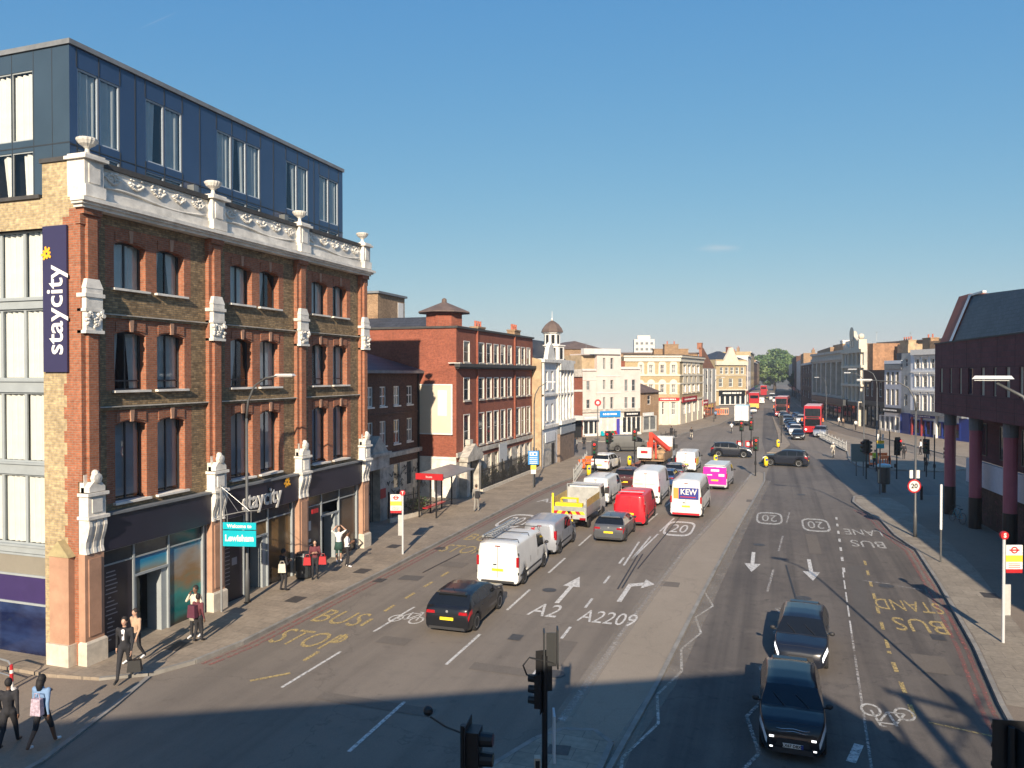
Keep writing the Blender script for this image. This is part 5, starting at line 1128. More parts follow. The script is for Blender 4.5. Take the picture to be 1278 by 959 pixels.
for x in (3, 10.3, 17.4, 24.5): b.box(x, x+.5, .95, 1.1, Z0-.05, Z0-.002)
b.build('soffit_lights', Q)
# columns
pinkcol = M('pink_column', (.36, .095, .13), .5, var=.1, scale=1.2)
for i, sx_ in enumerate([1.55, 6.3, 11.55, 16.6, 21.8, 27, 32.2, 37.4, 42.6]):
    t = mk(pinkcol); t.lathe([(.33, 1.95), (.33, 5.95)], (sx_, .52, 0), 14); c_ = t.build('column', Q)
    t = mk(black); t.lathe([(.345, .1), (.345, 1.95)], (sx_, .52, 0), 14); t.build('column_base', c_)
    t = mk(greyframe if False else M('grey_concrete', (.15, .15, .155), .8, var=.15)); t.lathe([(.36, 5.95), (.36, 6.72)], (sx_, .52, 0), 14); t.build('column_head', c_)
b = mk(darkbrick); b.box(2.7, MW, 1.35, 14.5, 0, 2.45); o = b.build('lower_wall', Q)
r_ = random.Random(8); g = mk(M('mural_red', (.14, .04, .04), .8, var=.5, scale=3)); 
for i in range(46):
    x = r_.uniform(3.0, 25); z = r_.uniform(.4, 2.1); g.T = Matrix.Translation((x, 1.34, z)) @ Matrix.Rotation(r_.uniform(0, 3), 4, 'Y'); g.box(-.24, .24, -.012, 0, -.05, .05)
g.T = Matrix.Identity(4); g.build('faded_mural', Q)
b = mk(M('pale_band', (.58, .60, .64), .5, var=.06)); b.box(2.6, MW, 1.15, 1.4, 2.45, 3.95); b.build('pale_panel_band', Q)
b = mk(maroonbrick); b.box(2.8, MW, 1.5, 14.5, 3.95, Z0); b.build('set_back_wall', Q)
for i in range(12): window(Q, 4.2+i*3.1, 5.2+i*3.1, 4.3, 6.3, y=1.44, fm=charcoal, pm=pane_dark, ft=.06)
# ------------------------------------------------------------------ right: terrace beyond the side road
def stdR(name, label, pa, pb, vt, ut, depth, m, cols, rows, ur, vr, **k):
    f = Fac(name, label, pa, pb); h = f.px(ut, vt)[1]; oo = std(f, h, depth, m, cols, rows, ur, vr, **k); return f, h, oo
f, h, oo = stdR('white_stucco_house', 'white stucco three-storey house over a bright blue shopfront, nearest terrace house on the right', G(1136, 543.5), (G(1136, 543.5)[0]+2.6*(G(1200, 552)[0]-G(1136, 543.5)[0]), G(1136, 543.5)[1]+2.6*(G(1200, 552)[1]-G(1136, 543.5)[1])), 439, 1140, 9, M('bluish_stucco', (.62, .65, .70), .75, var=.08), [(1142.6, 1147.4), (1152, 1157), (1162, 1166.5), (1172, 1177)], [(448, 460), (469, 483), (493, 513)], 1150, 475, mrev=white)
f.pbox('cornice', 1136, 437, 1200, 441, -.5, 0, white)
for o in oo: f.box('window_surround', o[0]-.22, o[0]-.01, -.08, 0, o[2], o[3]+.2, white); f.box('window_surround', o[1]+.01, o[1]+.22, -.08, 0, o[2], o[3]+.2, white); f.box('window_head', o[0]-.25, o[1]+.25, -.16, 0, o[3]+.2, o[3]+.4, white)
f.pbox('stucco_band', 1136, 464, 1200, 465.3, -.1, 0, white); f.pbox('stucco_band', 1136, 487, 1200, 489, -.2, 0, white)
shop_sign('blue shop fascia with small white letters under the white stucco house', f, 1136, 517, 1166, 523, bluep, y=-.5); f.pbox('awning_board', 1136, 515, 1200, 517, -.8, 0, lead)  # lead-grey board projecting above the blue fascia
shopfront(f, 1136.5, 523, 1199, 550, bluep, pane_dark, 9, pil=.3); 
f.box('blue_ground_floor', f.px(1199, 530)[0]-.2, f.W, -.12, -.01, .1, f.px(1136, 517)[1], bluep)
for u in (1137, 1149): a = f.px(u, 530, -.2); f.box('red_pilaster', a[0], a[0]+.28, -.24, -.1, .1, 3.4, M('dull_red', (.35, .05, .05), .5, var=.1))
a = f.px(1166, 530, -.3); f.box('white_post', a[0], a[0]+.5, -.4, -.1, .1, 4.1, white)
f.box('rooftop_wall', 0, f.W, 3, 8.5, h, h+1.6, brownbrick); chimney(f.root, 3, 4, h+1.6, .9, 2.2, .9, brownbrick, 3); chimney(f.root, 7.5, 4, h+1.2, 1.0, 2.2, .9, office, 4)
g = Fac('grey_side_house', 'grey rendered flank with small windows beside the white stucco house', G(1124.5, 541.5), G(1136, 543.5)); h2 = g.px(1130, 441)[1]
std(g, h2, 9, greyrender, [(1129, 1132.5)], [(448, 458), (469, 482), (492, 507)], 1130, 475); shopfront(g, 1125, 515, 1136, 542, bluep, bluep, 1)
chimney(g.root, .3, 3, h2, 2.2, 2.6, 1.2, brownbrick, 2)
n_, h, oo = stdR('narrow_dark_house', 'narrow house with white frames, dark upper windows and a black shop sign', G(1103.5, 538.5), G(1124.5, 541.5), 461, 1110, 9, M('lilac_white', (.42, .44, .50), .7, var=.08), [(1106.5, 1110), (1112.3, 1115.8), (1118, 1121.5)], [(464.5, 480), (486, 505.5)], 1112, 470, mrev=white, fm=charcoal)
n_.pbox('dark_parapet', 1103.5, 454, 1124.5, 461, -.25, .4, lead); n_.pbox('white_coping', 1103.5, 450.5, 1124.5, 454, -.3, .5, M('sky_white', (.6, .64, .7), .6, var=.05)); n_.box('attic', 0, n_.W, 2, 8, h+1, h+2.6, slate)
shop_sign('black shop sign over the white columned shopfront', n_, 1099, 508, 1124, 516.5, black, y=-.6); shopfront(n_, 1099.5, 518, 1124, 540, white, pane_grey, 4, pil=.45)
d_, h, oo = stdR('dark_brick_house', 'dark brick house with arched white windows beside the ornate gabled building', G(1077.5, 533), G(1103.5, 538), 462, 1090, 9, darkbrick, [(1080, 1084), (1086.5, 1089.5), (1096.5, 1100.5)], [(476.5, 495)], 1088, 480)
shopfront(d_, 1078, 505, 1103, 536, charcoal, pane_dark, 5); d_.pbox('dark_fascia', 1078, 500, 1103.5, 505, -.4, 0, charcoal)
d_.box('orange_gable_wall', .0, 2.6, .6, 8, h, h+4.6, M('orange_brick_wall', (.31, .17, .095), .85, var=.4)); d_.box('tan_chimney_breast', 4.2, 8.5, 4, 7, h, h+4.2, tanwall); chimney(d_.root, 4.6, 4.2, h+4.2, .6, 3.6, 1.2, tanwall, 4); chimney(d_.root, 9, 3, h, 1.8, 1.8, 1, office, 2)
flatblock('rear_building', 'long brown brick roofline with chimneys behind the right-hand terrace', (33, 152), 34, 12, 15.2, brownbrick, R(-62), brownslate)
flatblock('rear_building', 'second brown brick roof range further right behind the terrace', (40, 138), 22, 12, 15.4, brownbrick, R(-62), brownslate)
o_ = Fac('ornate_gabled_building', 'ornate white and grey building with a peaked gable and four columns of tall windows', G(1052.5, 527.5), G(1077.5, 533)); h = o_.px(1065, 437)[1]
oo = o_.ops([(1055.7, 1059.4), (1061.2, 1064.6), (1066.4, 1069.8), (1071.2, 1074.6)], [(443, 455), (461.5, 478), (483.5, 498)], 1065, 470); o_.block(h, 10, greyrender, oo, render_w, .35)
for o in oo: window(o_.root, *o, y=.3, fm=charcoal, ft=.1, pm=pane_dark, tr=(.5,))
b = mk(render_c); zz_ = [o_.px(1065, v)[1] for v in (437, 441, 456.5, 459.5, 479.5, 482, 500, 503)]
for i in range(0, 8, 2): b.box(-.1, o_.W+.1, -.5, 0, zz_[i+1], zz_[i])
us = [1053, 1060.2, 1065.4, 1070.5, 1075.6]
for u in us: s_ = o_.px(u, 470)[0]; b.box(s_-.05, s_+.4, -.35, 0, zz_[6], zz_[1])
m_ = o_.px(1064.5, 437)[0]; zt = o_.px(1064.5, 413.5)[1]; b.prism_y([(m_-4.2, h), (m_+4.4, h), (m_+3.2, h+1.6), (m_+1.6, zt-1.2), (m_+.1, zt), (m_-1.3, zt-1.4), (m_-1.6, zt-3.2), (m_-3.4, h+1.2)], -.2, .5)
b.build('stone_mouldings', o_.root); b = mk(pane_dark); b.box(m_-1.2, m_-.2, -.25, -.2, h+.5, h+1.9); b.box(m_+.3, m_+1.3, -.25, -.2, h+.5, h+1.9); b.lathe([(1.3, -.28), (1.3, -.22)], (m_, 0, h+2.9), 14, 'y'); b.build('gable_windows', o_.root)
b = mk(render_c); b.box(o_.W-.9, o_.W-.1, -.8, 0, .1, zz_[6]); b.box(o_.W-.9, o_.W-.1, -.8, .5, h, h+1.7); b.ball((o_.W-.5, -.3, h+2.2), .55, 8, 6); b.build('end_pilaster', o_.root)
shopfront(o_, 1053, 504, 1074, 530, charcoal, pane_dark, 4); o_.pbox('black_fascia', 1053, 500.5, 1075, 505, -.7, 0, black)
p_ = Fac('stone_pilaster_building', 'long grey stone building with seven tall pilasters above dark shops', G(1013, 516), G(1052.5, 527.5)); h = p_.px(1032, 440)[1]
b = MB(); b.mat(portland); z1_ = p_.px(1032, 453)[1]; z0_ = p_.px(1032, 492)[1]
b.box(0, p_.W, 0, 10, 0, z0_); b.box(0, p_.W, 0, 10, z1_, h); b.box(0, p_.W, .7, 10, z0_, z1_); b.box(-.1, p_.W+.1, -.3, 0, z1_+.4, z1_+1.0); b.box(-.1, p_.W+.1, -.4, 0, h-.5, h); b.build('wall', p_.root)
for i in range(7):
    x = .8+(p_.W-2.1)*i/6; t = mk(portland); t.box(x, x+1.1, -.15, .7, z0_, z1_); t.build('pilaster', p_.root)
    if i < 6:
        t = mk(M('bronze_window', (.10, .075, .055), .4, var=.2)); xa = x+1.1; xb = .8+(p_.W-2.1)*(i+1)/6; t.box(xa+.3, xb-.3, .64, .7, z0_+.3, z1_-.2); t.build('tall_window', p_.root)
shopfront(p_, 1013.5, 500, 1051, 525, charcoal, pane_dark, 8); p_.pbox('dark_fascia', 1013, 493.5, 1052, 499, -1.0, 0, charcoal)
p_.box('rooftop_brick_block', -2, 9, 5, 12, h, h+2.2, brownbrick); p_.box('rooftop_plant', 9.5, 16, 5, 9, h, h+1.8, stonedirty); chimney(p_.root, 1, 6, h+2.2, .8, 3, 1.5, white, 0); p_.box('rooftop_plant', 16.5, 21, 4, 7, h, h+2.3, render_w)
q_ = Fac('dark_brick_terrace', 'dark brick terrace with narrow windows just beyond the stone pilaster building', G(1000, 508), G(1013, 516)); h = q_.px(1008, 453)[1]
std(q_, h, 10, darkbrick, [(1002, 1003.2), (1005, 1006.2), (1008, 1009.3), (1011, 1012)], [(458, 466), (472, 482), (488, 496)], 1007, 475, ft=.12); q_.box('rooftop_brick_block', 2, q_.W, 4, 12, h, h+3.5, brownbrick); q_.box('white_band', 0, q_.W, -.2, 0, h-.5, h, render_w)
rx = [(8.9, 262, 240, 15.5, brownbrick, 'brown brick terrace far up the right of the high street'), (8.7, 300, 262, 13.8, render_w, 'white terrace far up the right of the high street'), (8.6, 360, 300, 16, darkbrick, 'dark terrace near the far right end of the high street'), (8.6, 430, 360, 14, render_c, 'pale terrace at the far right end of the high street')]
for i, (x, y0, y1, hh, m, lab) in enumerate(rx):
    T_ = Fac('terrace_house', lab, (x, y0), (x, y1)); oo = [(1.5+k_*(T_.W-3)/5, 2.8+k_*(T_.W-3)/5, z, z+2) for k_ in range(5) for z in (5.2, 8.6)]; T_.block(hh, 10, m, oo)
    for o in oo: window(T_.root, *o, y=.12, fm=white, ft=.15)
    T_.box('shop_fascia', .2, T_.W-.2, -.5, 0, 3.2, 4, [navy, black, redp, navy][i]); T_.box('shopfront', .2, T_.W-.2, -.08, 0, .1, 3.2, pane_dark); chimney(T_.root, 4, 3, hh, 1.3, 2, 1, brownbrick, 3)
def aerial(parent, x, y, z, h=1.6):
    b = mk(galv); b.tube([(x, y, z), (x, y, z+h)], .03, 4); b.tube([(x-.5, y, z+h-.1), (x+.5, y, z+h-.1)], .02, 4)
    for i in range(4): b.tube([(x-.4+i*.27, y-.25, z+h-.1), (x-.4+i*.27, y+.25, z+h-.1)], .014, 3)
    b.build('roof_aerial', parent)
for par, x, y, z in ((W.root, 3, 4, ht[1]), (W.root, 8, 4, ht[2]), (C0.root, 6, 5, 13.0), (C0.root, 11, 6, 13.0), (Y.root, 3, 6, 15.5), (S.root, 2, 3, 8.0), (f.root, 5, 4, 15.5), (d_.root, 7, 5, 14.5), (n_.root, 2, 4, 12.3), (p_.root, 12, 6, 16.0), (p_.root, 22, 6, 15.5), (o_.root, 3, 5, 15.5)): aerial(par, x, y, z, 1.7)
# ------------------------------------------------------------------ trees
def tree(name, label, c, th, cr, cz, rx_, rz_, n, leaf, seed, cols=None, group=None, lobes=16):
    r = random.Random(seed); t = thing(name, label, 'tree', (c[0], c[1], 0), 0, group); cols = cols or leafs
    b = mk(bark); b.smooth = True; b.tube([(0, 0, -.1), (.1*th/5, 0, th*.5), (0, .1, th), (.1, 0, cz)], [cr*1.3, cr, cr*.8, cr*.35], 9)
    L_ = []
    for i in range(lobes):
        while True:
            p = Vector((r.uniform(-1, 1), r.uniform(-1, 1), r.uniform(-1, 1)))
            if .35 < p.length < .85: break
        q = Vector((p.x*rx_, p.y*rx_, cz+p.z*rz_)); L_.append((q, r.uniform(.26, .42), r.randrange(3))); st_ = Vector((0, 0, th*r.uniform(.75, 1.05)))
        b.tube([st_, (st_+q)/2+Vector((0, 0, .3)), q], [cr*.4, cr*.22, cr*.06], 5)
    b.build('trunk', t); f = MB()
    for i in range(n):
        q, s_, k_ = L_[r.randrange(len(L_))]
        d = Vector((r.gauss(0, 1), r.gauss(0, 1), r.gauss(0, 1))).normalized(); rr = r.uniform(.55, 1.08)**.6
        p = q+Vector((d.x*s_*rx_*rr, d.y*s_*rx_*rr, d.z*s_*rz_*rr)); a = (d+Vector((r.gauss(0, .6), r.gauss(0, .6), r.gauss(0, .6)))).normalized(); e = a.orthogonal().normalized(); g = a.cross(e); ang = r.uniform(0, 6); e, g = e*math.cos(ang)+g*math.sin(ang), g*math.cos(ang)-e*math.sin(ang); l_ = leaf*r.uniform(.6, 1.3)
        f.mat(cols[k_ if r.random() < .6 else r.randrange(3)]); f.quad(p-e*l_-g*l_*.5, p+e*l_*.2-g*l_, p+e*l_+g*l_*.5, p-e*l_*.3+g*l_)
    f.build('crown', t); return t
tree('plane_tree', 'big round green tree closing the view at the far end of the high street', (1.6, 452), 5, .8, 13.5, 12.5, 9.8, 17000, .48, 3, [M('plane_leaf_a', (.05, .095, .028), .6, var=.2), M('plane_leaf_b', (.085, .145, .04), .6, var=.2), M('plane_leaf_c', (.13, .19, .055), .6, var=.2)], lobes=34)
tree('small_tree', 'tree top showing behind the dome of the white corner building', (-41, 105), 6, .4, 12.2, 3.2, 2.6, 2600, .2, 5)
tree('small_tree', 'distant dark tree top behind the white terrace roof', (-58, 250), 6, .4, 13.0, 5, 3.5, 2200, .3, 6)
tree('small_tree', 'low distant tree between the white terrace roof and the tower block', (-48, 262), 6, .4, 12.5, 6, 3.0, 2400, .3, 7)
tree('street_tree', 'dark leafy tree on the right pavement far up the high street', (8.0, 330), 4, .25, 7.5, 2.5, 3.0, 2600, .24, 8)
# ------------------------------------------------------------------ street furniture
def lamp_post(label, c, arm, h=9.0, z=.12, ln=2.2, m=None):
    """c base, arm = world angle of the arm"""
    t = thing('street_lamp', label, 'street lamp', (c[0], c[1], z), arm, 'tall street lamps'); m = m or greypost; b = mk(m); b.smooth = True
    b.tube([(0, 0, 0), (0, 0, 1.3), (0, 0, 1.35), (0, 0, h-1.7)], [.09, .09, .065, .05], 10); b.tube([(0, 0, h-1.7), (.08, 0, h-1.0), (.38, 0, h-.4), (.9, 0, h-.08), (ln-.6, 0, h+.02)], [.05, .045, .04, .035, .035], 8); b.build('pole', t)
    b = mk(M('lamp_head_grey', (.5, .5, .5), .4, var=.05)); b.T = Matrix.Translation((ln-.25, 0, h+.04)); b.taper(-.45, .4, -.13, .13, -.03, .05, .06, .05); b.build('lamp_head', t)
    b = mk(M('lamp_glass', (.6, .6, .58), .2, var=0)); b.box(ln-.6, ln+.1, -.1, .1, h-.03, h-.015); b.build('lamp_glass', t); b = mk(black); b.box(-.1, .1, -.1, .1, 0, .04); b.build('base_plate', t); return t
lamp_post('tall street lamp standing in front of the hotel shopfront', (-19.87, 25.2), R(0), 9.1, ln=2.1)
lamp_post('tall street lamp beside the blue information sign, in front of the office railings', (-18.25, 58.8), R(20), 8.5, ln=1.6)
lc = lamp_post('tall street lamp on the right kerb carrying the round speed sign', (7.68, 47.6), R(172), 8.8, ln=2.9)
lamp_post('lamp standing just outside the picture at lower right, its arm reaching in', (5.9, 20.4), R(165), 9.05, ln=1.25)
lamp_post('thick grey lamp post by the crossing beyond the side road', G(1094, 590), R(150), 9.6, ln=2.6)
lamp_post('far street lamp on the left pavement by the cream corner building', G(891, 527), R(-10), 8.5, ln=2)
lamp_post('far street lamp on the right kerb of the high street', G(1031, 527), R(170), 8.5, ln=2)
lamp_post('slim street lamp in front of the dark brick house', G(1078, 560), R(175), 9.3, ln=2.2)
# speed sign on the lamp
def disc_sign(name, label, c, z, rad, ang, txt='20', ring=True):
    t = thing(name, label, 'sign', (c[0], c[1], z), ang); b = mk(redp); b.lathe([(rad, -.02), (rad, .0)], (0, 0, 0), 24, 'y'); b.build('disc', t)
    b = mk(white); b.lathe([(rad*.78, -.024), (rad*.78, -.021)], (0, 0, 0), 24, 'y'); b.build('face', t); lettering(txt, rad*1.0, black, t, (0, -.03, 0), bold=.01); return t
disc_sign('speed_sign', 'round red ringed speed limit sign on the right-hand lamp post', (7.6, 47.5), 3.0, .38, YAW)
t = thing('lamp_post_plate', 'white double plate fixed above the round speed sign', 'sign', (7.6, 47.5, 3.45), YAW); b = mk(white); b.box(-.28, -.1, -.06, .0, 0, .45); b.box(.1, .28, -.06, 0, 0, .45); b.build('plates', t)
def signal(label, c, ang, z0=.12, h=3.4, heads=((0, 0),), box=True, top=None, m=black, lit=None, group=None, sc=1.0):
    """traffic signal: pole and three-lens heads with hoods; head faces local -y turned by each head's angle"""
    t = thing('traffic_light', label, 'traffic light', (c[0], c[1], z0), ang, group); b = mk(m); b.cyl((0, 0, 0), (0, 0, h), .057, .057, 10); b.build('pole', t)
    for (a, zz_) in heads:
        hd = obj('signal_head', None, t, (0, 0, h-.55+zz_), a); b = mk(m); b.T = Matrix.Scale(sc, 4); b.box(-.17, .17, -.30, -.08, -.55, .5); b.box(-.27, .27, -.09, -.075, -.68, .63)
        for i in range(3): b.tube([(0, -.30, .33-i*.34), (0, -.52, .33-i*.34)], [.125, .115], 12)
        o = b.build('housing', t, None, (0, 0, h-.55+zz_), a); bpy.data.objects.remove(hd)
        for i, cc in enumerate(((.35, .01, .01), (.3, .15, .01), (.01, .22, .1))):
            on = lit == i; g = mk(M('lens_%s' % ['red', 'amber', 'green'][i]+('_lit' if on else '_dark'), cc if on else mul(cc, .35), .2, var=0, emit=3 if on else 0)); g.T = Matrix.Scale(sc, 4); g.lathe([(.1, -.31), (.1, -.525)], (0, 0, .33-i*.34), 12, 'y'); g.build('lens', o)
    if box: b = mk(m); b.box(-.1, .1, .06, .2, 1.0, 1.32); b.build('push_button_box', t)
    return t
sA = signal('tall dark traffic light in the foreground, backs of its heads towards the camera, centre bottom', (-4.13, 14.0), YAW+R(180), .1, 3.75, ((R(15), .25), (R(75), -.12)), sc=.62)
b = mk(M('clear_hood', (.025, .027, .028), .5, var=.1)); b.box(-.26, -.23, -.1, .18, 3.55, 4.3); b.box(.0, .03, -.1, .18, 3.5, 4.25); b.box(-.22, -.03, .0, .02, 3.55, 4.2); b.build('tall_backing_fins', sA)
b = mk(black); b.tube([(-.2, 0, 3.6), (.3, .1, 3.75), (.42, .1, 3.6), (.35, .05, 3.4), (.1, 0, 3.3)], .018, 5); b.build('cable_loop', sA)
b = mk(M('pale_plate', (.5, .55, .6), .5, var=.1)); b.box(-.2, -.16, -.2, .2, 1.75, 2.65); b.build('side_plate', sA)
b = mk(M('cream_casing', (.42, .36, .28), .5, var=.1)); b.box(.08, .2, -.08, .08, 1.3, 1.78); o = b.build('push_button_unit', sA); b = mk(black); b.box(.1, .18, .081, .09, 1.34, 1.74); b.build('button_face', o)
sB = signal('dark traffic light at the bottom edge left of centre, hoods pointing right', (-5.0, 12.0), YAW+R(80), .1, 3.15, ((R(0), .0),))
b = mk(black); b.tube([(0, 0, 3.0), (.1, .35, 3.05), (.1, .62, 3.2)], .02, 5); b.ball((.1, .66, 3.3), .09, 8, 6); b.build('detector_arm', sB)
signal('dark traffic light at the bottom right corner, seen from behind', (3.95, 15.1), YAW+R(170), .0, 3.2, ((R(0), .0), (R(-70), -.1)))
signal('traffic light on the left footway group at the junction corner', (-15.7, 76.0), R(0), .12, 3.3, ((R(0), .0), (R(80), 0)), lit=0, group=None)
signal('second traffic light on the left junction corner, nearer the road', G(742, 600), R(10), .12, 3.3, ((R(0), .0),), lit=0)
signal('traffic light on the red-surfaced island left of the crane lorry', G(792, 580), R(10), .05, 3.6, ((R(0), .0),), lit=0)
signal('traffic light at the tip of the paved median, between the two black cars', (-1.35, 72.3), R(5), .02, 3.5, ((R(0), .0),), lit=0)
signal('left traffic light on the small island beyond the junction', (-3.35, 94), R(0), .1, 3.6, ((R(0), .0),), lit=0)
signal('right traffic light on the small island beyond the junction', (-2.3, 96), R(0), .1, 3.6, ((R(0), .0),), lit=0)
signal('tall signal pole on the splitter island by the queue of oncoming cars', G(975, 554), R(180), .1, 3.6, ((R(0), .0),))
signal('traffic light on the crossing island nearest the cyclist', G(1081, 600), R(-60), .12, 3.4, ((R(0), .0), (R(180), 0)))
signal('traffic light with red top in the middle of the crossing island', G(1119, 600), R(30), .12, 3.6, ((R(0), .0), (R(120), -.3)), lit=0)
signal('dark signal pole behind the first pink column', G(1156, 597), R(-20), .12, 3.3, ((R(0), .0),))
signal('signal between the first two pink columns, far side of the side road', G(1186, 603), R(-100), .12, 3.0, ((R(0), .0), (R(90), 0)))
for i, (u, v, lab) in enumerate(((1110, 590, 'plain dark pole on the crossing island, left of the red-topped traffic light'), (1154, 590, 'plain dark pole in front of the blue shopfront'), (1166, 600, 'plain dark pole just left of the maroon building corner'))):
    q = G(u, v); b = mk(black); b.cyl((0, 0, 0), (0, 0, 3.9), .05, .05, 8); b.box(-.09, .09, -.09, .09, 1, 1.3); o = b.build('pole', None, None, (q[0], q[1], .12)); o.name = 'signal_pole'; tag(o, lab, 'pole')
# keep-left bollards
def bollard(label, c, z=.1):
    t = thing('lit_bollard', label, 'bollard', (c[0], c[1], z), YAW, 'yellow keep-left bollards'); b = mk(yellowp); b.smooth = True
    b.lathe([(.2, .12), (.2, .5), (.19, .9), (.12, 1.0), (.02, 1.02)], (0, 0, 0), 12); b.build('body', t); b = mk(black); b.lathe([(.24, 0), (.22, .12)], (0, 0, 0), 12); b.build('base', t)
    b = mk(bluep); b.lathe([(.12, -.005), (.12, .0)], (0, -.2, .72), 12, 'y'); b.build('arrow_plate', t); return t
for (u, v, lab) in ((785.5, 583, 'yellow bollard left of the crane lorry'), (893, 581.5, 'yellow bollard in front of the black car turning left of the median'), (956, 584, 'yellow bollard by the front of the black estate car crossing'), (971, 560, 'yellow bollard at the near tip of the splitter island'), (735, 596, 'yellow bollard at the left junction corner')): bollard(lab, G(u, v))
# red surfaced island left of the queue near the crane lorry
isl2 = [(-13.3, 69), (-12.9, 68.6), (-12.3, 72), (-12.2, 78), (-12.6, 80.5), (-13.3, 80.5), (-13.6, 76)]
slab('red_surfaced_island', isl2, ground_mat('red_surface', (.30, .10, .06), (.2, .08, .05), (.33, .13, .08), streak=False, crack=False), .1, isl2+[isl2[0]])
# bus stop flags
def bus_stop(label, c, ang, h=3.2, flagz=2.35, side=-1, tcol=None):
    t = thing('bus_stop_flag', label, 'bus stop', (c[0], c[1], .12), ang, 'bus stop flags'); b = mk(M('pale_grey_pole', (.5, .51, .52), .45, var=.08)); b.cyl((0, 0, 0), (0, 0, h), .05, .05, 10); b.build('pole', t)
    x0, x1 = (-.62, -.06) if side < 0 else (.06, .62); f = obj('flag', None, t); bpy.data.objects.remove(f)
    b = mk(white); b.box(x0, x1, -.03, .03, flagz+.55, flagz+.9); b.mat(M('flag_yellow', (.82, .56, .05), .5, var=.05)); b.box(x0, x1, -.03, .03, flagz+.33, flagz+.55); b.mat(white); b.box(x0, x1, -.03, .03, flagz+.08, flagz+.33); b.mat(redp); b.box(x0, x1, -.03, .03, flagz-.05, flagz+.08); fl = b.build('flag', t)
    m_ = (x0+x1)/2; b = mk(redp)
    for i in range(16):
        t0, t1 = 2*math.pi*i/16, 2*math.pi*(i+1)/16; b.add([(m_+.12*math.cos(t0), -.034, flagz+.73+.12*math.sin(t0)), (m_+.12*math.cos(t1), -.034, flagz+.73+.12*math.sin(t1)), (m_+.075*math.cos(t1), -.034, flagz+.73+.075*math.sin(t1)), (m_+.075*math.cos(t0), -.034, flagz+.73+.075*math.sin(t0))], [(0, 1, 2, 3)])
    b.box(m_-.17, m_+.17, -.037, -.034, flagz+.705, flagz+.755)
    for k_ in range(3): b.box(x0+.08, x1-.08, -.035, -.031, flagz+.13+k_*.06, flagz+.15+k_*.06)
    b.build('roundel', fl)
    b = mk(redp); b.lathe([(.14, -.05), (.14, .05)], (0, 0, h-.02), 14, 'y'); tp = b.build('letter_disc', t); lettering('S' if side > 0 else 'T', .2, white, tp, (0, -.06, h-.02), bold=.008)
    b = mk(M('timetable_grey', (.42, .42, .40), .5, var=.15)); xx = .13 if side > 0 else -.13; b.box(xx-.1, xx+.1, -.03, .03, .95, 2.0); b.build('timetable_case', t); return t
bus_stop('bus stop flag on a pole on the left pavement, before the shelter', (-17.75, 34.6), YAW, 3.15, 2.15, -1)
bus_stop('bus stop flag with red letter disc at the right edge', (7.52, 29.8), YAW, 3.7, 2.45, 1)
# bus shelter
t = thing('bus_shelter', 'red fronted glass bus shelter with a grey roof on the left pavement', 'bus shelter', (-20.3, 43.9, .12), R(90)); L_ = 5.2
b = mk(black)
for x in (0, 1.7, 3.5, L_): b.box(x-.04, x+.04, 1.0, 1.08, 0, 2.45)
b.box(-.04, .04, -.2, -.12, 0, 2.45); b.box(-.04, L_, 1.02, 1.06, .35, .4); b.box(-.02, .02, -.2, 1.05, 1.0, 1.05); b.build('frame', t)
b = mk(galv); b.add([(-.1, -.65, 2.5), (L_+.1, -.65, 2.5), (L_+.1, 1.15, 2.75), (-.1, 1.15, 2.75), (-.1, -.65, 2.56), (L_+.1, -.65, 2.56), (L_+.1, 1.15, 2.81), (-.1, 1.15, 2.81)], [(0, 3, 2, 1), (4, 5, 6, 7), (0, 1, 5, 4), (1, 2, 6, 5), (2, 3, 7, 6), (3, 0, 4, 7)]); b.build('roof', t)
b = mk(redp); b.box(-.2, -.1, -.7, 1.2, 2.45, 2.85); o = b.build('red_fascia', t); lettering('buses', .2, white, o, (-.205, .25, 2.64), (R(90), 0, R(-90)))
b = mk(redp); b.box(.3, 3.2, .6, .95, .5, .56); b.build('bench', t)
b = mk(pane_clear); b.quad((.05, 1.04, .4), (1.65, 1.04, .4), (1.65, 1.04, 2.4), (.05, 1.04, 2.4)); b.quad((1.75, 1.04, .4), (3.45, 1.04, .4), (3.45, 1.04, 2.4), (1.75, 1.04, 2.4)); b.quad((3.55, 1.04, .4), (L_, 1.04, .4), (L_, 1.04, 2.4), (3.55, 1.04, 2.4)); b.build('glass_panel', t)
b = mk(M('timetable_white', (.6, .6, .6), .4, var=.2, scale=6)); b.box(2.2, 3.2, .96, 1.0, .9, 2.1); b.build('timetable', t)
# welcome sign on a bracket
t = thing('welcome_sign', 'turquoise welcome sign reading Lewisham hanging from a curved bracket on a tall pole', 'sign', (-20.05, 23.9, .12), R(-5)+YAW)
b = mk(galv); b.cyl((0, 0, 0), (0, 0, 4.9), .045, .04, 8); b.tube([(-.3, 0, 3.55), (.2, 0, 3.75), (.9, 0, 3.9), (1.5, 0, 3.95)], .02, 6)
for x, z in ((.25, 3.77), (.7, 3.86), (1.15, 3.92)): b.tube([(0, 0, 4.85), (x, 0, z)], .009, 5)
b.tube([(0, 0, 4.85), (-.3, 0, 3.55)], .009, 5); b.cyl((.25, 0, 3.75), (.25, 0, 3.45), .012, .012, 5); b.cyl((1.2, 0, 3.9), (1.2, 0, 3.45), .012, .012, 5); b.build('pole', t)
b = mk(cyansign); b.box(.08, 1.4, -.02, .02, 3.2, 3.47); b.build('upper_panel', t); b = mk(cyansign); b.box(.08, 1.4, -.02, .02, 2.55, 3.16); b.build('lower_panel', t)
lettering('Welcome to', .19, white, t, (.74, -.03, 3.33), bold=.006); lettering('Lewisham', .34, white, t, (.74, -.03, 2.86), bold=.012, sx=.85)
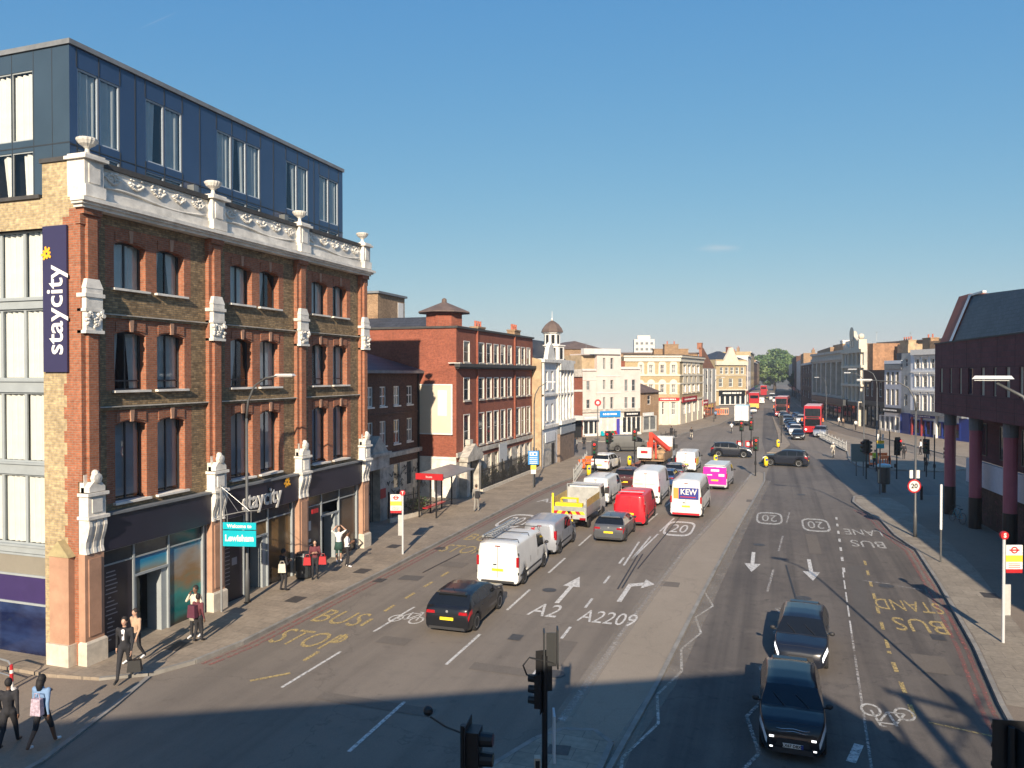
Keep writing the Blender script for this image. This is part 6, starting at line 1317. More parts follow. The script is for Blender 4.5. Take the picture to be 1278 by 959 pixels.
# blue info sign
t = thing('information_sign', 'blue and white sign with a yellow plate on a pole near the office railings', 'sign', (-18.1, 58.1, .12), YAW)
b = mk(greypost); b.cyl((0, 0, 0), (0, 0, 3.3), .05, .05, 8); b.build('pole', t); b = mk(bluesign); b.box(-.42, .42, -.06, -.04, 1.9, 3.0); o = b.build('blue_panel', t)
b = mk(white); b.box(-.3, .3, -.068, -.06, 2.6, 2.92)
for z in (2.42, 2.26, 2.1, 1.98): b.box(-.32, .32, -.066, -.06, z, z+.05)
b.build('white_lines', o); b = mk(bluesign); b.box(-.18, -.08, -.074, -.068, 2.66, 2.86); b.box(.02, .2, -.074, -.068, 2.66, 2.84); b.build('symbols', o); b = mk(orangep); b.mats = []; b.mat(MATS['flag_yellow']); b.box(-.22, .22, -.05, -.03, 1.5, 1.85); b.mat(white); b.box(-.2, .2, -.05, -.03, 1.15, 1.48); b.build('lower_plates', t)
# white post, bins, sign cabinet etc.
q = G(1174, 705); b = mk(greypost); b.cyl((0, 0, 0), (0, 0, 1.6), .045, .045, 8); b.mats.append(M('white_band', (.75, .75, .72), .5, var=.05)); b.k = 1; b.cyl((0, 0, 1.6), (0, 0, 3.8), .055, .055, 10); o = b.build('white_topped_post', None, None, (q[0], q[1], .12)); tag(o, 'thin post with a long white upper half on the right pavement, by the columns', 'post')
q = G(1103, 617); t = thing('litter_cabinet', 'dark cylindrical bin on a stalk with a pale blue lid, right pavement corner', 'bin', (q[0], q[1], .12)); b = mk(M('bin_dark', (.05, .05, .048), .5, var=.2)); b.cyl((0, 0, 0), (0, 0, .7), .16, .16, 10); b.lathe([(.42, .7), (.45, .8), (.45, 1.95), (.4, 2.0)], (0, 0, 0), 16); b.build('body', t); b = mk(M('pale_blue_lid', (.35, .6, .68), .4, var=.05)); b.lathe([(.48, 2.0), (.5, 2.06), (.45, 2.2), (.1, 2.26)], (0, 0, 0), 16); b.build('lid', t); b = mk(M('cream_strip', (.55, .5, .35), .5, var=.1)); b.box(-.42, -.3, -.34, -.2, .8, 1.8); b.build('poster_strip', t)
q = G(1098, 619); t = thing('route_sign', 'slim pole with small blue and yellow route plates, left of the round bin', 'sign', (q[0], q[1], .12), YAW); b = mk(greypost); b.cyl((0, 0, 0), (0, 0, 5.6), .05, .045, 8); b.build('pole', t); b = mk(cyansign); b.box(-.28, .28, -.07, -.05, 3.5, 3.85); b.mat(MATS['flag_yellow']); b.box(-.28, .28, -.07, -.05, 3.87, 4.1); b.mat(white); b.box(-.25, -.1, -.07, -.05, 4.15, 4.6); b.box(.1, .25, -.07, -.05, 4.15, 4.6); b.build('plates', t)
q = G(364, 726); t = thing('litter_bin', 'dark rounded litter bin against the hotel pier, behind the person in maroon', 'bin', (-19.9, 29.1, .12)); b = mk(charcoal); b.smooth = False; b.lathe([(.3, 0), (.36, .1), (.36, 1.0), (.3, 1.15), (.1, 1.2)], (0, 0, 0), 14); b.build('body', t); b = mk(black); b.box(.1, .37, -.15, .15, .85, 1.0); b.build('mouth', t)
q = G(1150, 626); b = mk(black); b.lathe([(.09, 0), (.09, .85), (.11, .87), (.11, .95), (.06, 1.02)], (0, 0, 0), 10); o = b.build('iron_bollard', None, None, (q[0], q[1], .12)); tag(o, 'short black bollard right of the speed sign lamp', 'bollard')
t = thing('cycle_hoop', 'small grey metal cycle hoop at the left edge by the hotel corner', 'cycle stand', (-21.3, 16.3, .05), R(-8)); b = mk(galv); b.tube([(-1.15, 0, 0), (-1.15, 0, .6), (-1.0, 0, .72), (-.1, 0, .72), (.05, 0, .6), (.05, 0, 0)], .03, 7); b.tube([(-1.15, 0, .3), (.05, 0, .3)], .022, 6); b.build('hoop', t)
t = thing('striped_post', 'short red and white striped post beside the grey cycle hoop', 'post', (-21.0, 16.1, .05)); b = mk(white); b.lathe([(.14, 0), (.1, .06), (.05, .08), (.05, .25)], (0, 0, 0), 12); b.mat(redp); b.cyl((0, 0, .25), (0, 0, .5), .05, .05, 10); b.mat(white); b.cyl((0, 0, .5), (0, 0, .6), .05, .05, 10); b.mat(redp); b.cyl((0, 0, .6), (0, 0, .75), .05, .04, 10); b.build('post', t)
# guard rails and roadworks barrier
railings('guard_rail', 'grey guard rail at the left junction corner', G(716, 604), G(733, 578), 1.05, .15, galv, None, .02)
railings('guard_rail', 'grey guard rail on the kerb by the far end of the crossing island', (8.5, 98.5), (6.6, 118), 1.0, .3, galv, None, .02)
railings('guard_rail', 'dark guard rail around the shop corner by the white terrace', G(825, 553), G(845, 547), 1.05, .2, black, None, .02)
def barrier(label, c, ang, m, w_=1.6, h=1.0, z=.12):
    t = thing('plastic_barrier', label, 'barrier', (c[0], c[1], z), ang, 'plastic roadworks barriers'); b = mk(m); b.box(-w_/2, w_/2, -.03, .03, .12, .3); b.box(-w_/2, w_/2, -.03, .03, h-.28, h)
    for i in range(5): x = -w_/2+w_*i/4; b.box(x-.04, x+.04, -.025, .025, .3, h-.28)
    b.build('panel', t); b = mk(black); b.box(-w_/2, -w_/2+.2, -.25, .25, 0, .12); b.box(w_/2-.2, w_/2, -.25, .25, 0, .12); b.build('feet', t)
barrier('orange barrier right of centre on the crossing island, under the traffic lights', G(1096, 583), R(20), orangep, 1.8, 1.3); barrier('orange barrier with a lower rail just right of the first one', G(1105, 586), R(40), orangep, 1.3, 1.2)
barrier('red and white barrier on the left corner beside the signals', G(726, 588), R(70), orangep, 1.1, 1.0); barrier('second orange barrier at the left corner', G(735, 582), R(40), orangep, .9, .9)
barrier('small pale orange barrier on the pavement in front of the narrow pale house', G(904, 519), R(30), M('pale_orange', (.75, .4, .25), .5, var=.05), 2.0, 1.6); barrier('red barrier left of the pale orange one', G(898, 519), R(30), orangep, 2.0, 1.4)
# red temporary lamps at small island
for i, (u, v, lab) in enumerate(((923, 562, 'left red temporary board on the small island'), (934, 562, 'middle red temporary board on the small island'), (941, 561, 'right red temporary board with dark frame on the small island'))):
    q = G(u, v); b = mk(redp); b.box(-.35, .35, -.05, .05, .3, 1.1); b.mat(white); b.box(-.2, .2, -.056, -.05, .5, .9); b.mat(black); b.box(-.3, .3, -.2, .2, 0, .3); o = b.build('warning_board', None, None, (q[0], q[1], .05)); tag(o, lab, 'board', 'red temporary boards on the island')
# green direction sign / yellow bin on island
q = G(1073, 596); t = thing('back_of_sign', 'grey back of a large rectangular road sign on the crossing island', 'sign', (q[0], q[1], .12), YAW-R(10)); b = mk(greypost); b.cyl((-.3, 0, 0), (-.3, 0, 2.5), .05, .05, 8); b.cyl((.3, 0, 0), (.3, 0, 2.5), .05, .05, 8); b.build('posts', t); b = mk(M('sign_back_green', (.12, .17, .17), .5, var=.1)); b.box(-.75, .75, -.08, -.05, 1.3, 2.9); b.mat(white); b.box(-.8, -.75, -.08, -.05, 1.3, 2.9); b.build('panel', t)
q = G(1066, 574); b = mk(yellowp); b.lathe([(.2, 0), (.25, .1), (.22, .9), (.1, 1.0)], (0, 0, 0), 10); o = b.build('grit_bin', None, None, (q[0], q[1], .12)); tag(o, 'small yellow bin on the tip of the crossing island', 'bin')
# tall cluster: camera pole on left corner
t = thing('shop_flag_pole', 'red round sign on a pole in front of the white terrace', 'sign', (*G(746, 560), .12), YAW); b = mk(greypost); b.cyl((0, 0, 0), (0, 0, 5.5), .05, .05, 8); b.build('pole', t); b = mk(redp); b.lathe([(.42, -.05), (.42, .05)], (0, 0, 5.6), 16, 'y'); b.mat(white); b.lathe([(.2, -.06), (.2, .06)], (0, 0, 5.6), 16, 'y'); b.build('red_disc', t)
# hire bicycles by the columns
def bicycle(name, label, c, ang, m=None, z=.12, lean=0):
    t = thing(name, label, 'bicycle', (c[0], c[1], z), (lean, 0, ang)); m = m or black
    for x in (-.52, .52):
        w_ = mk(black); n = 18
        w_.tube([(x+.33*math.cos(2*math.pi*i/n), 0, .34+.33*math.sin(2*math.pi*i/n)) for i in range(n+1)], .018, 6); wo = w_.build('wheel', t); s_ = mk(galv)
        for i in range(8): a = math.pi*i/8; s_.tube([(x-.31*math.cos(a), 0, .34-.31*math.sin(a)), (x+.31*math.cos(a), 0, .34+.31*math.sin(a))], .003, 3)
        s_.build('spokes', wo)
    f = mk(m); P = {'bb': (0, 0, .3), 'seat': (-.16, 0, .85), 'head': (.36, 0, .85), 'head2': (.40, 0, .68)}
    for p, q in (((-.52, 0, .34), P['bb']), ((-.52, 0, .34), (-.14, 0, .78)), (P['bb'], P['seat']), (P['bb'], P['head2']), ((-.14, 0, .78), P['head']), (P['head'], (.52, 0, .34))): f.tube([p, q], .02, 6)
    f.build('frame', t); h = mk(black); h.tube([(.36, 0, .85), (.33, 0, 1.0)], .018, 6); h.tube([(.26, -.26, 1.0), (.36, -.12, 1.02), (.36, .12, 1.02), (.26, .26, 1.0)], .014, 6); h.build('handlebar', t)
    s_ = mk(black); s_.taper(-.3, -.02, -.08, .08, .86, .92, .03, .02); s_.build('saddle', t); pd = mk(black); pd.box(-.05, .05, -.16, -.06, .2, .23); pd.box(-.05, .05, .06, .16, .37, .4); pd.build('pedals', t); return t
q = G(1194, 655); bicycle('parked_bicycle', 'teal parked bicycle leaning by the second pink column', q, R(110), M('teal_frame', (.02, .2, .25), .4, var=.05), lean=R(8))
# ------------------------------------------------------------------ vehicles: local +x forwards, root on the ground under the middle
def paint(name, c, rough=.28, coat=.6, metal=0): return M('car_'+name, c, max(rough, .3), metal, var=.09, scale=1.3, coat=coat*.45, spec=.35)
tyre = M('tyre_rubber', (.018, .018, .018), .85, var=.2, scale=6); rimm = M('alloy', (.45, .46, .48), .3, metal=.8, var=.05); trimb = M('black_trim', (.022, .022, .024), .6, var=.1)
cglass = M('car_glass', (.010, .012, .014), .05, var=.1, scale=.8, spec=.45)
tail = M('tail_light', (.33, .008, .014), .12, var=.2, scale=8, coat=.5); head = M('head_light', (.72, .75, .78), .1, var=.15, scale=8, coat=.5); headlit = M('head_light_on', (1, 1, 1), .2, var=0, emit=1.3)
platey = M('plate_yellow', (.82, .60, .03), .4, var=.03); platew = M('plate_white', (.78, .78, .76), .4, var=.03); orangel = M('indicator', (.8, .3, .03), .2, var=0)
under = M('underbody', (.01, .01, .01), .9, var=0)
def lerp(pts, x):
    if x <= pts[0][0]: return pts[0][1]
    for (a, p), (b_, q) in zip(pts[:-1], pts[1:]):
        if x <= b_: t = (x-a)/(b_-a) if b_ > a else 1; return p+(q-p)*t
    return pts[-1][1]
def smooth(pts, x, e=.05): return (lerp(pts, x-e)+2*lerp(pts, x)+lerp(pts, x+e))/4
KINDS = {
 # L, W half, wheel x (from rear), wheel radius, top profile, belt profile, tumble, windscreen x-range, rear glass range, side window ranges
 'hatch': dict(L=4.3, w=.89, wx=(.82, 3.45), wr=.325, top=[(0, .62), (.03, .95), (.12, 1.04), (.22, 1.10), (.62, 1.40), (.95, 1.455), (1.7, 1.48), (2.25, 1.45), (2.55, 1.38), (3.22, 1.0), (3.4, 1.0), (3.95, .92), (4.17, .82), (4.27, .66), (4.3, .45)], belt=[(0, .62), (.1, .9), (.4, .98), (2.5, .92), (3.3, .92), (3.95, .83), (4.17, .74), (4.3, .44)], tum=.50, ws=(2.5, 3.22), rg=(.17, .68), sw=[(.62, 1.18), (1.26, 2.02), (2.1, 2.86)]),
 'saloon': dict(L=4.6, w=.9, wx=(.95, 3.7), wr=.33, top=[(0, .6), (.03, .92), (.15, 1.0), (.55, 1.04), (1.25, 1.36), (1.6, 1.42), (2.4, 1.43), (2.7, 1.37), (3.4, .98), (3.6, .98), (4.2, .90), (4.45, .80), (4.56, .66), (4.6, .45)], belt=[(0, .6), (.1, .88), (.5, .95), (2.6, .90), (3.5, .90), (4.2, .80), (4.45, .72), (4.6, .44)], tum=.45, ws=(2.65, 3.4), rg=(.6, 1.3), sw=[(1.05, 1.45), (1.52, 2.2), (2.28, 3.0)]),
 'suv': dict(L=4.45, w=.92, wx=(.85, 3.55), wr=.36, top=[(0, .7), (.03, 1.05), (.12, 1.16), (.2, 1.22), (.45, 1.55), (.8, 1.63), (1.8, 1.66), (2.35, 1.62), (2.6, 1.55), (3.2, 1.14), (3.4, 1.12), (4.05, 1.04), (4.3, .94), (4.42, .75), (4.45, .5)], belt=[(0, .7), (.1, 1.02), (.4, 1.1), (2.5, 1.04), (3.3, 1.02), (4.05, .96), (4.3, .85), (4.45, .49)], tum=.42, ws=(2.55, 3.2), rg=(.15, .5), sw=[(.45, 1.0), (1.08, 1.9), (1.98, 2.85)]),
 'small': dict(L=3.99, w=.87, wx=(.72, 3.25), wr=.32, top=[(0, .64), (.03, .98), (.12, 1.08), (.2, 1.14), (.5, 1.43), (.85, 1.49), (1.6, 1.51), (2.15, 1.47), (2.45, 1.38), (3.05, 1.04), (3.2, 1.05), (3.65, .98), (3.85, .88), (3.96, .70), (3.99, .48)], belt=[(0, .64), (.1, .95), (.4, 1.02), (2.4, .97), (3.1, .97), (3.65, .89), (3.85, .80), (3.99, .47)], tum=.44, ws=(2.4, 3.05), rg=(.15, .55), sw=[(.6, 1.1), (1.18, 1.85), (1.93, 2.7)]),
 'van': dict(L=4.98, w=.97, wx=(.95, 4.05), wr=.335, top=[(0, .5), (.02, 1.80), (.06, 1.93), (.3, 1.97), (2.8, 1.98), (3.3, 1.95), (3.65, 1.84), (4.25, 1.28), (4.4, 1.2), (4.8, 1.05), (4.92, .85), (4.98, .6)], belt=[(0, .5), (.02, 1.1), (3.5, 1.12), (4.3, 1.08), (4.75, .95), (4.98, .6)], tum=.13, ws=(3.6, 4.27), rg=None, sw=[(2.95, 3.95)]),
 'citivan': dict(L=4.4, w=.91, wx=(.8, 3.55), wr=.32, top=[(0, .5), (.02, 1.5), (.06, 1.66), (.25, 1.76), (1.8, 1.80), (2.4, 1.78), (2.7, 1.7), (3.35, 1.2), (3.5, 1.14), (4.1, 1.0), (4.32, .85), (4.4, .6)], belt=[(0, .5), (.02, 1.0), (2.5, 1.05), (3.4, 1.02), (4.1, .9), (4.4, .6)], tum=.2, ws=(2.65, 3.37), rg=None, sw=[(1.95, 2.95)]),
 'highvan': dict(L=5.9, w=1.0, wx=(1.05, 4.85), wr=.345, top=[(0, .5), (.02, 2.25), (.06, 2.42), (.35, 2.5), (3.6, 2.52), (4.1, 2.45), (4.5, 2.2), (5.15, 1.4), (5.3, 1.28), (5.7, 1.1), (5.84, .9), (5.9, .6)], belt=[(0, .5), (.02, 1.15), (4.3, 1.2), (5.1, 1.16), (5.65, 1.0), (5.9, .6)], tum=.1, ws=(4.45, 5.17), rg=None, sw=[(3.7, 4.85)]),
}
VC = {}
def car_meshes(kind):
    if kind in VC: return VC[kind]
    K = KINDS[kind]; L_, W_, wr = K['L'], K['w'], K['wr']; ar = wr+.07; zc = wr; gc = .19
    xs = {round(i*.08, 3) for i in range(int(L_/.08)+1)} | {L_}
    for a, _ in K['top']: xs.add(a)
    for s_ in K['sw']: xs |= {s_[0], s_[1]}
    xs |= set(K['ws']); 
    if K['rg']: xs |= set(K['rg'])
    for wx in K['wx']:
        for i in range(-8, 9): xs.add(round(wx+ar*math.sin(i*math.pi/16), 3))
    xs = sorted(xs); xs = [x for i, x in enumerate(xs) if i == 0 or x-xs[i-1] > .012 or x == L_]
    rings = []
    for x in xs:
        tz = lerp(K['top'], x) if x < .25 or x > L_-.25 else smooth(K['top'], x, .06); bz = min(lerp(K['belt'], x), tz-.01)
        zb = gc+.05*max(0, (x-(L_-.5))/.5)+.04*max(0, (.3-x)/.3)
        for wx in K['wx']:
            d = abs(x-wx)
            if d < ar: zb = max(zb, zc+math.sqrt(ar*ar-d*d))
        e = min(x, L_-x); tp = 1-(.13 if 'van' in kind else .19)*max(0, (1-(L_-x)/.7))**2 - (.05 if 'van' not in kind else .02)*max(0, 1-x/.35)**2
        if L_-x < .12: tp -= .08*(1-(L_-x)/.12)
        if x < .06 and 'van' not in kind: tp -= .05*(1-x/.06)
        w_ = W_*tp; h = tz-bz; zm = bz*.55+.1; z1 = zb; z2 = max(zb+.01, gc+.14); zm = bz-.15 if ('van' not in kind and (x > L_-.62 or x < .4)) else zm; z3 = max(z2+.01, zm)
        if z3 > bz-.02: z3 = (z2+bz)/2
        wb = w_*.975; ins = max(K['tum']*max(0, h-.05), .04); wr_ = max(wb-ins, .3)
        if h > .12: z5, z6, z7 = bz+h*.07, bz+h*.80, bz+h*.94
        else: z5, z6, z7 = bz+h*.3, bz+h*.6, bz+h*.8
        f5, f6, f7 = (.06, .78, 1.0) if h > .12 else (.2, .5, 1.0)
        half = [(0, z1), (w_*.9, z1), (w_*.985, z2), (w_, z3), (wb, bz), (wb-ins*f5, z5), (wb-ins*f6, z6), (wr_-.0, z7), (wr_*.62, tz-.012 if h > .12 else tz-.02), (0, tz)]
        ring = [(x-L_/2, y, z) for y, z in half]+[(x-L_/2, -y, z) for y, z in half[-2:0:-1]]; rings.append(ring)
    n = len(rings[0]); groups = {'headlight': [], 'tail_light': [], 'cowl': [], 'body': [], 'windscreen': [], 'rear_window': [], 'side_window': [], 'bumper': []}; verts = [p for r_ in rings for p in r_]
    for i in range(len(xs)-1):
        xm = (xs[i]+xs[i+1])/2
        for j in range(n):
            jj = j if j < 9 else n-1-j   # band index from the bottom, mirrored
            f = (i*n+j, i*n+(j+1) % n, (i+1)*n+(j+1) % n, (i+1)*n+j); g = 'body'
            if jj in (7, 8) and K['ws'][0] < xm < K['ws'][1]: g = 'windscreen'
            elif jj in (7, 8) and K['rg'] and K['rg'][0] < xm < K['rg'][1]: g = 'rear_window'
            elif jj == 5 and any(a < xm < c for a, c in K['sw']) and lerp(K['top'], xm)-lerp(K['belt'], xm) > .16: g = 'side_window'
            elif jj == 3 and L_-.50 < xm < L_-.05 and 'van' not in kind: g = 'headlight'
            elif jj == 3 and .02 < xm < .30 and 'van' not in kind: g = 'tail_light'
            elif jj in (7, 8) and K['ws'][1] < xm < K['ws'][1]+.09: g = 'cowl'
            elif jj in (0,): g = 'bumper'
            elif jj == 1 and kind == 'suv' and not any(abs(xm-wx) < ar for wx in K['wx']): g = 'bumper'
            groups[g].append(f)
    groups['body'].append(tuple(range(n-1, -1, -1))); groups['body'].append(tuple((len(xs)-1)*n+k for k in range(n)))
    out = {}
    for g, fs in groups.items():
        if not fs: continue
        if g in ('side_window', 'headlight', 'tail_light'):
            for sgn in (1, -1):
                ff = [f for f in fs if sum(verts[i][1] for i in f)*sgn > 0]; used = sorted({i for f in ff for i in f}); mp = {v: k for k, v in enumerate(used)}
                me = bpy.data.meshes.new(g); me.from_pydata([verts[i] for i in used], [], [tuple(mp[i] for i in f) for f in ff]); out[(g, sgn)] = me
        else:
            used = sorted({i for f in fs for i in f}); mp = {v: k for k, v in enumerate(used)}
            me = bpy.data.meshes.new(g); me.from_pydata([verts[i] for i in used], [], [tuple(mp[i] for i in f) for f in fs]); out[(g, 0)] = me
    for k_, me in out.items():
        me.update(); bm = bmesh.new(); bm.from_mesh(me); bmesh.ops.recalc_face_normals(bm, faces=bm.faces); bm.to_mesh(me); bm.free()
        me.polygons.foreach_set('use_smooth', [len(p.vertices) < 6 for p in me.polygons]); me.materials.append(trimb if k_[0] in ('bumper', 'cowl') else head if k_[0] == 'headlight' else tail if k_[0] == 'tail_light' else cglass if k_[0] != 'body' else paint('grey', (.3, .3, .3)))
    if 'van' not in kind:
        b = mk(trimb); i0 = [i for i, x in enumerate(xs) if x > K['ws'][1]+.05]; ii = [i for i in i0 if xs[i] < L_-.16]
        for j in (7, n-7): b.tube([tuple(Vector(rings[i][j])+Vector((0, 0, .001))) for i in ii], .005, 4)
        b.tube([tuple(Vector(rings[ii[-1]][j])+Vector((0, 0, .002))) for j in (7, 8, 9, 10, 11)], .005, 4); out['seam'] = b.mesh('hood_seam')
    # wheels
    b = mk(tyre); b.smooth = True; r = K['wr']; b.lathe([(r*.62, -.1), (r*.95, -.105), (r, -.07), (r, .07), (r*.95, .105), (r*.62, .1)], (0, 0, 0), 22, 'y'); out['tyre'] = b.mesh('tyre')
    b = mk(rimm); b.lathe([(r*.64, -.06), (r*.64, .06)], (0, 0, 0), 20, 'y'); rb = mk(rimm)
    rb.mat(trimb); rb.lathe([(r*.60, .0), (r*.60, .06)], (0, 0, 0), 18, 'y'); rb.mat(rimm)
    for s_ in (-1, 1):
        for i in range(5):
            a = 2*math.pi*i/5+.3; ca, sa = math.cos(a), math.sin(a); 
            rb.add([(ca*.05-sa*.05, s_*.085, sa*.05+ca*.05), (ca*.05+sa*.05, s_*.085, sa*.05-ca*.05), (ca*r*.63+sa*.035, s_*.098, sa*r*.63-ca*.035), (ca*r*.63-sa*.035, s_*.098, sa*r*.63+ca*.035)], [(0, 1, 2, 3)])
        n_ = 20; R1, R2 = r*.66, r*.57
        for i in range(n_):
            t0, t1 = 2*math.pi*i/n_, 2*math.pi*(i+1)/n_; rb.add([(R1*math.cos(t0), s_*.104, R1*math.sin(t0)), (R1*math.cos(t1), s_*.104, R1*math.sin(t1)), (R2*math.cos(t1), s_*.1, R2*math.sin(t1)), (R2*math.cos(t0), s_*.1, R2*math.sin(t0))], [(0, 1, 2, 3)])
    out['rim'] = rb.mesh('rim')
    b = mk(under); b.box(-L_/2+.25, L_/2-.3, -W_*.78, W_*.78, gc+.03, .62)
    for wx in K['wx']: b.box(wx-L_/2-.38, wx-L_/2+.38, -W_*.80, W_*.80, .3, .72)
    out['under'] = b.mesh('underbody')
    VC[kind] = out; return out
def setmat(o, m):
    o.material_slots[0].link = 'OBJECT'; o.material_slots[0].material = m; return o
def small_box(key, name, m, *a, tap=None):
    def f():
        b = mk(m); (b.taper(*a, *tap) if tap else b.box(*a)); return b.mesh(name)
    return cached(('sb', key, m.name), f)
def vehicle(kind, name, label, cat, c, head_deg, col_, group=None, lights=False, rearmark=True, far=False, roofc=None, bumperc=None, plate=True):
    K = KINDS[kind]; ms_ = car_meshes(kind); L_, W_ = K['L'], K['w']; t = thing(name, label, cat, (c[0], c[1], .012), R(head_deg), group)
    if kind == 'hatch': t.scale = (1, .98, .955)
    for k_, me in ms_.items():
        if isinstance(k_, tuple):
            o = obj(k_[0], me, t)
            if k_[0] == 'body': setmat(o, col_); body = o
            if k_[0] == 'bumper' and bumperc: setmat(o, bumperc)
            if k_[0] == 'headlight' and lights: setmat(o, headlit)
    obj('underbody', ms_['under'], t)
    if 'seam' in ms_ and not far: obj('hood_seam', ms_['seam'], t)
    for wx in K['wx']:
        for s_ in (-1, 1):
            w_ = obj('wheel', ms_['tyre'], t, (wx-L_/2, s_*(W_-.115), K['wr'])); obj('rim', ms_['rim'], w_)
    van = 'van' in kind
    h0 = lerp(K['belt'], .1)
    for s_ in (-1, 1):
        if van: obj('tail_light', small_box(('tl', kind), 'tail_light', tail, -.015, .10, -.055, .055, 0, .42), t, (-L_/2, s_*(W_-.06), h0-.15))
        else: obj('tail_light', small_box(('tl2', kind), 'tail_light', tail, -.012, .06, -.17, .17, -.055, .05, tap=(.01, .02)), t, (-L_/2+.005, s_*(W_-.26), h0-.055))
        hz = lerp(K['belt'], L_-.2)-.05
        if van: obj('headlight', small_box(('hl', kind, s_, lights), 'headlight', headlit if lights else head, -.26, .05, -.13, .10, -.045, .04, tap=(.05, .03)), t, (L_/2-.15, s_*(W_*.80-.10), hz), -s_*R(30))
        mx = K['ws'][0]+.45-L_/2; mz = lerp(K['belt'], K['ws'][0])+.08
        def mir():
            b = mk(trimb); b.box(-.03, .03, -.12, .02, -.02, .02); b.smooth = True; b.ball((0, .06, .04), (.06, .10, .075), 8, 6); return b.mesh('door_mirror')
        mo = obj('door_mirror', cached(('mir',), mir), t, (mx, s_*(W_+.04), mz), 0 if s_ > 0 else R(180))
    pz = .62 if not van else .78
    if plate:
        obj('rear_number_plate', small_box(('rp', van), 'rear_number_plate', platey, -.012, .0, -.26, .26, -.055, .055), t, (-L_/2-.004, 0, pz if not van else pz)); obj('front_number_plate', small_box('fp', 'front_number_plate', platew, 0, .012, -.26, .26, -.055, .055), t, (L_/2+.005, 0, .42))
    obj('grille', small_box(('gr', kind), 'grille', trimb, -.02, .012, -W_*.5, W_*.5, -.10, .09, tap=(.0, .06)), t, (L_/2-.005, 0, .5)); 
    obj('air_intake', small_box(('ai', kind), 'air_intake', trimb, -.03, .02, -W_*.62, W_*.62, -.07, .06, tap=(.01, .08)), t, (L_/2-.005, 0, .29))
    obj('rear_bumper_trim', small_box(('rb', kind), 'rear_bumper_trim', trimb, -.02, .04, -W_*.80, W_*.80, 0, .10, tap=(.005, .03)), t, (-L_/2-.005, 0, .22))
    if van and not far:
        b = mk(trimb); b.box(-.004, .0, -.008, .008, .45, lerp(K['top'], .03)-.05); dl = b.build('door_seam', t, None, (-L_/2, 0, 0)); b = mk(trimb); b.box(-.02, 0, .05, .2, .98, 1.03); b.build('door_handle', t, None, (-L_/2, 0, 0))
        b = mk(trimb); b.box(-.012, .02, -.12, .12, lerp(K['top'], .03)-.04, lerp(K['top'], .03)+.0); b.mat(tail); b.box(-.016, .0, -.1, .1, lerp(K['top'], .03)-.035, lerp(K['top'], .03)-.01); b.build('brake_light', t, None, (-L_/2, 0, 0))
        b = mk(trimb)
        for z_ in (.62, lerp(K['top'], .03)*.8):
            for s_ in (-1, 1): b.box(-.02, .03, s_*(W_-.02)-.02, s_*(W_-.02)+.02, z_, z_+.1)
        b.build('door_hinges', t, None, (-L_/2, 0, 0))
        for s_ in (-1, 1):
            b = mk(trimb); b.box(.9, 2.6, -.004, .004, 0, .05) if False else b.box(-L_/2+.25, L_/2-1.5, -.006, .006, .50, .58); b.build('side_moulding', t, None, (0, s_*(W_+.002), 0))
            b = mk(trimb); b.box(L_/2-2.05, L_/2-2.04, -.004, .004, .45, 1.1); b.box(L_/2-3.2, L_/2-3.19, -.004, .004, .45, lerp(K['top'], 1.5)-.25 if False else 1.1); b.build('door_seam', t, None, (0, s_*(W_*.99+.003), 0))
    elif not far:
        for s_ in (-1, 1):
            b = mk(trimb)
            for x in (K['sw'][0][1]+.04, K['sw'][1][1]+.04, K['sw'][2][1]+.05): b.box(x-L_/2-.004, x-L_/2+.004, -.003, .003, .36, lerp(K['belt'], x)-.03)
            b.build('door_seam', t, None, (0, s_*(W_*.992), 0)); b = mk(col_)
            for x in (K['sw'][1][0]+.12, K['sw'][2][0]+.12): b.box(x-L_/2, x-L_/2+.16, -.02, .02, .80, .83)
            b.build('door_handle', t, None, (0, s_*(W_*.985), 0)); b = mk(galv); b.tube([(K['sw'][0][0]-L_/2, s_*(W_-.06), lerp(K['belt'], .8)+.02), (K['sw'][2][1]-L_/2, s_*(W_-.035), lerp(K['belt'], 2.6)+.02)], .007, 4); b.build('chrome_strip', t)
        b = mk(tail); z = lerp(K['top'], K['rg'][1]); b.box(K['rg'][1]-L_/2-.10, K['rg'][1]-L_/2+.02, -.16, .16, z-.02, z+.015); b.build('brake_light', t)
        b = mk(galv); b.lathe([(.05, -.01), (.05, .0)], (-L_/2+.02 if kind != 'hatch' else -L_/2+.03, 0, h0-.02), 10, 'x'); b.build('badge', t); b = mk(trimb); b.tube([(K['rg'][1]-L_/2+.1, 0, z+.02), (K['rg'][1]-L_/2-.05, 0, z+.2)], .008, 4); b.build('aerial', t)
        if kind in ('hatch', 'suv', 'small'): b = mk(col_); b.taper(K['rg'][1]-L_/2-.16, K['rg'][1]-L_/2+.1, -W_*.62, W_*.62, z-.03, z+.03, .01, .05); b.build('roof_spoiler', t)
        b = mk(trimb); x0 = K['ws'][1]-L_/2; z0 = lerp(K['top'], K['ws'][1]); b.tube([(x0+.0, .45, z0+.02), (x0-.35, .1, z0+.23)], .01, 4); b.tube([(x0, -.2, z0+.02), (x0-.35, -.5, z0+.22)], .01, 4); b.build('wipers', t)
    return t
def partb(t, name, m, *a, smooth=False):
    b = mk(m); b.box(*a); return b.build(name, t)
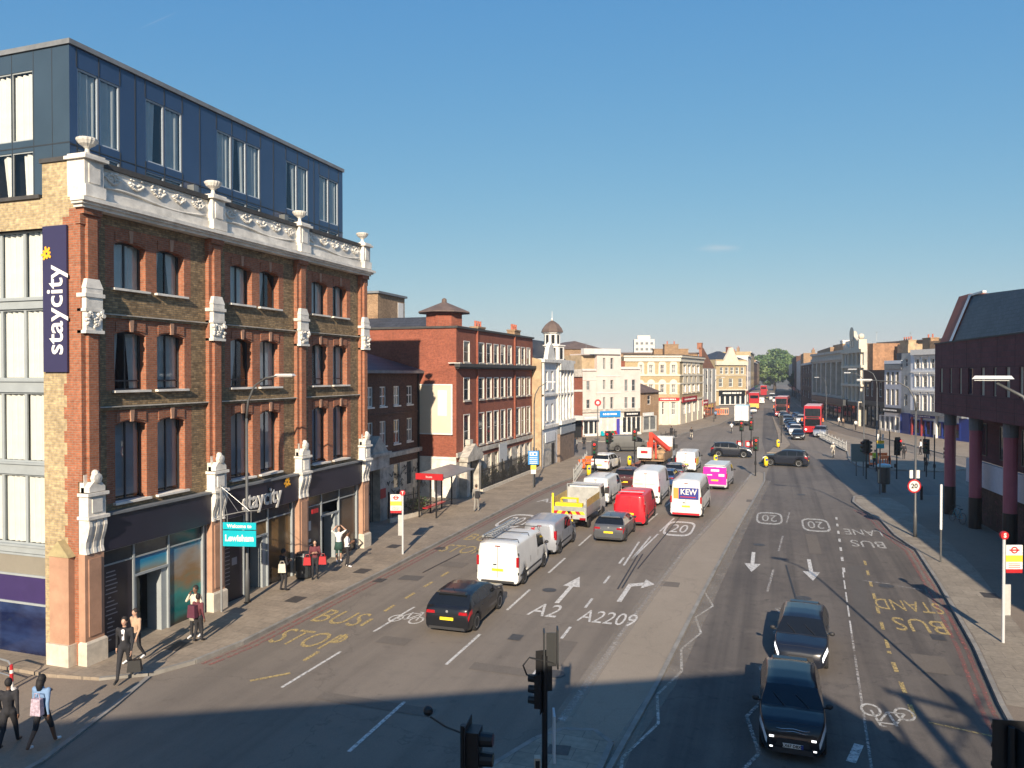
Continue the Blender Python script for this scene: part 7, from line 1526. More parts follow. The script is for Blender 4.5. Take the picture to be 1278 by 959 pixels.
cblack = paint('black', (.008, .009, .012), .18, 1.0); cblack2 = paint('black_blue', (.010, .013, .022), .16, 1.0); cwhite = paint('white', (.66, .66, .64)); cred = paint('red', (.62, .018, .03)); csilver = paint('silver', (.36, .38, .42), .3, .6, .35); cgrey = paint('darkgrey', (.085, .09, .10), .3, .8, .2); cpink = paint('pink', (.70, .03, .36)); cgreyvan = paint('warmgrey', (.12, .12, .115), .35, .5, .2); cblue = paint('blue', (.02, .05, .14), .25, .8); cslate = paint('slate', (.10, .12, .15), .25, .8, .2)
UP = 90
# near left carriageway
vehicle('hatch', 'parked_hatchback' if False else 'hatchback_car', 'glossy black hatchback with yellow rear plate, last vehicle of the left-hand traffic', 'car', (-10.95, 26.75), 91.5, cblack)
t = vehicle('van', 'delivery_van', 'white van with a ladder rack on its roof behind the silver van', 'van', (-11.25, 33.3), 90.5, cwhite, bumperc=cwhite)
b = mk(galv)
for y in (.35, .62): b.tube([(-2.2, y, 2.13), (1.9, y, 2.13)], .025, 6); b.tube([(-2.3, y+.0, 2.24), (1.6, y, 2.24)], .025, 6)
for i in range(14): b.tube([(-2.1+i*.29, .35, 2.13), (-2.1+i*.29, .62, 2.13)], .016, 5)
for i in range(12): b.tube([(-2.2+i*.3, .35, 2.24), (-2.2+i*.3, .62, 2.24)], .014, 5)
b.build('ladders', t); b = mk(black)
for x in (-2.1, -.6, .9): b.tube([(x, -.85, 1.93), (x, -.8, 2.07), (x, .8, 2.07), (x, .85, 1.93)], .02, 5)
b.build('roof_bars', t); b = mk(galv); b.cyl((-2.2, .78, 2.14), (1.6, .78, 2.14), .06, .06, 8); b.build('pipe_tube', t)
t = vehicle('citivan', 'small_van', 'small silver van with red stickers on its rear door and side window', 'van', (-11.2, 39.2), 90, csilver)
b = mk(cglass); b.box(-.6, .1, -.02, .0, 1.12, 1.55); 
for s_ in (-1,): b.build('side_glass', t, None, (0, s_*.885, 0), 0)
b = mk(redp); r_ = random.Random(2)
for i in range(7): b.T = Matrix.Translation((r_.uniform(-.5, .9), 0, r_.uniform(1.15, 1.5))) @ Matrix.Rotation(r_.uniform(0, 3), 4, 'Y'); b.box(-.16, .16, -.006, 0, -.06, .06)
b.T = Matrix.Identity(4); b.build('red_stickers', t, None, (0, -.905, 0)); b = mk(redp); b.T = Matrix.Rotation(R(35), 4, 'X'); b.box(-.006, 0, -.22, .12, -.03, .05); b.T = Matrix.Rotation(R(-50), 4, 'X'); b.box(-.007, -.001, -.15, .15, -.03, .04); b.T = Matrix.Identity(4); b.build('rear_sticker', t, None, (-2.205, .35, 1.32))
for s_ in (-1, 1): partb(t, 'brake_lamp', tail, -2.24, -2.14, s_*.84-.07, s_*.84+.07, .95, 1.3)
vehicle('hatch', 'hatchback_car', 'dark grey hatchback with yellow plate behind the red van', 'car', (-8.45, 43.1), 90, cgrey)
t = vehicle('van', 'delivery_van', 'bright red van with roof bars in the middle lane', 'van', (-8.15, 48.3), 90, cred, bumperc=cred); b = mk(cred)
for x in (-2.2, -1.3): b.box(x, x+.05, -.75, .75, 1.99, 2.05)
b.build('roof_bars', t); b = mk(white); b.box(-2.1, -1.4, -.72, .72, 1.985, 1.995); b.build('pale_roof_panel', t)
t = vehicle('highvan', 'high_roof_van', 'tall white high-roof van with faint red and green rear lettering behind the crane lorry', 'van', (-8.35, 56.3), 90, cwhite); b = mk(M('faint_print', (.75, .45, .38), .5, var=0)); b.box(-2.962, -2.955, .35, .75, 1.78, 1.84); b.box(-2.962, -2.955, .2, .8, 1.5, 1.58); b.mat(M('faint_green', (.35, .55, .5), .5, var=0)); b.box(-2.962, -2.955, -.7, .1, 1.52, 1.6); b.build('door_print', t)
t = vehicle('van', 'delivery_van', 'white van directly in front of the dropside truck', 'van', (-11.7, 54.9), 89, cwhite, bumperc=cwhite); b = mk(galv)
for y in (-.6, .6): b.tube([(-2.0, y, 2.05), (.8, y, 2.05)], .02, 5)
b.build('roof_rails', t)
vehicle('suv', 'estate_car', 'dark red-roofed car with yellow plate half hidden between the two white vans', 'car', (-11.15, 62.6), 90, paint('maroon', (.06, .02, .02), .2, .8))
vehicle('hatch', 'hatchback_car', 'dark blue car half hidden beyond the tall white van', 'car', (-8.3, 64.5), 90, cblue)
vehicle('hatch', 'hatchback_car', 'dark car with silver tailgate just behind the stopped white van', 'car', (-8.1, 69.0), 90, cslate)
t = vehicle('highvan', 'high_roof_van', 'white minibus van with an orange and blue KEW panel on its rear', 'van', (-5.1, 52.5), 88.5, cwhite)
b = mk(M('kew_orange', (.85, .30, .06), .5, var=.05)); b.box(-2.99, -2.93, .46, .78, 1.28, 1.95); pn = b.build('orange_panel', t); b = mk(M('kew_blue', (.02, .035, .22), .5, var=.05)); b.box(-2.992, -2.93, -.80, .46, 1.25, 1.97); pn = b.build('blue_panel', t)
lettering('KEW', .50, white, t, (-3.0, -.17, 1.70), (R(90), 0, R(-90)), bold=.009, sx=.95); b = mk(redp); b.box(-2.998, -2.992, -.62, .35, 1.36, 1.42); b.build('red_line', t)
partb(t, 'red_bumper_strip', cred, -3.0, -2.95, -.86, .86, .25, .36)
for s_ in (-1, 1): b = mk(cglass); b.box(-2.7, .9, -.004, .01, 1.35, 2.0); b.build('tinted_window', t, None, (0, s_*.985, 0))
t = vehicle('van', 'delivery_van', 'magenta pink van with white rear lettering in the right-turn lane', 'van', (-4.1, 65.0), 86, paint('silver_white', (.55, .55, .57), .3, .6, .2)); b = mk(cpink); b.box(-2.515, -2.492, -.9, .9, .45, 1.82); dd = b.build('pink_doors', t); b = mk(white); b.box(-2.522, -2.515, -.35, .3, 1.48, 1.66); b.box(-2.522, -2.515, -.75, -.3, 1.1, 1.3); b.box(-2.522, -2.515, .2, .6, 1.15, 1.25)
b.build('white_print', dd); partb(t, 'rear_number_plate', platey, -2.53, -2.52, -.28, .28, .72, .84); partb(t, 'roof_cap', cwhite, -2.45, 1.0, -.8, .8, 1.96, 2.0)
t = vehicle('van', 'delivery_van', 'white van with yellow-striped side waiting at the stop line', 'van', (-7.6, 75.3), 89, cwhite); partb(t, 'side_livery', MATS['flag_yellow'], -2.3, -.4, -.985, -.97, .7, 1.3)
vehicle('suv', 'white_suv', 'white sport utility car alone in the left bus lane near the junction', 'car', (-15.25, 73.0), 84, cwhite)
vehicle('van', 'delivery_van', 'dark grey van crossing at the side street in front of the white terrace', 'van', (-16.3, 91.0), 22, cgreyvan, bumperc=cgreyvan)
vehicle('suv', 'crossing_car', 'black car crossing the junction between the signals, facing right', 'car', (-4.25, 88.4), 2, cblack2)
vehicle('suv', 'estate_car', 'long black estate car turning across the junction, facing left', 'car', (1.35, 81.6), 172, cblack2)
# oncoming near cars
t = vehicle('hatch', 'oncoming_hatchback', 'glossy black hatchback with headlights on and white plate, coming towards the camera', 'car', (1.02, 27.0), 266, cblack2, lights=True)
t.scale = (.93, .91, .91)
t2 = vehicle('small', 'oncoming_hatchback', 'dark navy hatchback nearest the camera with front plate LX67, in the bridge shadow', 'car', (.52, 21.05), 270, cblack, lights=False)
t2.scale = (.93, .90, .93)
b = mk(chrome); b.tube([(1.80, -.64, .80), (1.93, -.3, .80), (1.965, 0, .85), (1.93, .3, .80), (1.80, .64, .80)], .009, 5); b.tube([(1.83, -.64, .74), (1.955, -.3, .74), (1.985, 0, .79), (1.955, .3, .74), (1.83, .64, .74)], .009, 5); b.build('chrome_bars', t2)
for s_ in (-1, 1): partb(t2, 'fog_light', headlit, 1.95, 2.0, s_*.55-.04, s_*.55+.04, .33, .37); partb(t2, 'lower_headlight', headlit, 1.93, 1.985, s_*.53-.07, s_*.53+.05, .58, .63)
partb(t2, 'blue_plate_band', bluep, 2.01, 2.013, .20, .26, .365, .475); lettering('LX67 DBX', .105, black, t2, (2.02, -.03, .42), (R(90), 0, R(90)), bold=.002)
b = mk(M('driver_shirt', (.42, .22, .18), .8, var=.2)); b.smooth = True; b.tube([(.1, .36, .9), (.25, .36, 1.12)], [.2, .17], 8); b.build('driver_torso', t2) if False else None
# queue on the far right-hand side
t = vehicle('suv', 'oncoming_car', 'silver fronted car beside the red double decker, first in its lane', 'car', (6.9, 121.0), 262, paint('silver_dark', (.3, .33, .38), .3, .6, .3), group='cars queueing towards the junction', lights=False, far=True)
qc = [cblack, cwhite, cblue, cslate, cblack2, csilver, cblack, cgrey, cwhite, cblack, cslate, cred, cgrey, cblack]
ql = ['black car at the head of the oncoming queue', 'white car second in the oncoming queue', 'dark blue car third in the oncoming queue', 'slate grey car fourth in the oncoming queue', 'black car fifth in the oncoming queue', 'silver car sixth in the oncoming queue', 'black car seventh in the oncoming queue', 'dark grey car eighth in the oncoming queue', 'white car ninth in the oncoming queue', 'black car tenth in the oncoming queue', 'slate car eleventh in the oncoming queue', 'red car twelfth in the oncoming queue', 'dark grey car thirteenth in the oncoming queue', 'last black car of the oncoming queue']
for i in range(14):
    y = 115.5+i*6.9+(i % 3)*.5; x = 3.65-(y-115)*.0235; vehicle(['hatch', 'suv', 'small', 'saloon'][i % 4], 'queueing_car', ql[i], 'car', (x, y), 266, qc[i], group='cars queueing towards the junction', far=True)
q2 = ['black car directly behind the nearer red bus in the right-hand lane', 'white car second behind the nearer red bus', 'dark grey car third behind the nearer red bus', 'blue car fourth behind the nearer red bus']
for i, cc in enumerate((cblack, cwhite, cgrey, cblue)): vehicle(['hatch', 'suv', 'small', 'hatch'][i], 'queueing_car', q2[i], 'car', (5.6-.25*i, 144.5+i*7.5), 266, cc, group='cars queueing towards the junction', far=True)
for i, (x, y, cc, kd, lab) in enumerate(((-4.1, 190, csilver, 'hatch', 'silver car ahead of the white box lorry'), (-4.6, 165, cslate, 'saloon', 'grey car just ahead of the white box lorry'), (-3.0, 250, cwhite, 'van', 'white van beyond the far red bus'), (1.2, 262, cwhite, 'van', 'white van in the distant oncoming queue'), (.2, 285, cwhite, 'highvan', 'tall white van far up the oncoming queue'), (-1.6, 300, cblack, 'hatch', 'tiny black car far up the high street'))):
    vehicle(kd, 'distant_vehicle', lab, 'van' if 'van' in kd else 'car', (x, y), 90 if x < -1 else 270, cc, far=True)
# ------------------------------------------------------------------ dropside truck
def wheels(t, spots, r=.36, w_=.12):
    for (x, y) in spots:
        b = mk(tyre); b.smooth = True; b.lathe([(r*.6, -w_), (r*.96, -w_), (r, -w_*.7), (r, w_*.7), (r*.96, w_), (r*.6, w_)], (0, 0, 0), 20, 'y'); o = b.build('wheel', t, None, (x, y, r)); b = mk(galv); b.lathe([(r*.6, -w_*.6), (r*.58, -w_*.2), (r*.2, -w_*.5), (r*.2, w_*.5), (r*.58, w_*.2), (r*.6, w_*.6)], (0, 0, 0), 14, 'y'); b.build('rim', o)
chev = None
t = thing('dropside_truck', 'dropside truck with red and yellow rear stripes and yellow barriers in its bed', 'truck', (-11.35, 46.5, .01), R(90))
b = mk(under); b.box(-2.8, 2.3, -.45, .45, .45, .8); b.build('chassis', t); wheels(t, [(-1.7, .85), (-1.7, -.85), (1.95, .88), (1.95, -.88)])
b = mk(M('bed_alloy', (.42, .42, .40), .5, metal=.3, var=.2)); b.box(-3.0, .75, -1.05, 1.05, .82, .92); b.box(-3.0, .75, -1.08, -1.04, .92, 1.42); b.box(-3.0, .75, 1.04, 1.08, .92, 1.42); b.box(-3.03, -2.99, -1.08, 1.08, .70, 1.42); b.box(.7, .76, -1.05, 1.05, .92, 2.05); b.build('bed', t)
b = mk(galv)
for y in (-1.06, 1.06): b.box(-3.04, -2.98, y-.03, y+.03, .6, 1.95); b.box(-3.0, .75, y-.015, y+.015, 1.95, 1.99) if False else None; b.box(.68, .76, y-.03, y+.03, .9, 2.25)
b.box(.7, .76, -1.05, 1.05, 2.2, 2.26); b.build('posts', t); b = mk(M('mesh_side', (.55, .38, .12), .6, var=.3, scale=4)); b.box(-2.9, .6, -1.07, -1.05, 1.42, 1.85); b.build('timber_side', t); b = mk(MATS['mesh_side']); b.box(-2.9, .6, 1.05, 1.07, 1.42, 1.85); b.build('timber_side', t)
tp = MB()
for i in range(8):
    tp.mat(redp if i % 2 else platey); x0 = -1.0+i*.25; sl_ = .12 if i < 4 else -.12; tp.add([(-3.036, x0, .98), (-3.036, x0+.25, .98), (-3.036, x0+.25+sl_, 1.16), (-3.036, x0+sl_, 1.16)], [(0, 1, 2, 3)])
tp.build('chevron_strip', t); partb(t, 'tailboard_panel', M('tailboard_grey', (.28, .30, .27), .5, var=.2), -3.035, -3.03, -.95, .95, 1.17, 1.42)
b = mk(yellowp); b.box(-2.95, -2.6, -.8, .85, 1.42, 1.62); 
for i in range(6): b.tube([(-1.9+i*.1, -.2, 1.0), (-1.9+i*.1, -.2, 1.7), (-1.9+i*.1, .8, 1.7), (-1.9+i*.1, .8, 1.0)], .02, 4)
b.build('yellow_barriers', t); b = mk(platey); b.box(-3.1, -3.06, .9, 1.02, .9, 2.2); b.build('striped_post', t)
for s_ in (-1, 1): partb(t, 'tail_light', tail, -3.07, -3.0, s_*.85-.18, s_*.85+.18, .68, .8)
partb(t, 'number_plate', platey, -3.06, -3.04, -.26, .26, .56, .67)
def cab(t, x0, L_, w_, h, m, z0=.55):
    c_ = thing('tmp', 'x', 'x'); bpy.data.objects.remove(c_)
    b = mk(m); b.prism_y([(x0, z0), (x0+L_, z0), (x0+L_+.02, z0+.5), (x0+L_-.12, z0+.75), (x0+L_-.45, h-.12), (x0+L_-.6, h), (x0+.08, h), (x0, h-.08)], -w_, w_); o = b.build('cab', t)
    b = mk(cglass); b.add([(x0+L_-.115, -w_+.08, z0+.8), (x0+L_-.115, w_-.08, z0+.8), (x0+L_-.44, w_-.12, h-.15), (x0+L_-.44, -w_+.12, h-.15)], [(0, 1, 2, 3)]); b.build('windscreen', t)
    for s_ in (-1, 1): b = mk(cglass); y = s_*(w_+.004); b.add([(x0+.25, y, z0+.72), (x0+L_-.2, y, z0+.72), (x0+L_-.5, y, h-.18), (x0+.25, y, h-.18)], [(0, 1, 2, 3)] if s_ < 0 else [(3, 2, 1, 0)]); b.build('side_window', t); b = mk(trimb); b.box(x0+L_-.25, x0+L_-.15, y-(.0 if s_ > 0 else .25), y+(.25 if s_ > 0 else 0), z0+.85, z0+1.25); b.build('door_mirror', t); partb(t, 'headlight', head, x0+L_-.05, x0+L_+.035, s_*(w_-.25)-.15, s_*(w_-.25)+.15, z0+.15, z0+.38)
    return o
cab(t, .85, 2.1, .95, 2.15, cwhite); partb(t, 'rear_cab_window', cglass, .835, .849, -.6, .6, 1.5, 1.9)
# crane lorry
t = thing('crane_lorry', 'tipper lorry with a folded red crane arm, sandy load and white counter box', 'lorry', (-10.7, 76.2, .01), R(88))
b = mk(under); b.box(-4.0, 3.2, -.5, .5, .55, .95); b.build('chassis', t); wheels(t, [(-2.6, 1.0), (-2.6, -1.0), (-1.5, 1.0), (-1.5, -1.0), (2.7, 1.05), (2.7, -1.05)], .48, .16)
b = mk(M('rusty_bed', (.30, .20, .12), .8, var=.35, scale=2)); b.box(-3.6, 1.4, -1.2, 1.2, .98, 1.08); b.box(-3.6, 1.4, -1.22, -1.16, 1.08, 1.75); b.box(-3.6, 1.4, 1.16, 1.22, 1.08, 1.75); b.box(1.35, 1.42, -1.2, 1.2, 1.08, 1.95); b.build('tipper_bed', t)
b = mk(M('sand_load', (.36, .24, .13), .95, var=.35, scale=3, bump=.6)); b.smooth = True; r_ = random.Random(3)
for i in range(16): b.ball((r_.uniform(-3.2, 1.0), r_.uniform(-.8, .8), 1.35), (r_.uniform(.4, .8), r_.uniform(.35, .6), r_.uniform(.3, .6)), 10, 7)
b.build('load', t); b = mk(white); b.box(-4.2, -3.7, -.1, 1.25, 1.3, 2.3); o = b.build('white_box', t); b = mk(redp); b.box(-4.206, -4.2, .25, .9, 1.75, 2.0); b.build('red_mark', o)
b = mk(paint('crane', (.62, .06, .03))); b.smooth = False
def beam(p, q, w_=.16, h=.2):
    w_ *= .72; h *= .7
    p = Vector(p); q = Vector(q); d = (q-p).normalized(); s_ = Vector((0, 1, 0)); u_ = d.cross(s_).normalized(); v = [tuple(pt+s_*a*w_+u_*c_*h) for pt in (p, q) for a, c_ in ((-1, -1), (1, -1), (1, 1), (-1, 1))]; b.add(v, [(3, 2, 1, 0), (4, 5, 6, 7), (0, 1, 5, 4), (1, 2, 6, 5), (2, 3, 7, 6), (3, 0, 4, 7)])
beam((-3.3, .1, 1.2), (-3.1, .1, 3.5), .24, .26); beam((-3.2, .15, 3.5), (-1.0, -1.2, 1.9), .22, .3); beam((-.6, -.5, 2.45), (-3.0, .45, 2.6), .12, .18); beam((-3.25, .4, 2.0), (-2.2, .4, 3.0), .12, .2); beam((-3.3, -.4, 1.2), (-3.0, -.3, 2.7), .1, .12); b.build('crane_arm', t)
b = mk(galv); b.cyl((-3.3, -.35, 1.3), (-2.3, -.1, 2.9), .05, .05, 8); b.cyl((-1.6, .2, 2.2), (-2.8, .3, 2.9), .045, .045, 8); b.build('hydraulic_rams', t); b = mk(M('sheet_pale_blue', (.25, .55, .65), .6, var=.2)); b.smooth = True; b.ball((.4, .3, 2.5), (.4, .5, .35), 9, 6); b.mat(white); b.ball((.0, .6, 2.75), (.35, .35, .35), 9, 6); b.build('bundled_sheet', t)
cab(t, 1.7, 2.0, 1.15, 2.9, cwhite, .75); 
# box lorry
t = thing('box_lorry', 'white box lorry with pale blue roof heading up the high street', 'lorry', (-4.95, 144.5, .01), R(88)); b = mk(under); b.box(-3.2, 3.6, -.6, .6, .45, .9); b.build('chassis', t); wheels(t, [(-2.0, 1.0), (-2.0, -1.0), (2.6, 1.0), (2.6, -1.0)], .42, .15)
b = mk(cwhite); b.box(-3.4, 1.7, -1.2, 1.2, .9, 3.6); o = b.build('box_body', t); b = mk(M('blue_tint_roof', (.35, .58, .70), .5, var=.05)); b.box(-3.35, 1.65, -1.15, 1.15, 3.6, 3.66); b.build('roof_panel', o); cab(t, 1.8, 1.9, 1.1, 2.7, cwhite, .6)
b = mk(trimb)
for y in (-.6, 0, .6): b.box(-3.41, -3.4, y-.01, y+.01, .95, 3.55)
b.build('door_seams', o); partb(t, 'rear_bar', trimb, -3.45, -3.38, -1.15, 1.15, .5, .75)
# double deck buses
def bus(label, c, ang, yel=False, cream=False):
    t = thing('double_decker_bus', label, 'bus', (c[0], c[1], .01), R(ang), 'double decker buses'); L_, w_, h = 10.4, 1.25, 4.35
    b = mk(paint('busred', (.38, .018, .024)) if not cream else paint('busred_dull', (.26, .05, .05))); b.prism_y([(-L_/2+.03, .3), (L_/2, .3), (L_/2+.06, 1.2), (L_/2, 2.3), (L_/2-.12, 3.9), (L_/2-.35, h-.03), (L_/2-.7, h), (-L_/2+.3, h), (-L_/2, h-.25)], -w_, w_); o = b.build('body', t)
    b = mk(M('bus_roof', (.62, .42, .40), .5, var=.1)); b.box(-L_/2+.4, L_/2-.75, -w_+.1, w_-.1, h, h+.03); b.build('roof_panel', o)
    b = mk(cglass); b.add([(L_/2+.065, -1.08, 1.25), (L_/2+.065, 1.08, 1.25), (L_/2+.012, 1.08, 2.35), (L_/2+.012, -1.08, 2.35)], [(0, 1, 2, 3)]); b.add([(L_/2+.0, -1.12, 2.75), (L_/2+.0, 1.12, 2.75), (L_/2-.115, 1.1, 3.95), (L_/2-.115, -1.1, 3.95)], [(0, 1, 2, 3)]); b.build('windscreen', t)
    for s_ in (-1, 1):
        for k_, (z0, z1) in enumerate(((1.25, 2.2), (2.85, 3.75))):
            b = mk(cglass)
            for i in range(6): x0 = -L_/2+.5+i*1.6; b.box(x0, x0+1.5, s_*(w_+.004)-.003, s_*(w_+.004)+.003, z0, z1)
            b.build('side_windows', t)
        partb(t, 'headlight', headlit, L_/2+.03, L_/2+.09, s_*.95-.13, s_*.95+.13, .62, .82); partb(t, 'wing_mirror', orangep, L_/2, L_/2+.12, s_*1.5-.1, s_*1.5+.1, 2.0, 2.5)
        partb(t, 'tail_light', tail, -L_/2-.01, -L_/2+.05, s_*1.05-.08, s_*1.05+.08, .7, 1.3)
    b = mk(M('blind_black', (.02, .02, .02), .3, var=0)); b.box(L_/2+.0, L_/2+.035, -.9, .9, 2.42, 2.7); b.build('destination_blind', t); partb(t, 'rear_window', cglass, -L_/2-.0, -L_/2+.04, -1.0, 1.0, 2.9, 3.7)
    wheels(t, [(-2.9, 1.1), (-2.9, -1.1), (3.0, 1.1), (3.0, -1.1)], .48, .15)
    if yel: partb(t, 'yellow_rear_panel', M('bus_yellow', (.62, .42, .08), .5, var=.1), -L_/2-.02, -L_/2+.03, -1.2, 1.2, .4, 1.6)
    return t
bus('red double decker bus coming towards the camera, nearest of the buses', (6.45, 130.5), 265); bus('second double decker bus in the oncoming queue with pale roof', (2.35, 178.5), 266, cream=True); bus('red double decker seen from behind with a yellow lower rear panel', (-4.3, 213), 90, yel=True); bus('far red double decker on the left side under the big tree', (-3.2, 345), 90)
# ------------------------------------------------------------------ people (voxel-joined bodies), bikes, and the station behind the camera
skinm = [M('skin_light', (.50, .30, .21), .55, var=.05), M('skin_brown', (.17, .085, .05), .55, var=.05)]
def cloth(name, c): return M('cloth_'+name, c, .85, var=.12, scale=9, bump=.2, bscale=25)
def seglist(P): pass
def person(label, c, ang, top, legs, shoes, skin=0, hair=(.02, .015, .012), h=1.72, stride=.0, arms='down', z=.12, bare_arm=False, bare_leg=False, skirt=None, longhair=False, coat=None, sit=False, group=None, lod=1):
    t = thing('person', label, 'person', (c[0], c[1], z), ang, group); k = h/1.74; sk = skinm[skin]
    V_ = Vector; J = dict(pel=V_((0, 0, .95)), belly=V_((0, .0, 1.1)), chest=V_((0, -.01, 1.3)), neck=V_((0, .0, 1.47)), headb=V_((0, .015, 1.54)))
    for s_, n in ((1, 'l'), (-1, 'r')):
        f = stride*s_; J['hip'+n] = V_((.09*s_, 0, .92)); J['knee'+n] = V_((.095*s_, .05+f*.45, .5)); J['ank'+n] = V_((.10*s_, f-(.04 if f < 0 else 0), .09+(.05 if f < -.1 else 0))); J['toe'+n] = J['ank'+n]+V_((.01*s_, .16, -.045)); J['sho'+n] = V_((.185*s_, 0, 1.42))
        if sit: J['knee'+n] = V_((.12*s_, .36, .82-.1*(s_ > 0))); J['ank'+n] = V_((.11*s_, .2+.05*s_, .45-.15*(s_ > 0))); J['toe'+n] = J['ank'+n]+V_((0, .15, -.05))
        a = arms if isinstance(arms, str) else arms[0 if s_ > 0 else 1]
        if a == 'down': J['elb'+n] = V_((.235*s_, -.02-f*.25, 1.13)); J['wri'+n] = V_((.25*s_, .06-f*.5, .89)); J['hnd'+n] = J['wri'+n]+V_((0, .02, -.09))
        elif a == 'phone': J['elb'+n] = V_((.235*s_, .03, 1.14)); J['wri'+n] = V_((.12*s_, .25, 1.22)); J['hnd'+n] = J['wri'+n]+V_((-.05*s_, .07, .03))
        elif a == 'up': J['elb'+n] = V_((.34*s_, .08, 1.55)); J['wri'+n] = V_((.17*s_, .08, 1.73)); J['hnd'+n] = J['wri'+n]+V_((-.06*s_, -.01, .06))
        elif a == 'ear': J['elb'+n] = V_((.28*s_, .14, 1.25)); J['wri'+n] = V_((.16*s_, .13, 1.48)); J['hnd'+n] = J['wri'+n]+V_((-.04*s_, -.02, .08))
        elif a == 'bars': J['elb'+n] = V_((.24*s_, .22, 1.2)); J['wri'+n] = V_((.24*s_, .46, 1.08)); J['hnd'+n] = J['wri'+n]+V_((0, .07, -.01))
    if sit:
        for q in ('belly', 'chest', 'neck', 'headb', 'shol', 'shor'): J[q] = J[q]+V_((0, (J[q].z-.95)*.45, 0))
    B = [('pel', 'belly', .135, .125, 'top'), ('belly', 'chest', .13, .15, 'top'), ('chest', 'neck', .13, .06, 'top'), ('neck', 'headb', .055, .052, 'skin')]
    for n in 'lr': B += [('pel', 'hip'+n, .11, .1, 'leg'), ('hip'+n, 'knee'+n, .098, .062, 'leg'), ('knee'+n, 'ank'+n, .064, .042, 'leg'), ('ank'+n, 'toe'+n, .045, .038, 'shoe'), ('chest', 'sho'+n, .1, .065, 'top'), ('sho'+n, 'elb'+n, .06, .044, 'top'), ('elb'+n, 'wri'+n, .045, .03, 'arm'), ('wri'+n, 'hnd'+n, .032, .03, 'hand')]
    b = MB(); b.smooth = True; b.mat(sk)
    def cap(p, q, r0, r1, flat_=1):
        p, q = V_(p), V_(q); b.tube([p, (p+q)/2, q], [r0, (r0+r1)/2, r1], 9); b.ball(p, r0, 9, 7); b.ball(q, r1, 9, 7)
    for (p, q, r0, r1, w_) in B: cap(J[p], J[q], r0, r1)
    b.ball(J['chest']+V_((0, 0, .0)), (.185, .115, .15), 12, 8); b.ball(J['pel'], (.165, .12, .13), 12, 8)
    hc = J['headb']+V_((0, .01, .115)); b.ball(hc, (.078, .098, .12), 14, 10); b.ball(hc+V_((0, .035, -.065)), (.052, .055, .05), 10, 7); b.ball(hc+V_((0, .1, -.015)), (.014, .02, .026), 7, 5)
    for s_ in (-1, 1): b.ball(hc+V_((s_*.08, -.005, -.01)), (.012, .022, .032), 6, 5)
    o = b.build('body', t); rm = o.modifiers.new('r', 'REMESH'); rm.mode = 'VOXEL'; rm.voxel_size = .020 if lod else .03; rm.use_smooth_shade = True; sm_ = o.modifiers.new('s', 'SMOOTH'); sm_.iterations = 3; sm_.factor = .5
    dg = bpy.context.evaluated_depsgraph_get(); me = bpy.data.meshes.new_from_object(o.evaluated_get(dg)); o.modifiers.clear(); o.data = me; me.name = 'body'
    mats = {'skin': sk, 'top': top, 'leg': legs, 'shoe': shoes, 'arm': sk if bare_arm else top, 'hand': sk}; order = ['skin', 'top', 'leg', 'shoe', 'arm', 'hand', 'shin']; mats['shin'] = sk if bare_leg else legs; me.materials.clear()
    for q in order: me.materials.append(mats[q])
    SB = [(J[p], J[q], (r0+r1)/2, w_, p) for p, q, r0, r1, w_ in B]
    for p_ in me.polygons:
        cc = V_(p_.center); best = None
        for a, d, r_, w_, nm in SB:
            ab = d-a; tt = max(0, min(1, (cc-a).dot(ab)/ab.length_squared)); ds = (cc-a-ab*tt).length-r_
            if best is None or ds < best[0]: best = (ds, w_, nm)
        w_ = best[1]
        if cc.z > 1.49 and not sit and (cc-hc).length < .2: w_ = 'skin'
        if sit and (cc-hc).length < .17: w_ = 'skin'
        if w_ == 'top' and cc.z < .98: w_ = 'leg'
        if w_ == 'leg' and best[2].startswith('knee'): w_ = 'shin'
        p_.material_index = order.index(w_)
    # five separate, slightly curled fingers on each hand, joined into the same body mesh
    bm = bmesh.new(); bm.from_mesh(me); fb = MB()
    for s_, n in ((1, 'l'), (-1, 'r')):
        d = (J['hnd'+n]-J['wri'+n]).normalized(); sd_ = d.cross(V_((s_, 0, 0)))
        if sd_.length < .2: sd_ = V_((0, 1, 0))
        sd_.normalize(); pl_ = d.cross(sd_).normalized(); q = J['hnd'+n]+d*.015
        for i, ln in enumerate((.062, .07, .066, .052)): a = q+sd_*(.027-.018*i); fb.tube([a, a+d*ln*.55+pl_*.006, a+d*ln*.9+pl_*.024], [.0095, .0085, .006], 5)
        a = J['wri'+n]+d*.04+sd_*.022; fb.tube([a, a+sd_*.025+d*.03, a+sd_*.028+d*.055+pl_*.012], [.011, .0095, .007], 5)
    fm = fb.mesh('f'); nb = len(bm.faces); bm.from_mesh(fm); bm.faces.ensure_lookup_table()
    for i in range(nb, len(bm.faces)): bm.faces[i].material_index = 5; bm.faces[i].smooth = True
    bm.to_mesh(me); bm.free(); bpy.data.meshes.remove(fm)
    hm_ = M('hair_%d' % int(hair[0]*1000), hair, .75, var=.25, scale=20); b = mk(hm_); b.smooth = True; b.ball(hc+V_((0, -.018, .022)), (.088, .103, .115), 14, 10)
    if longhair: b.tube([hc+V_((0, -.06, .02)), hc+V_((0, -.09, -.12)), hc+V_((0, -.1, -.24))], [.085, .085, .05], 10)
    b.build('hair', t); b = mk(M('eye_dark', (.02, .015, .012), .3, var=0))
    for s_ in (-1, 1): b.ball(hc+V_((s_*.03, .088, .005)), (.01, .006, .006), 6, 4)
    b.build('eyes', t); b = mk(M('lips', (.30, .10, .08), .5, var=0)); b.ball(hc+V_((0, .088, -.058)), (.022, .008, .006), 8, 4); b.build('mouth', t)
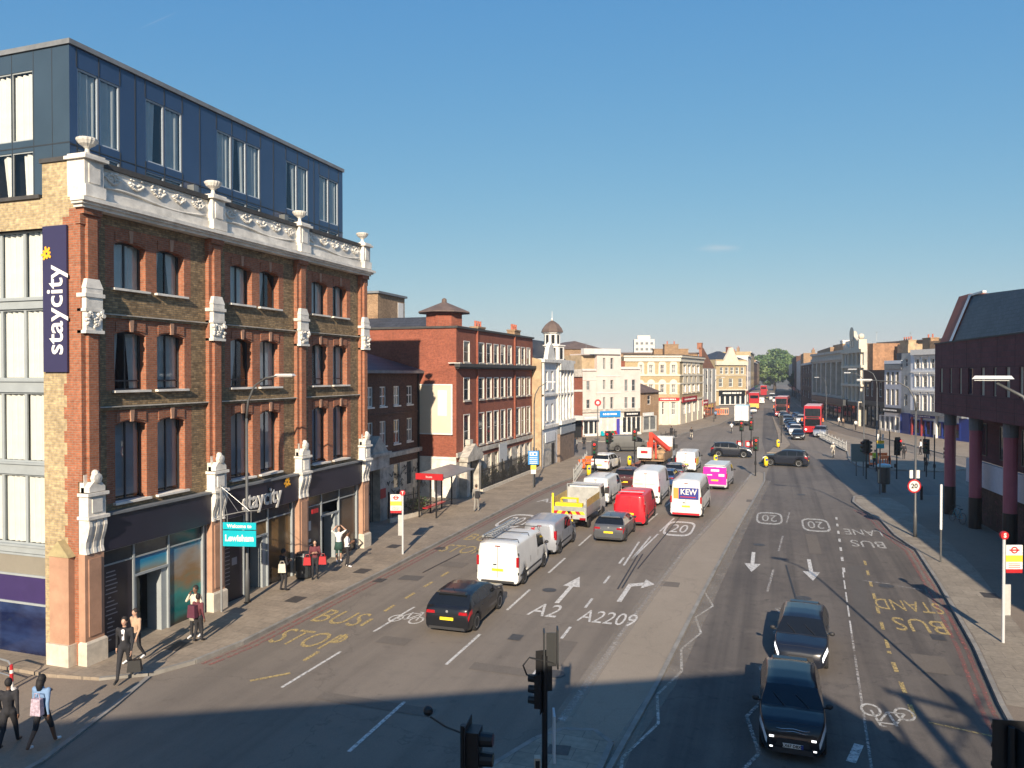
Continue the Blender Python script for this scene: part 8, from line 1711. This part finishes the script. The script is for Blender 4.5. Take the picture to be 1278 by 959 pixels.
    if skirt: b = mk(skirt); b.smooth = True; b.lathe([(.15, 1.0), (.19, .9), (.24, .62), (.22, .62)], (0, 0, 0), 16); b.build('skirt', t)
    if coat: 
        b = mk(coat); b.smooth = True; b.lathe([(.12, 1.45), (.2, 1.36), (.185, 1.12), (.2, .95), (.25, .62), (.23, .62)], (0, 0, 0), 16)
        for v_i in range(len(b.v)): x, y, zz_ = b.v[v_i]; b.v[v_i] = (x*1.02, y*.8, zz_)
        b.build('coat', t)
    t.scale = (k, k, k); return t
def bag(name, label, c, z, size, m, ang=0, strap=True):
    t = thing(name, label, 'bag', (c[0], c[1], z), ang); a, d, h = size; b = mk(m); b.taper(-a/2, a/2, -d/2, d/2, 0, h, a*.08, d*.12); b.build('bag_body', t)
    if strap: b = mk(m); b.tube([(-a*.3, 0, h), (-a*.2, 0, h+.12), (a*.2, 0, h+.12), (a*.3, 0, h)], .012, 5); b.build('handle', t)
    return t
Cb = cloth('black', (.018, .018, .022)); Cw = cloth('white', (.72, .72, .70)); Cbeige = cloth('beige', (.45, .30, .20)); Ccream = cloth('cream', (.60, .54, .44)); Cmaroon = cloth('maroon', (.12, .03, .04)); Cgreen = cloth('darkgreen', (.02, .06, .05)); Cden = cloth('denim', (.16, .26, .42)); Cgrey = cloth('grey', (.25, .24, .22)); Chv = cloth('hivis', (.45, .60, .04)); Csw = M('trainers_white', (.75, .75, .75), .6, var=.05); Csb = M('shoes_black', (.015, .015, .015), .5, var=.1)
shirt = M('shirt_white', (.75, .72, .74), .7, var=.03)
# man in the suit walking with a bag
p = person('man in a black suit and white shirt walking towards the camera with a black holdall', (-18.35, 17.65), R(205), Cb, Cb, Csb, 0, (.02, .015, .012), 1.86, .28, 'down', .12); b = mk(shirt); b.add([(-.05, .125, 1.43), (.05, .125, 1.43), (.0, .135, 1.12)], [(0, 1, 2)]); b.box(-.03, .03, .11, .128, 1.15, 1.45); b.build('shirt_front', p)
bag('holdall', 'black holdall carried by the man in the suit', (-18.05, 17.72), .38, (.4, .2, .34), Csb, R(30))
person('person in a beige top and dark leggings walking just behind the man in the suit', (-19.2, 18.9), R(175), Cbeige, Cb, Csw, 0, (.03, .02, .015), 1.66, .24, 'down', .12)
person('person in a long cream coat standing side by side with the person in maroon', (-18.95, 21.3), R(180), Ccream, Cb, Csw, 1, (.02, .015, .012), 1.78, .1, ('ear', 'down'), .12, coat=Ccream)
person('person in a maroon top and black trousers standing in front of the cream coat', (-18.55, 20.95), R(0), Cmaroon, Cb, Csb, 1, (.015, .012, .01), 1.62, .06, 'down', .12)
bag('backpack', 'small dark maroon backpack on the person in maroon', (-18.6, 20.74), 1.02, (.32, .18, .42), cloth('plum', (.09, .02, .04)), 0, False)
person('dark-haired person in black looking down at a phone, in front of the middle hotel window', (-19.5, 27.05), R(-20), Cb, Cb, Csb, 1, (.012, .01, .01), 1.76, .03, 'phone', .12)
bag('tote_bag', 'cream tote bag held by the person in black', (-19.32, 26.72), 1.0, (.32, .08, .36), Ccream, R(20), True)
person('person in a maroon jacket carrying two red bags and reading a phone', (-19.3, 29.1), R(-150), Cmaroon, Cb, Csb, 0, (.015, .012, .01), 1.74, .04, 'phone', .12)
bag('shopping_bag', 'left red shopping bag of the person in the maroon jacket', (-19.52, 28.85), .8, (.34, .2, .34), redp, R(20)); bag('shopping_bag', 'right red shopping bag of the person in the maroon jacket', (-18.96, 29.2), .8, (.34, .2, .34), redp, R(20))
person('person in shorts with both hands raised behind the head by the far hotel door', (-20.0, 32.2), R(-140), Cw, Cgreen, Csw, 0, (.08, .05, .03), 1.72, .03, 'up', .12, bare_arm=True, bare_leg=True, skirt=Cgreen)
person('person in a white t-shirt and black trousers holding a phone by the far hotel door', (-19.05, 31.4), R(-60), Cw, Cb, Csw, 1, (.015, .012, .01), 1.72, .03, 'phone', .12, bare_arm=True)
person('person in grey clothes walking away beside the bus shelter', (-18.6, 46.9), R(10), Cgrey, Cgrey, Csw, 0, (.06, .04, .03), 1.78, .16, 'down', .12); bag('backpack', 'black backpack on the person beside the bus shelter', (-18.45, 46.72), 1.1, (.3, .2, .42), Cb, 0, False)
person('person in a black jacket walking at the far left bottom corner', (-17.85, 13.6), R(30), Cb, Cb, Csb, 1, (.012, .01, .01), 1.68, .26, 'down', .05); bag('duffel_bag', 'black bag carried at the left edge by the person in the black jacket', (-18.3, 13.55), .45, (.42, .25, .36), Csb, R(40))
person('curly dark-haired person in a denim jacket and white trainers, bottom left corner', (-17.05, 13.85), R(10), Cden, Cb, Csw, 1, (.01, .008, .008), 1.78, .3, ('down', 'phone'), .05, longhair=True, bare_leg=True); bag('patterned_bag', 'pale patterned shoulder bag on the person in the denim jacket', (-16.92, 13.62), .98, (.28, .14, .4), M('patterned_cloth', (.38, .30, .36), .8, var=.6, scale=14), R(10))
# cyclists and far pedestrians
def cyclist(label, c, ang, top, legs, blabel, helm=None, m=None):
    bicycle('ridden_bicycle', blabel, c, ang+R(90), m, .01); p = person(label, (c[0]-.0, c[1]-.0), ang, top, legs, Csw, 0, (.1, .07, .04), 1.72, 0, 'bars', .02, sit=True, lod=0)
    p.location = Vector((c[0], c[1], .02))-Vector((-math.sin(ang), math.cos(ang), 0))*.15
    if helm: b = mk(helm); b.smooth = True; b.ball((0, .3, 1.68), (.12, .14, .1), 10, 6); b.build('helmet', p)
q = G(1040, 572); cyclist('cyclist in pale clothes and helmet riding towards the camera at the crossing', q, R(170), Ccream, Ccream, 'bicycle ridden by the pale-clothed cyclist at the crossing', white)
q = G(863, 549); cyclist('cyclist in a dark top riding away on the left of the high street', q, R(5), Cb, Ccream, 'bicycle under the dark-topped cyclist on the left', None)
q = G(913, 541); cyclist('cyclist in white riding beside the white box lorry', q, R(5), Cw, Cgrey, 'bicycle ridden beside the white box lorry', None)
pl = [((1128, 575), Cb, Cb, 'person in black walking on the crossing island, right of the orange barrier'), ((1149, 569), Cw, Cb, 'person in a white top by the pole in front of the blue shopfront'), ((1092, 586), Chv, Cb, 'worker in a yellow hi-vis vest beside the orange barrier'), ((1158, 580), Cb, Cgrey, 'person in dark clothes near the maroon building corner'),
      ((879, 524), Cw, Cb, 'person in white beside the cream corner building'), ((893, 524), Cden, Cb, 'person in blue in front of the narrow pale house'), ((786, 543), Cb, Cb, 'person in black in front of the green shopfront'), ((838, 548), Cb, Cb, 'dark figure standing on the corner pavement by the cream building'), ((1047, 533), Cw, Cgrey, 'person in white at the bus stop by the stone pilaster building'), ((1052, 534), Cbeige, Cb, 'person in beige just right of the white-clad one, stone pilaster building'), ((1068, 538), Cw, Cb, 'person on the pavement below the ornate gabled building'), ((720, 566), Cgrey, Cb, 'person in grey waiting at the left junction corner'), ((729, 562), Cb, Cb, 'person in black waiting at the left junction corner'), ((935, 507), Cb, Cb, 'distant person in black beside the gabled shop'), ((939, 505), Cw, Cb, 'distant person in white beside the gabled shop'), ((941, 507), Cmaroon, Cb, 'distant person in maroon beside the gabled shop')]
for i, (px_, tp_, lg, lab) in enumerate(pl): person(lab, G(*px_), i*1.3, tp_, lg, Csb, i % 2, (.02, .015, .01), 1.7+.03*(i % 3), .1, 'down', .12, lod=0)
# ------------------------------------------------------------------ the railway station the picture is taken from, throwing its shadow on the road
st = thing('railway_station', 'elevated railway station deck and canopy behind the viewpoint whose shadow crosses the road', 'station', (0, 0, 0))
edge = [(-24, -12.6), (-15.4, -7.9), (-5.5, -2.2), (4.6, 3.2)]; conc = M('station_concrete', (.30, .29, .27), .85, var=.2, scale=.6)
b = mk(lead); b.prism([(-28, -19.3), (6.2, -.5), (9.4, -4.8), (10.5, -8), (-20, -32)], 11.75, 12.0); b.build('canopy', st)
b = mk(conc); b.prism([(-34, -19.6), (1.6, -.45), (10, 1.2), (14, -8), (-28, -34)], 5.9, 7.0); b.build('deck', st)
b = mk(conc); b.prism([(-28, -20.6), (2.6, -3.6), (5, -9), (-22, -31)], 7.02, 11.73); b.build('platform_building', st)
b = mk(charcoal)
for p_ in ((4.2, -1.9), (6.0, -1.1), (8.6, -4.8), (6.5, -5.5)): b.cyl((p_[0], p_[1], 7.01), (p_[0], p_[1], 11.74), .12, .12, 8)
for i in range(9): b.prism([(2.2+i*.85, -.45+i*.14), (2.3+i*.85, -.43+i*.14), (2.3+i*.85, -.37+i*.14), (2.2+i*.85, -.39+i*.14)], 7.0, 8.4)
b.build('posts', st)
b = mk(conc)
for p_ in ((-20, -16), (-24, -19), (8.5, -2.5), (9, -8)): b.cyl((p_[0], p_[1], -.02), (p_[0], p_[1], 5.9), .7, .7, 14)
b.build('piers', st)
def beam_for(p0, p1, z, r, z1=None):
    z1 = z if z1 is None else z1; k_ = 1/math.tan(SUN_EL); q = []
    for p, h in ((p0, z), (p1, z1)): g_ = G(*p); q.append((g_[0]+math.sin(SUN_AZ)*k_*h, g_[1]-math.cos(SUN_AZ)*k_*h, h))
    return q, r
b = mk(charcoal)
for args in (((1105, 862), (1290, 912), 10.6, .09), ((1128, 868), (1225, 985), 10.6, .16), ((1100, 880), (1180, 990), 10.6, .07), ((1190, 868), (1262, 948), 10.9, .22), ((1165, 902), (1290, 925), 10.9, .07), ((1225, 870), (1180, 960), 10.2, .05)):
    q, rr = beam_for(*args); b.cyl(q[0], q[1], rr, rr, 6)
b.build('roof_truss', st)
# ------------------------------------------------------------------ morning haze
b = MB(); b.box(-900, 900, -60, 700, -1.2, 46); hz = b.build('haze'); hz['kind'] = 'stuff'
m = bpy.data.materials.new('haze_air'); m.use_nodes = True; t = m.node_tree; t.nodes.clear(); o = t.nodes.new('ShaderNodeOutputMaterial'); pv = t.nodes.new('ShaderNodeVolumePrincipled')
pv.inputs['Color'].default_value = (.86, .90, .95, 1); pv.inputs['Density'].default_value = .00045; pv.inputs['Anisotropy'].default_value = .3; t.links.new(pv.outputs[0], o.inputs['Volume']); hz.data.materials.append(m)
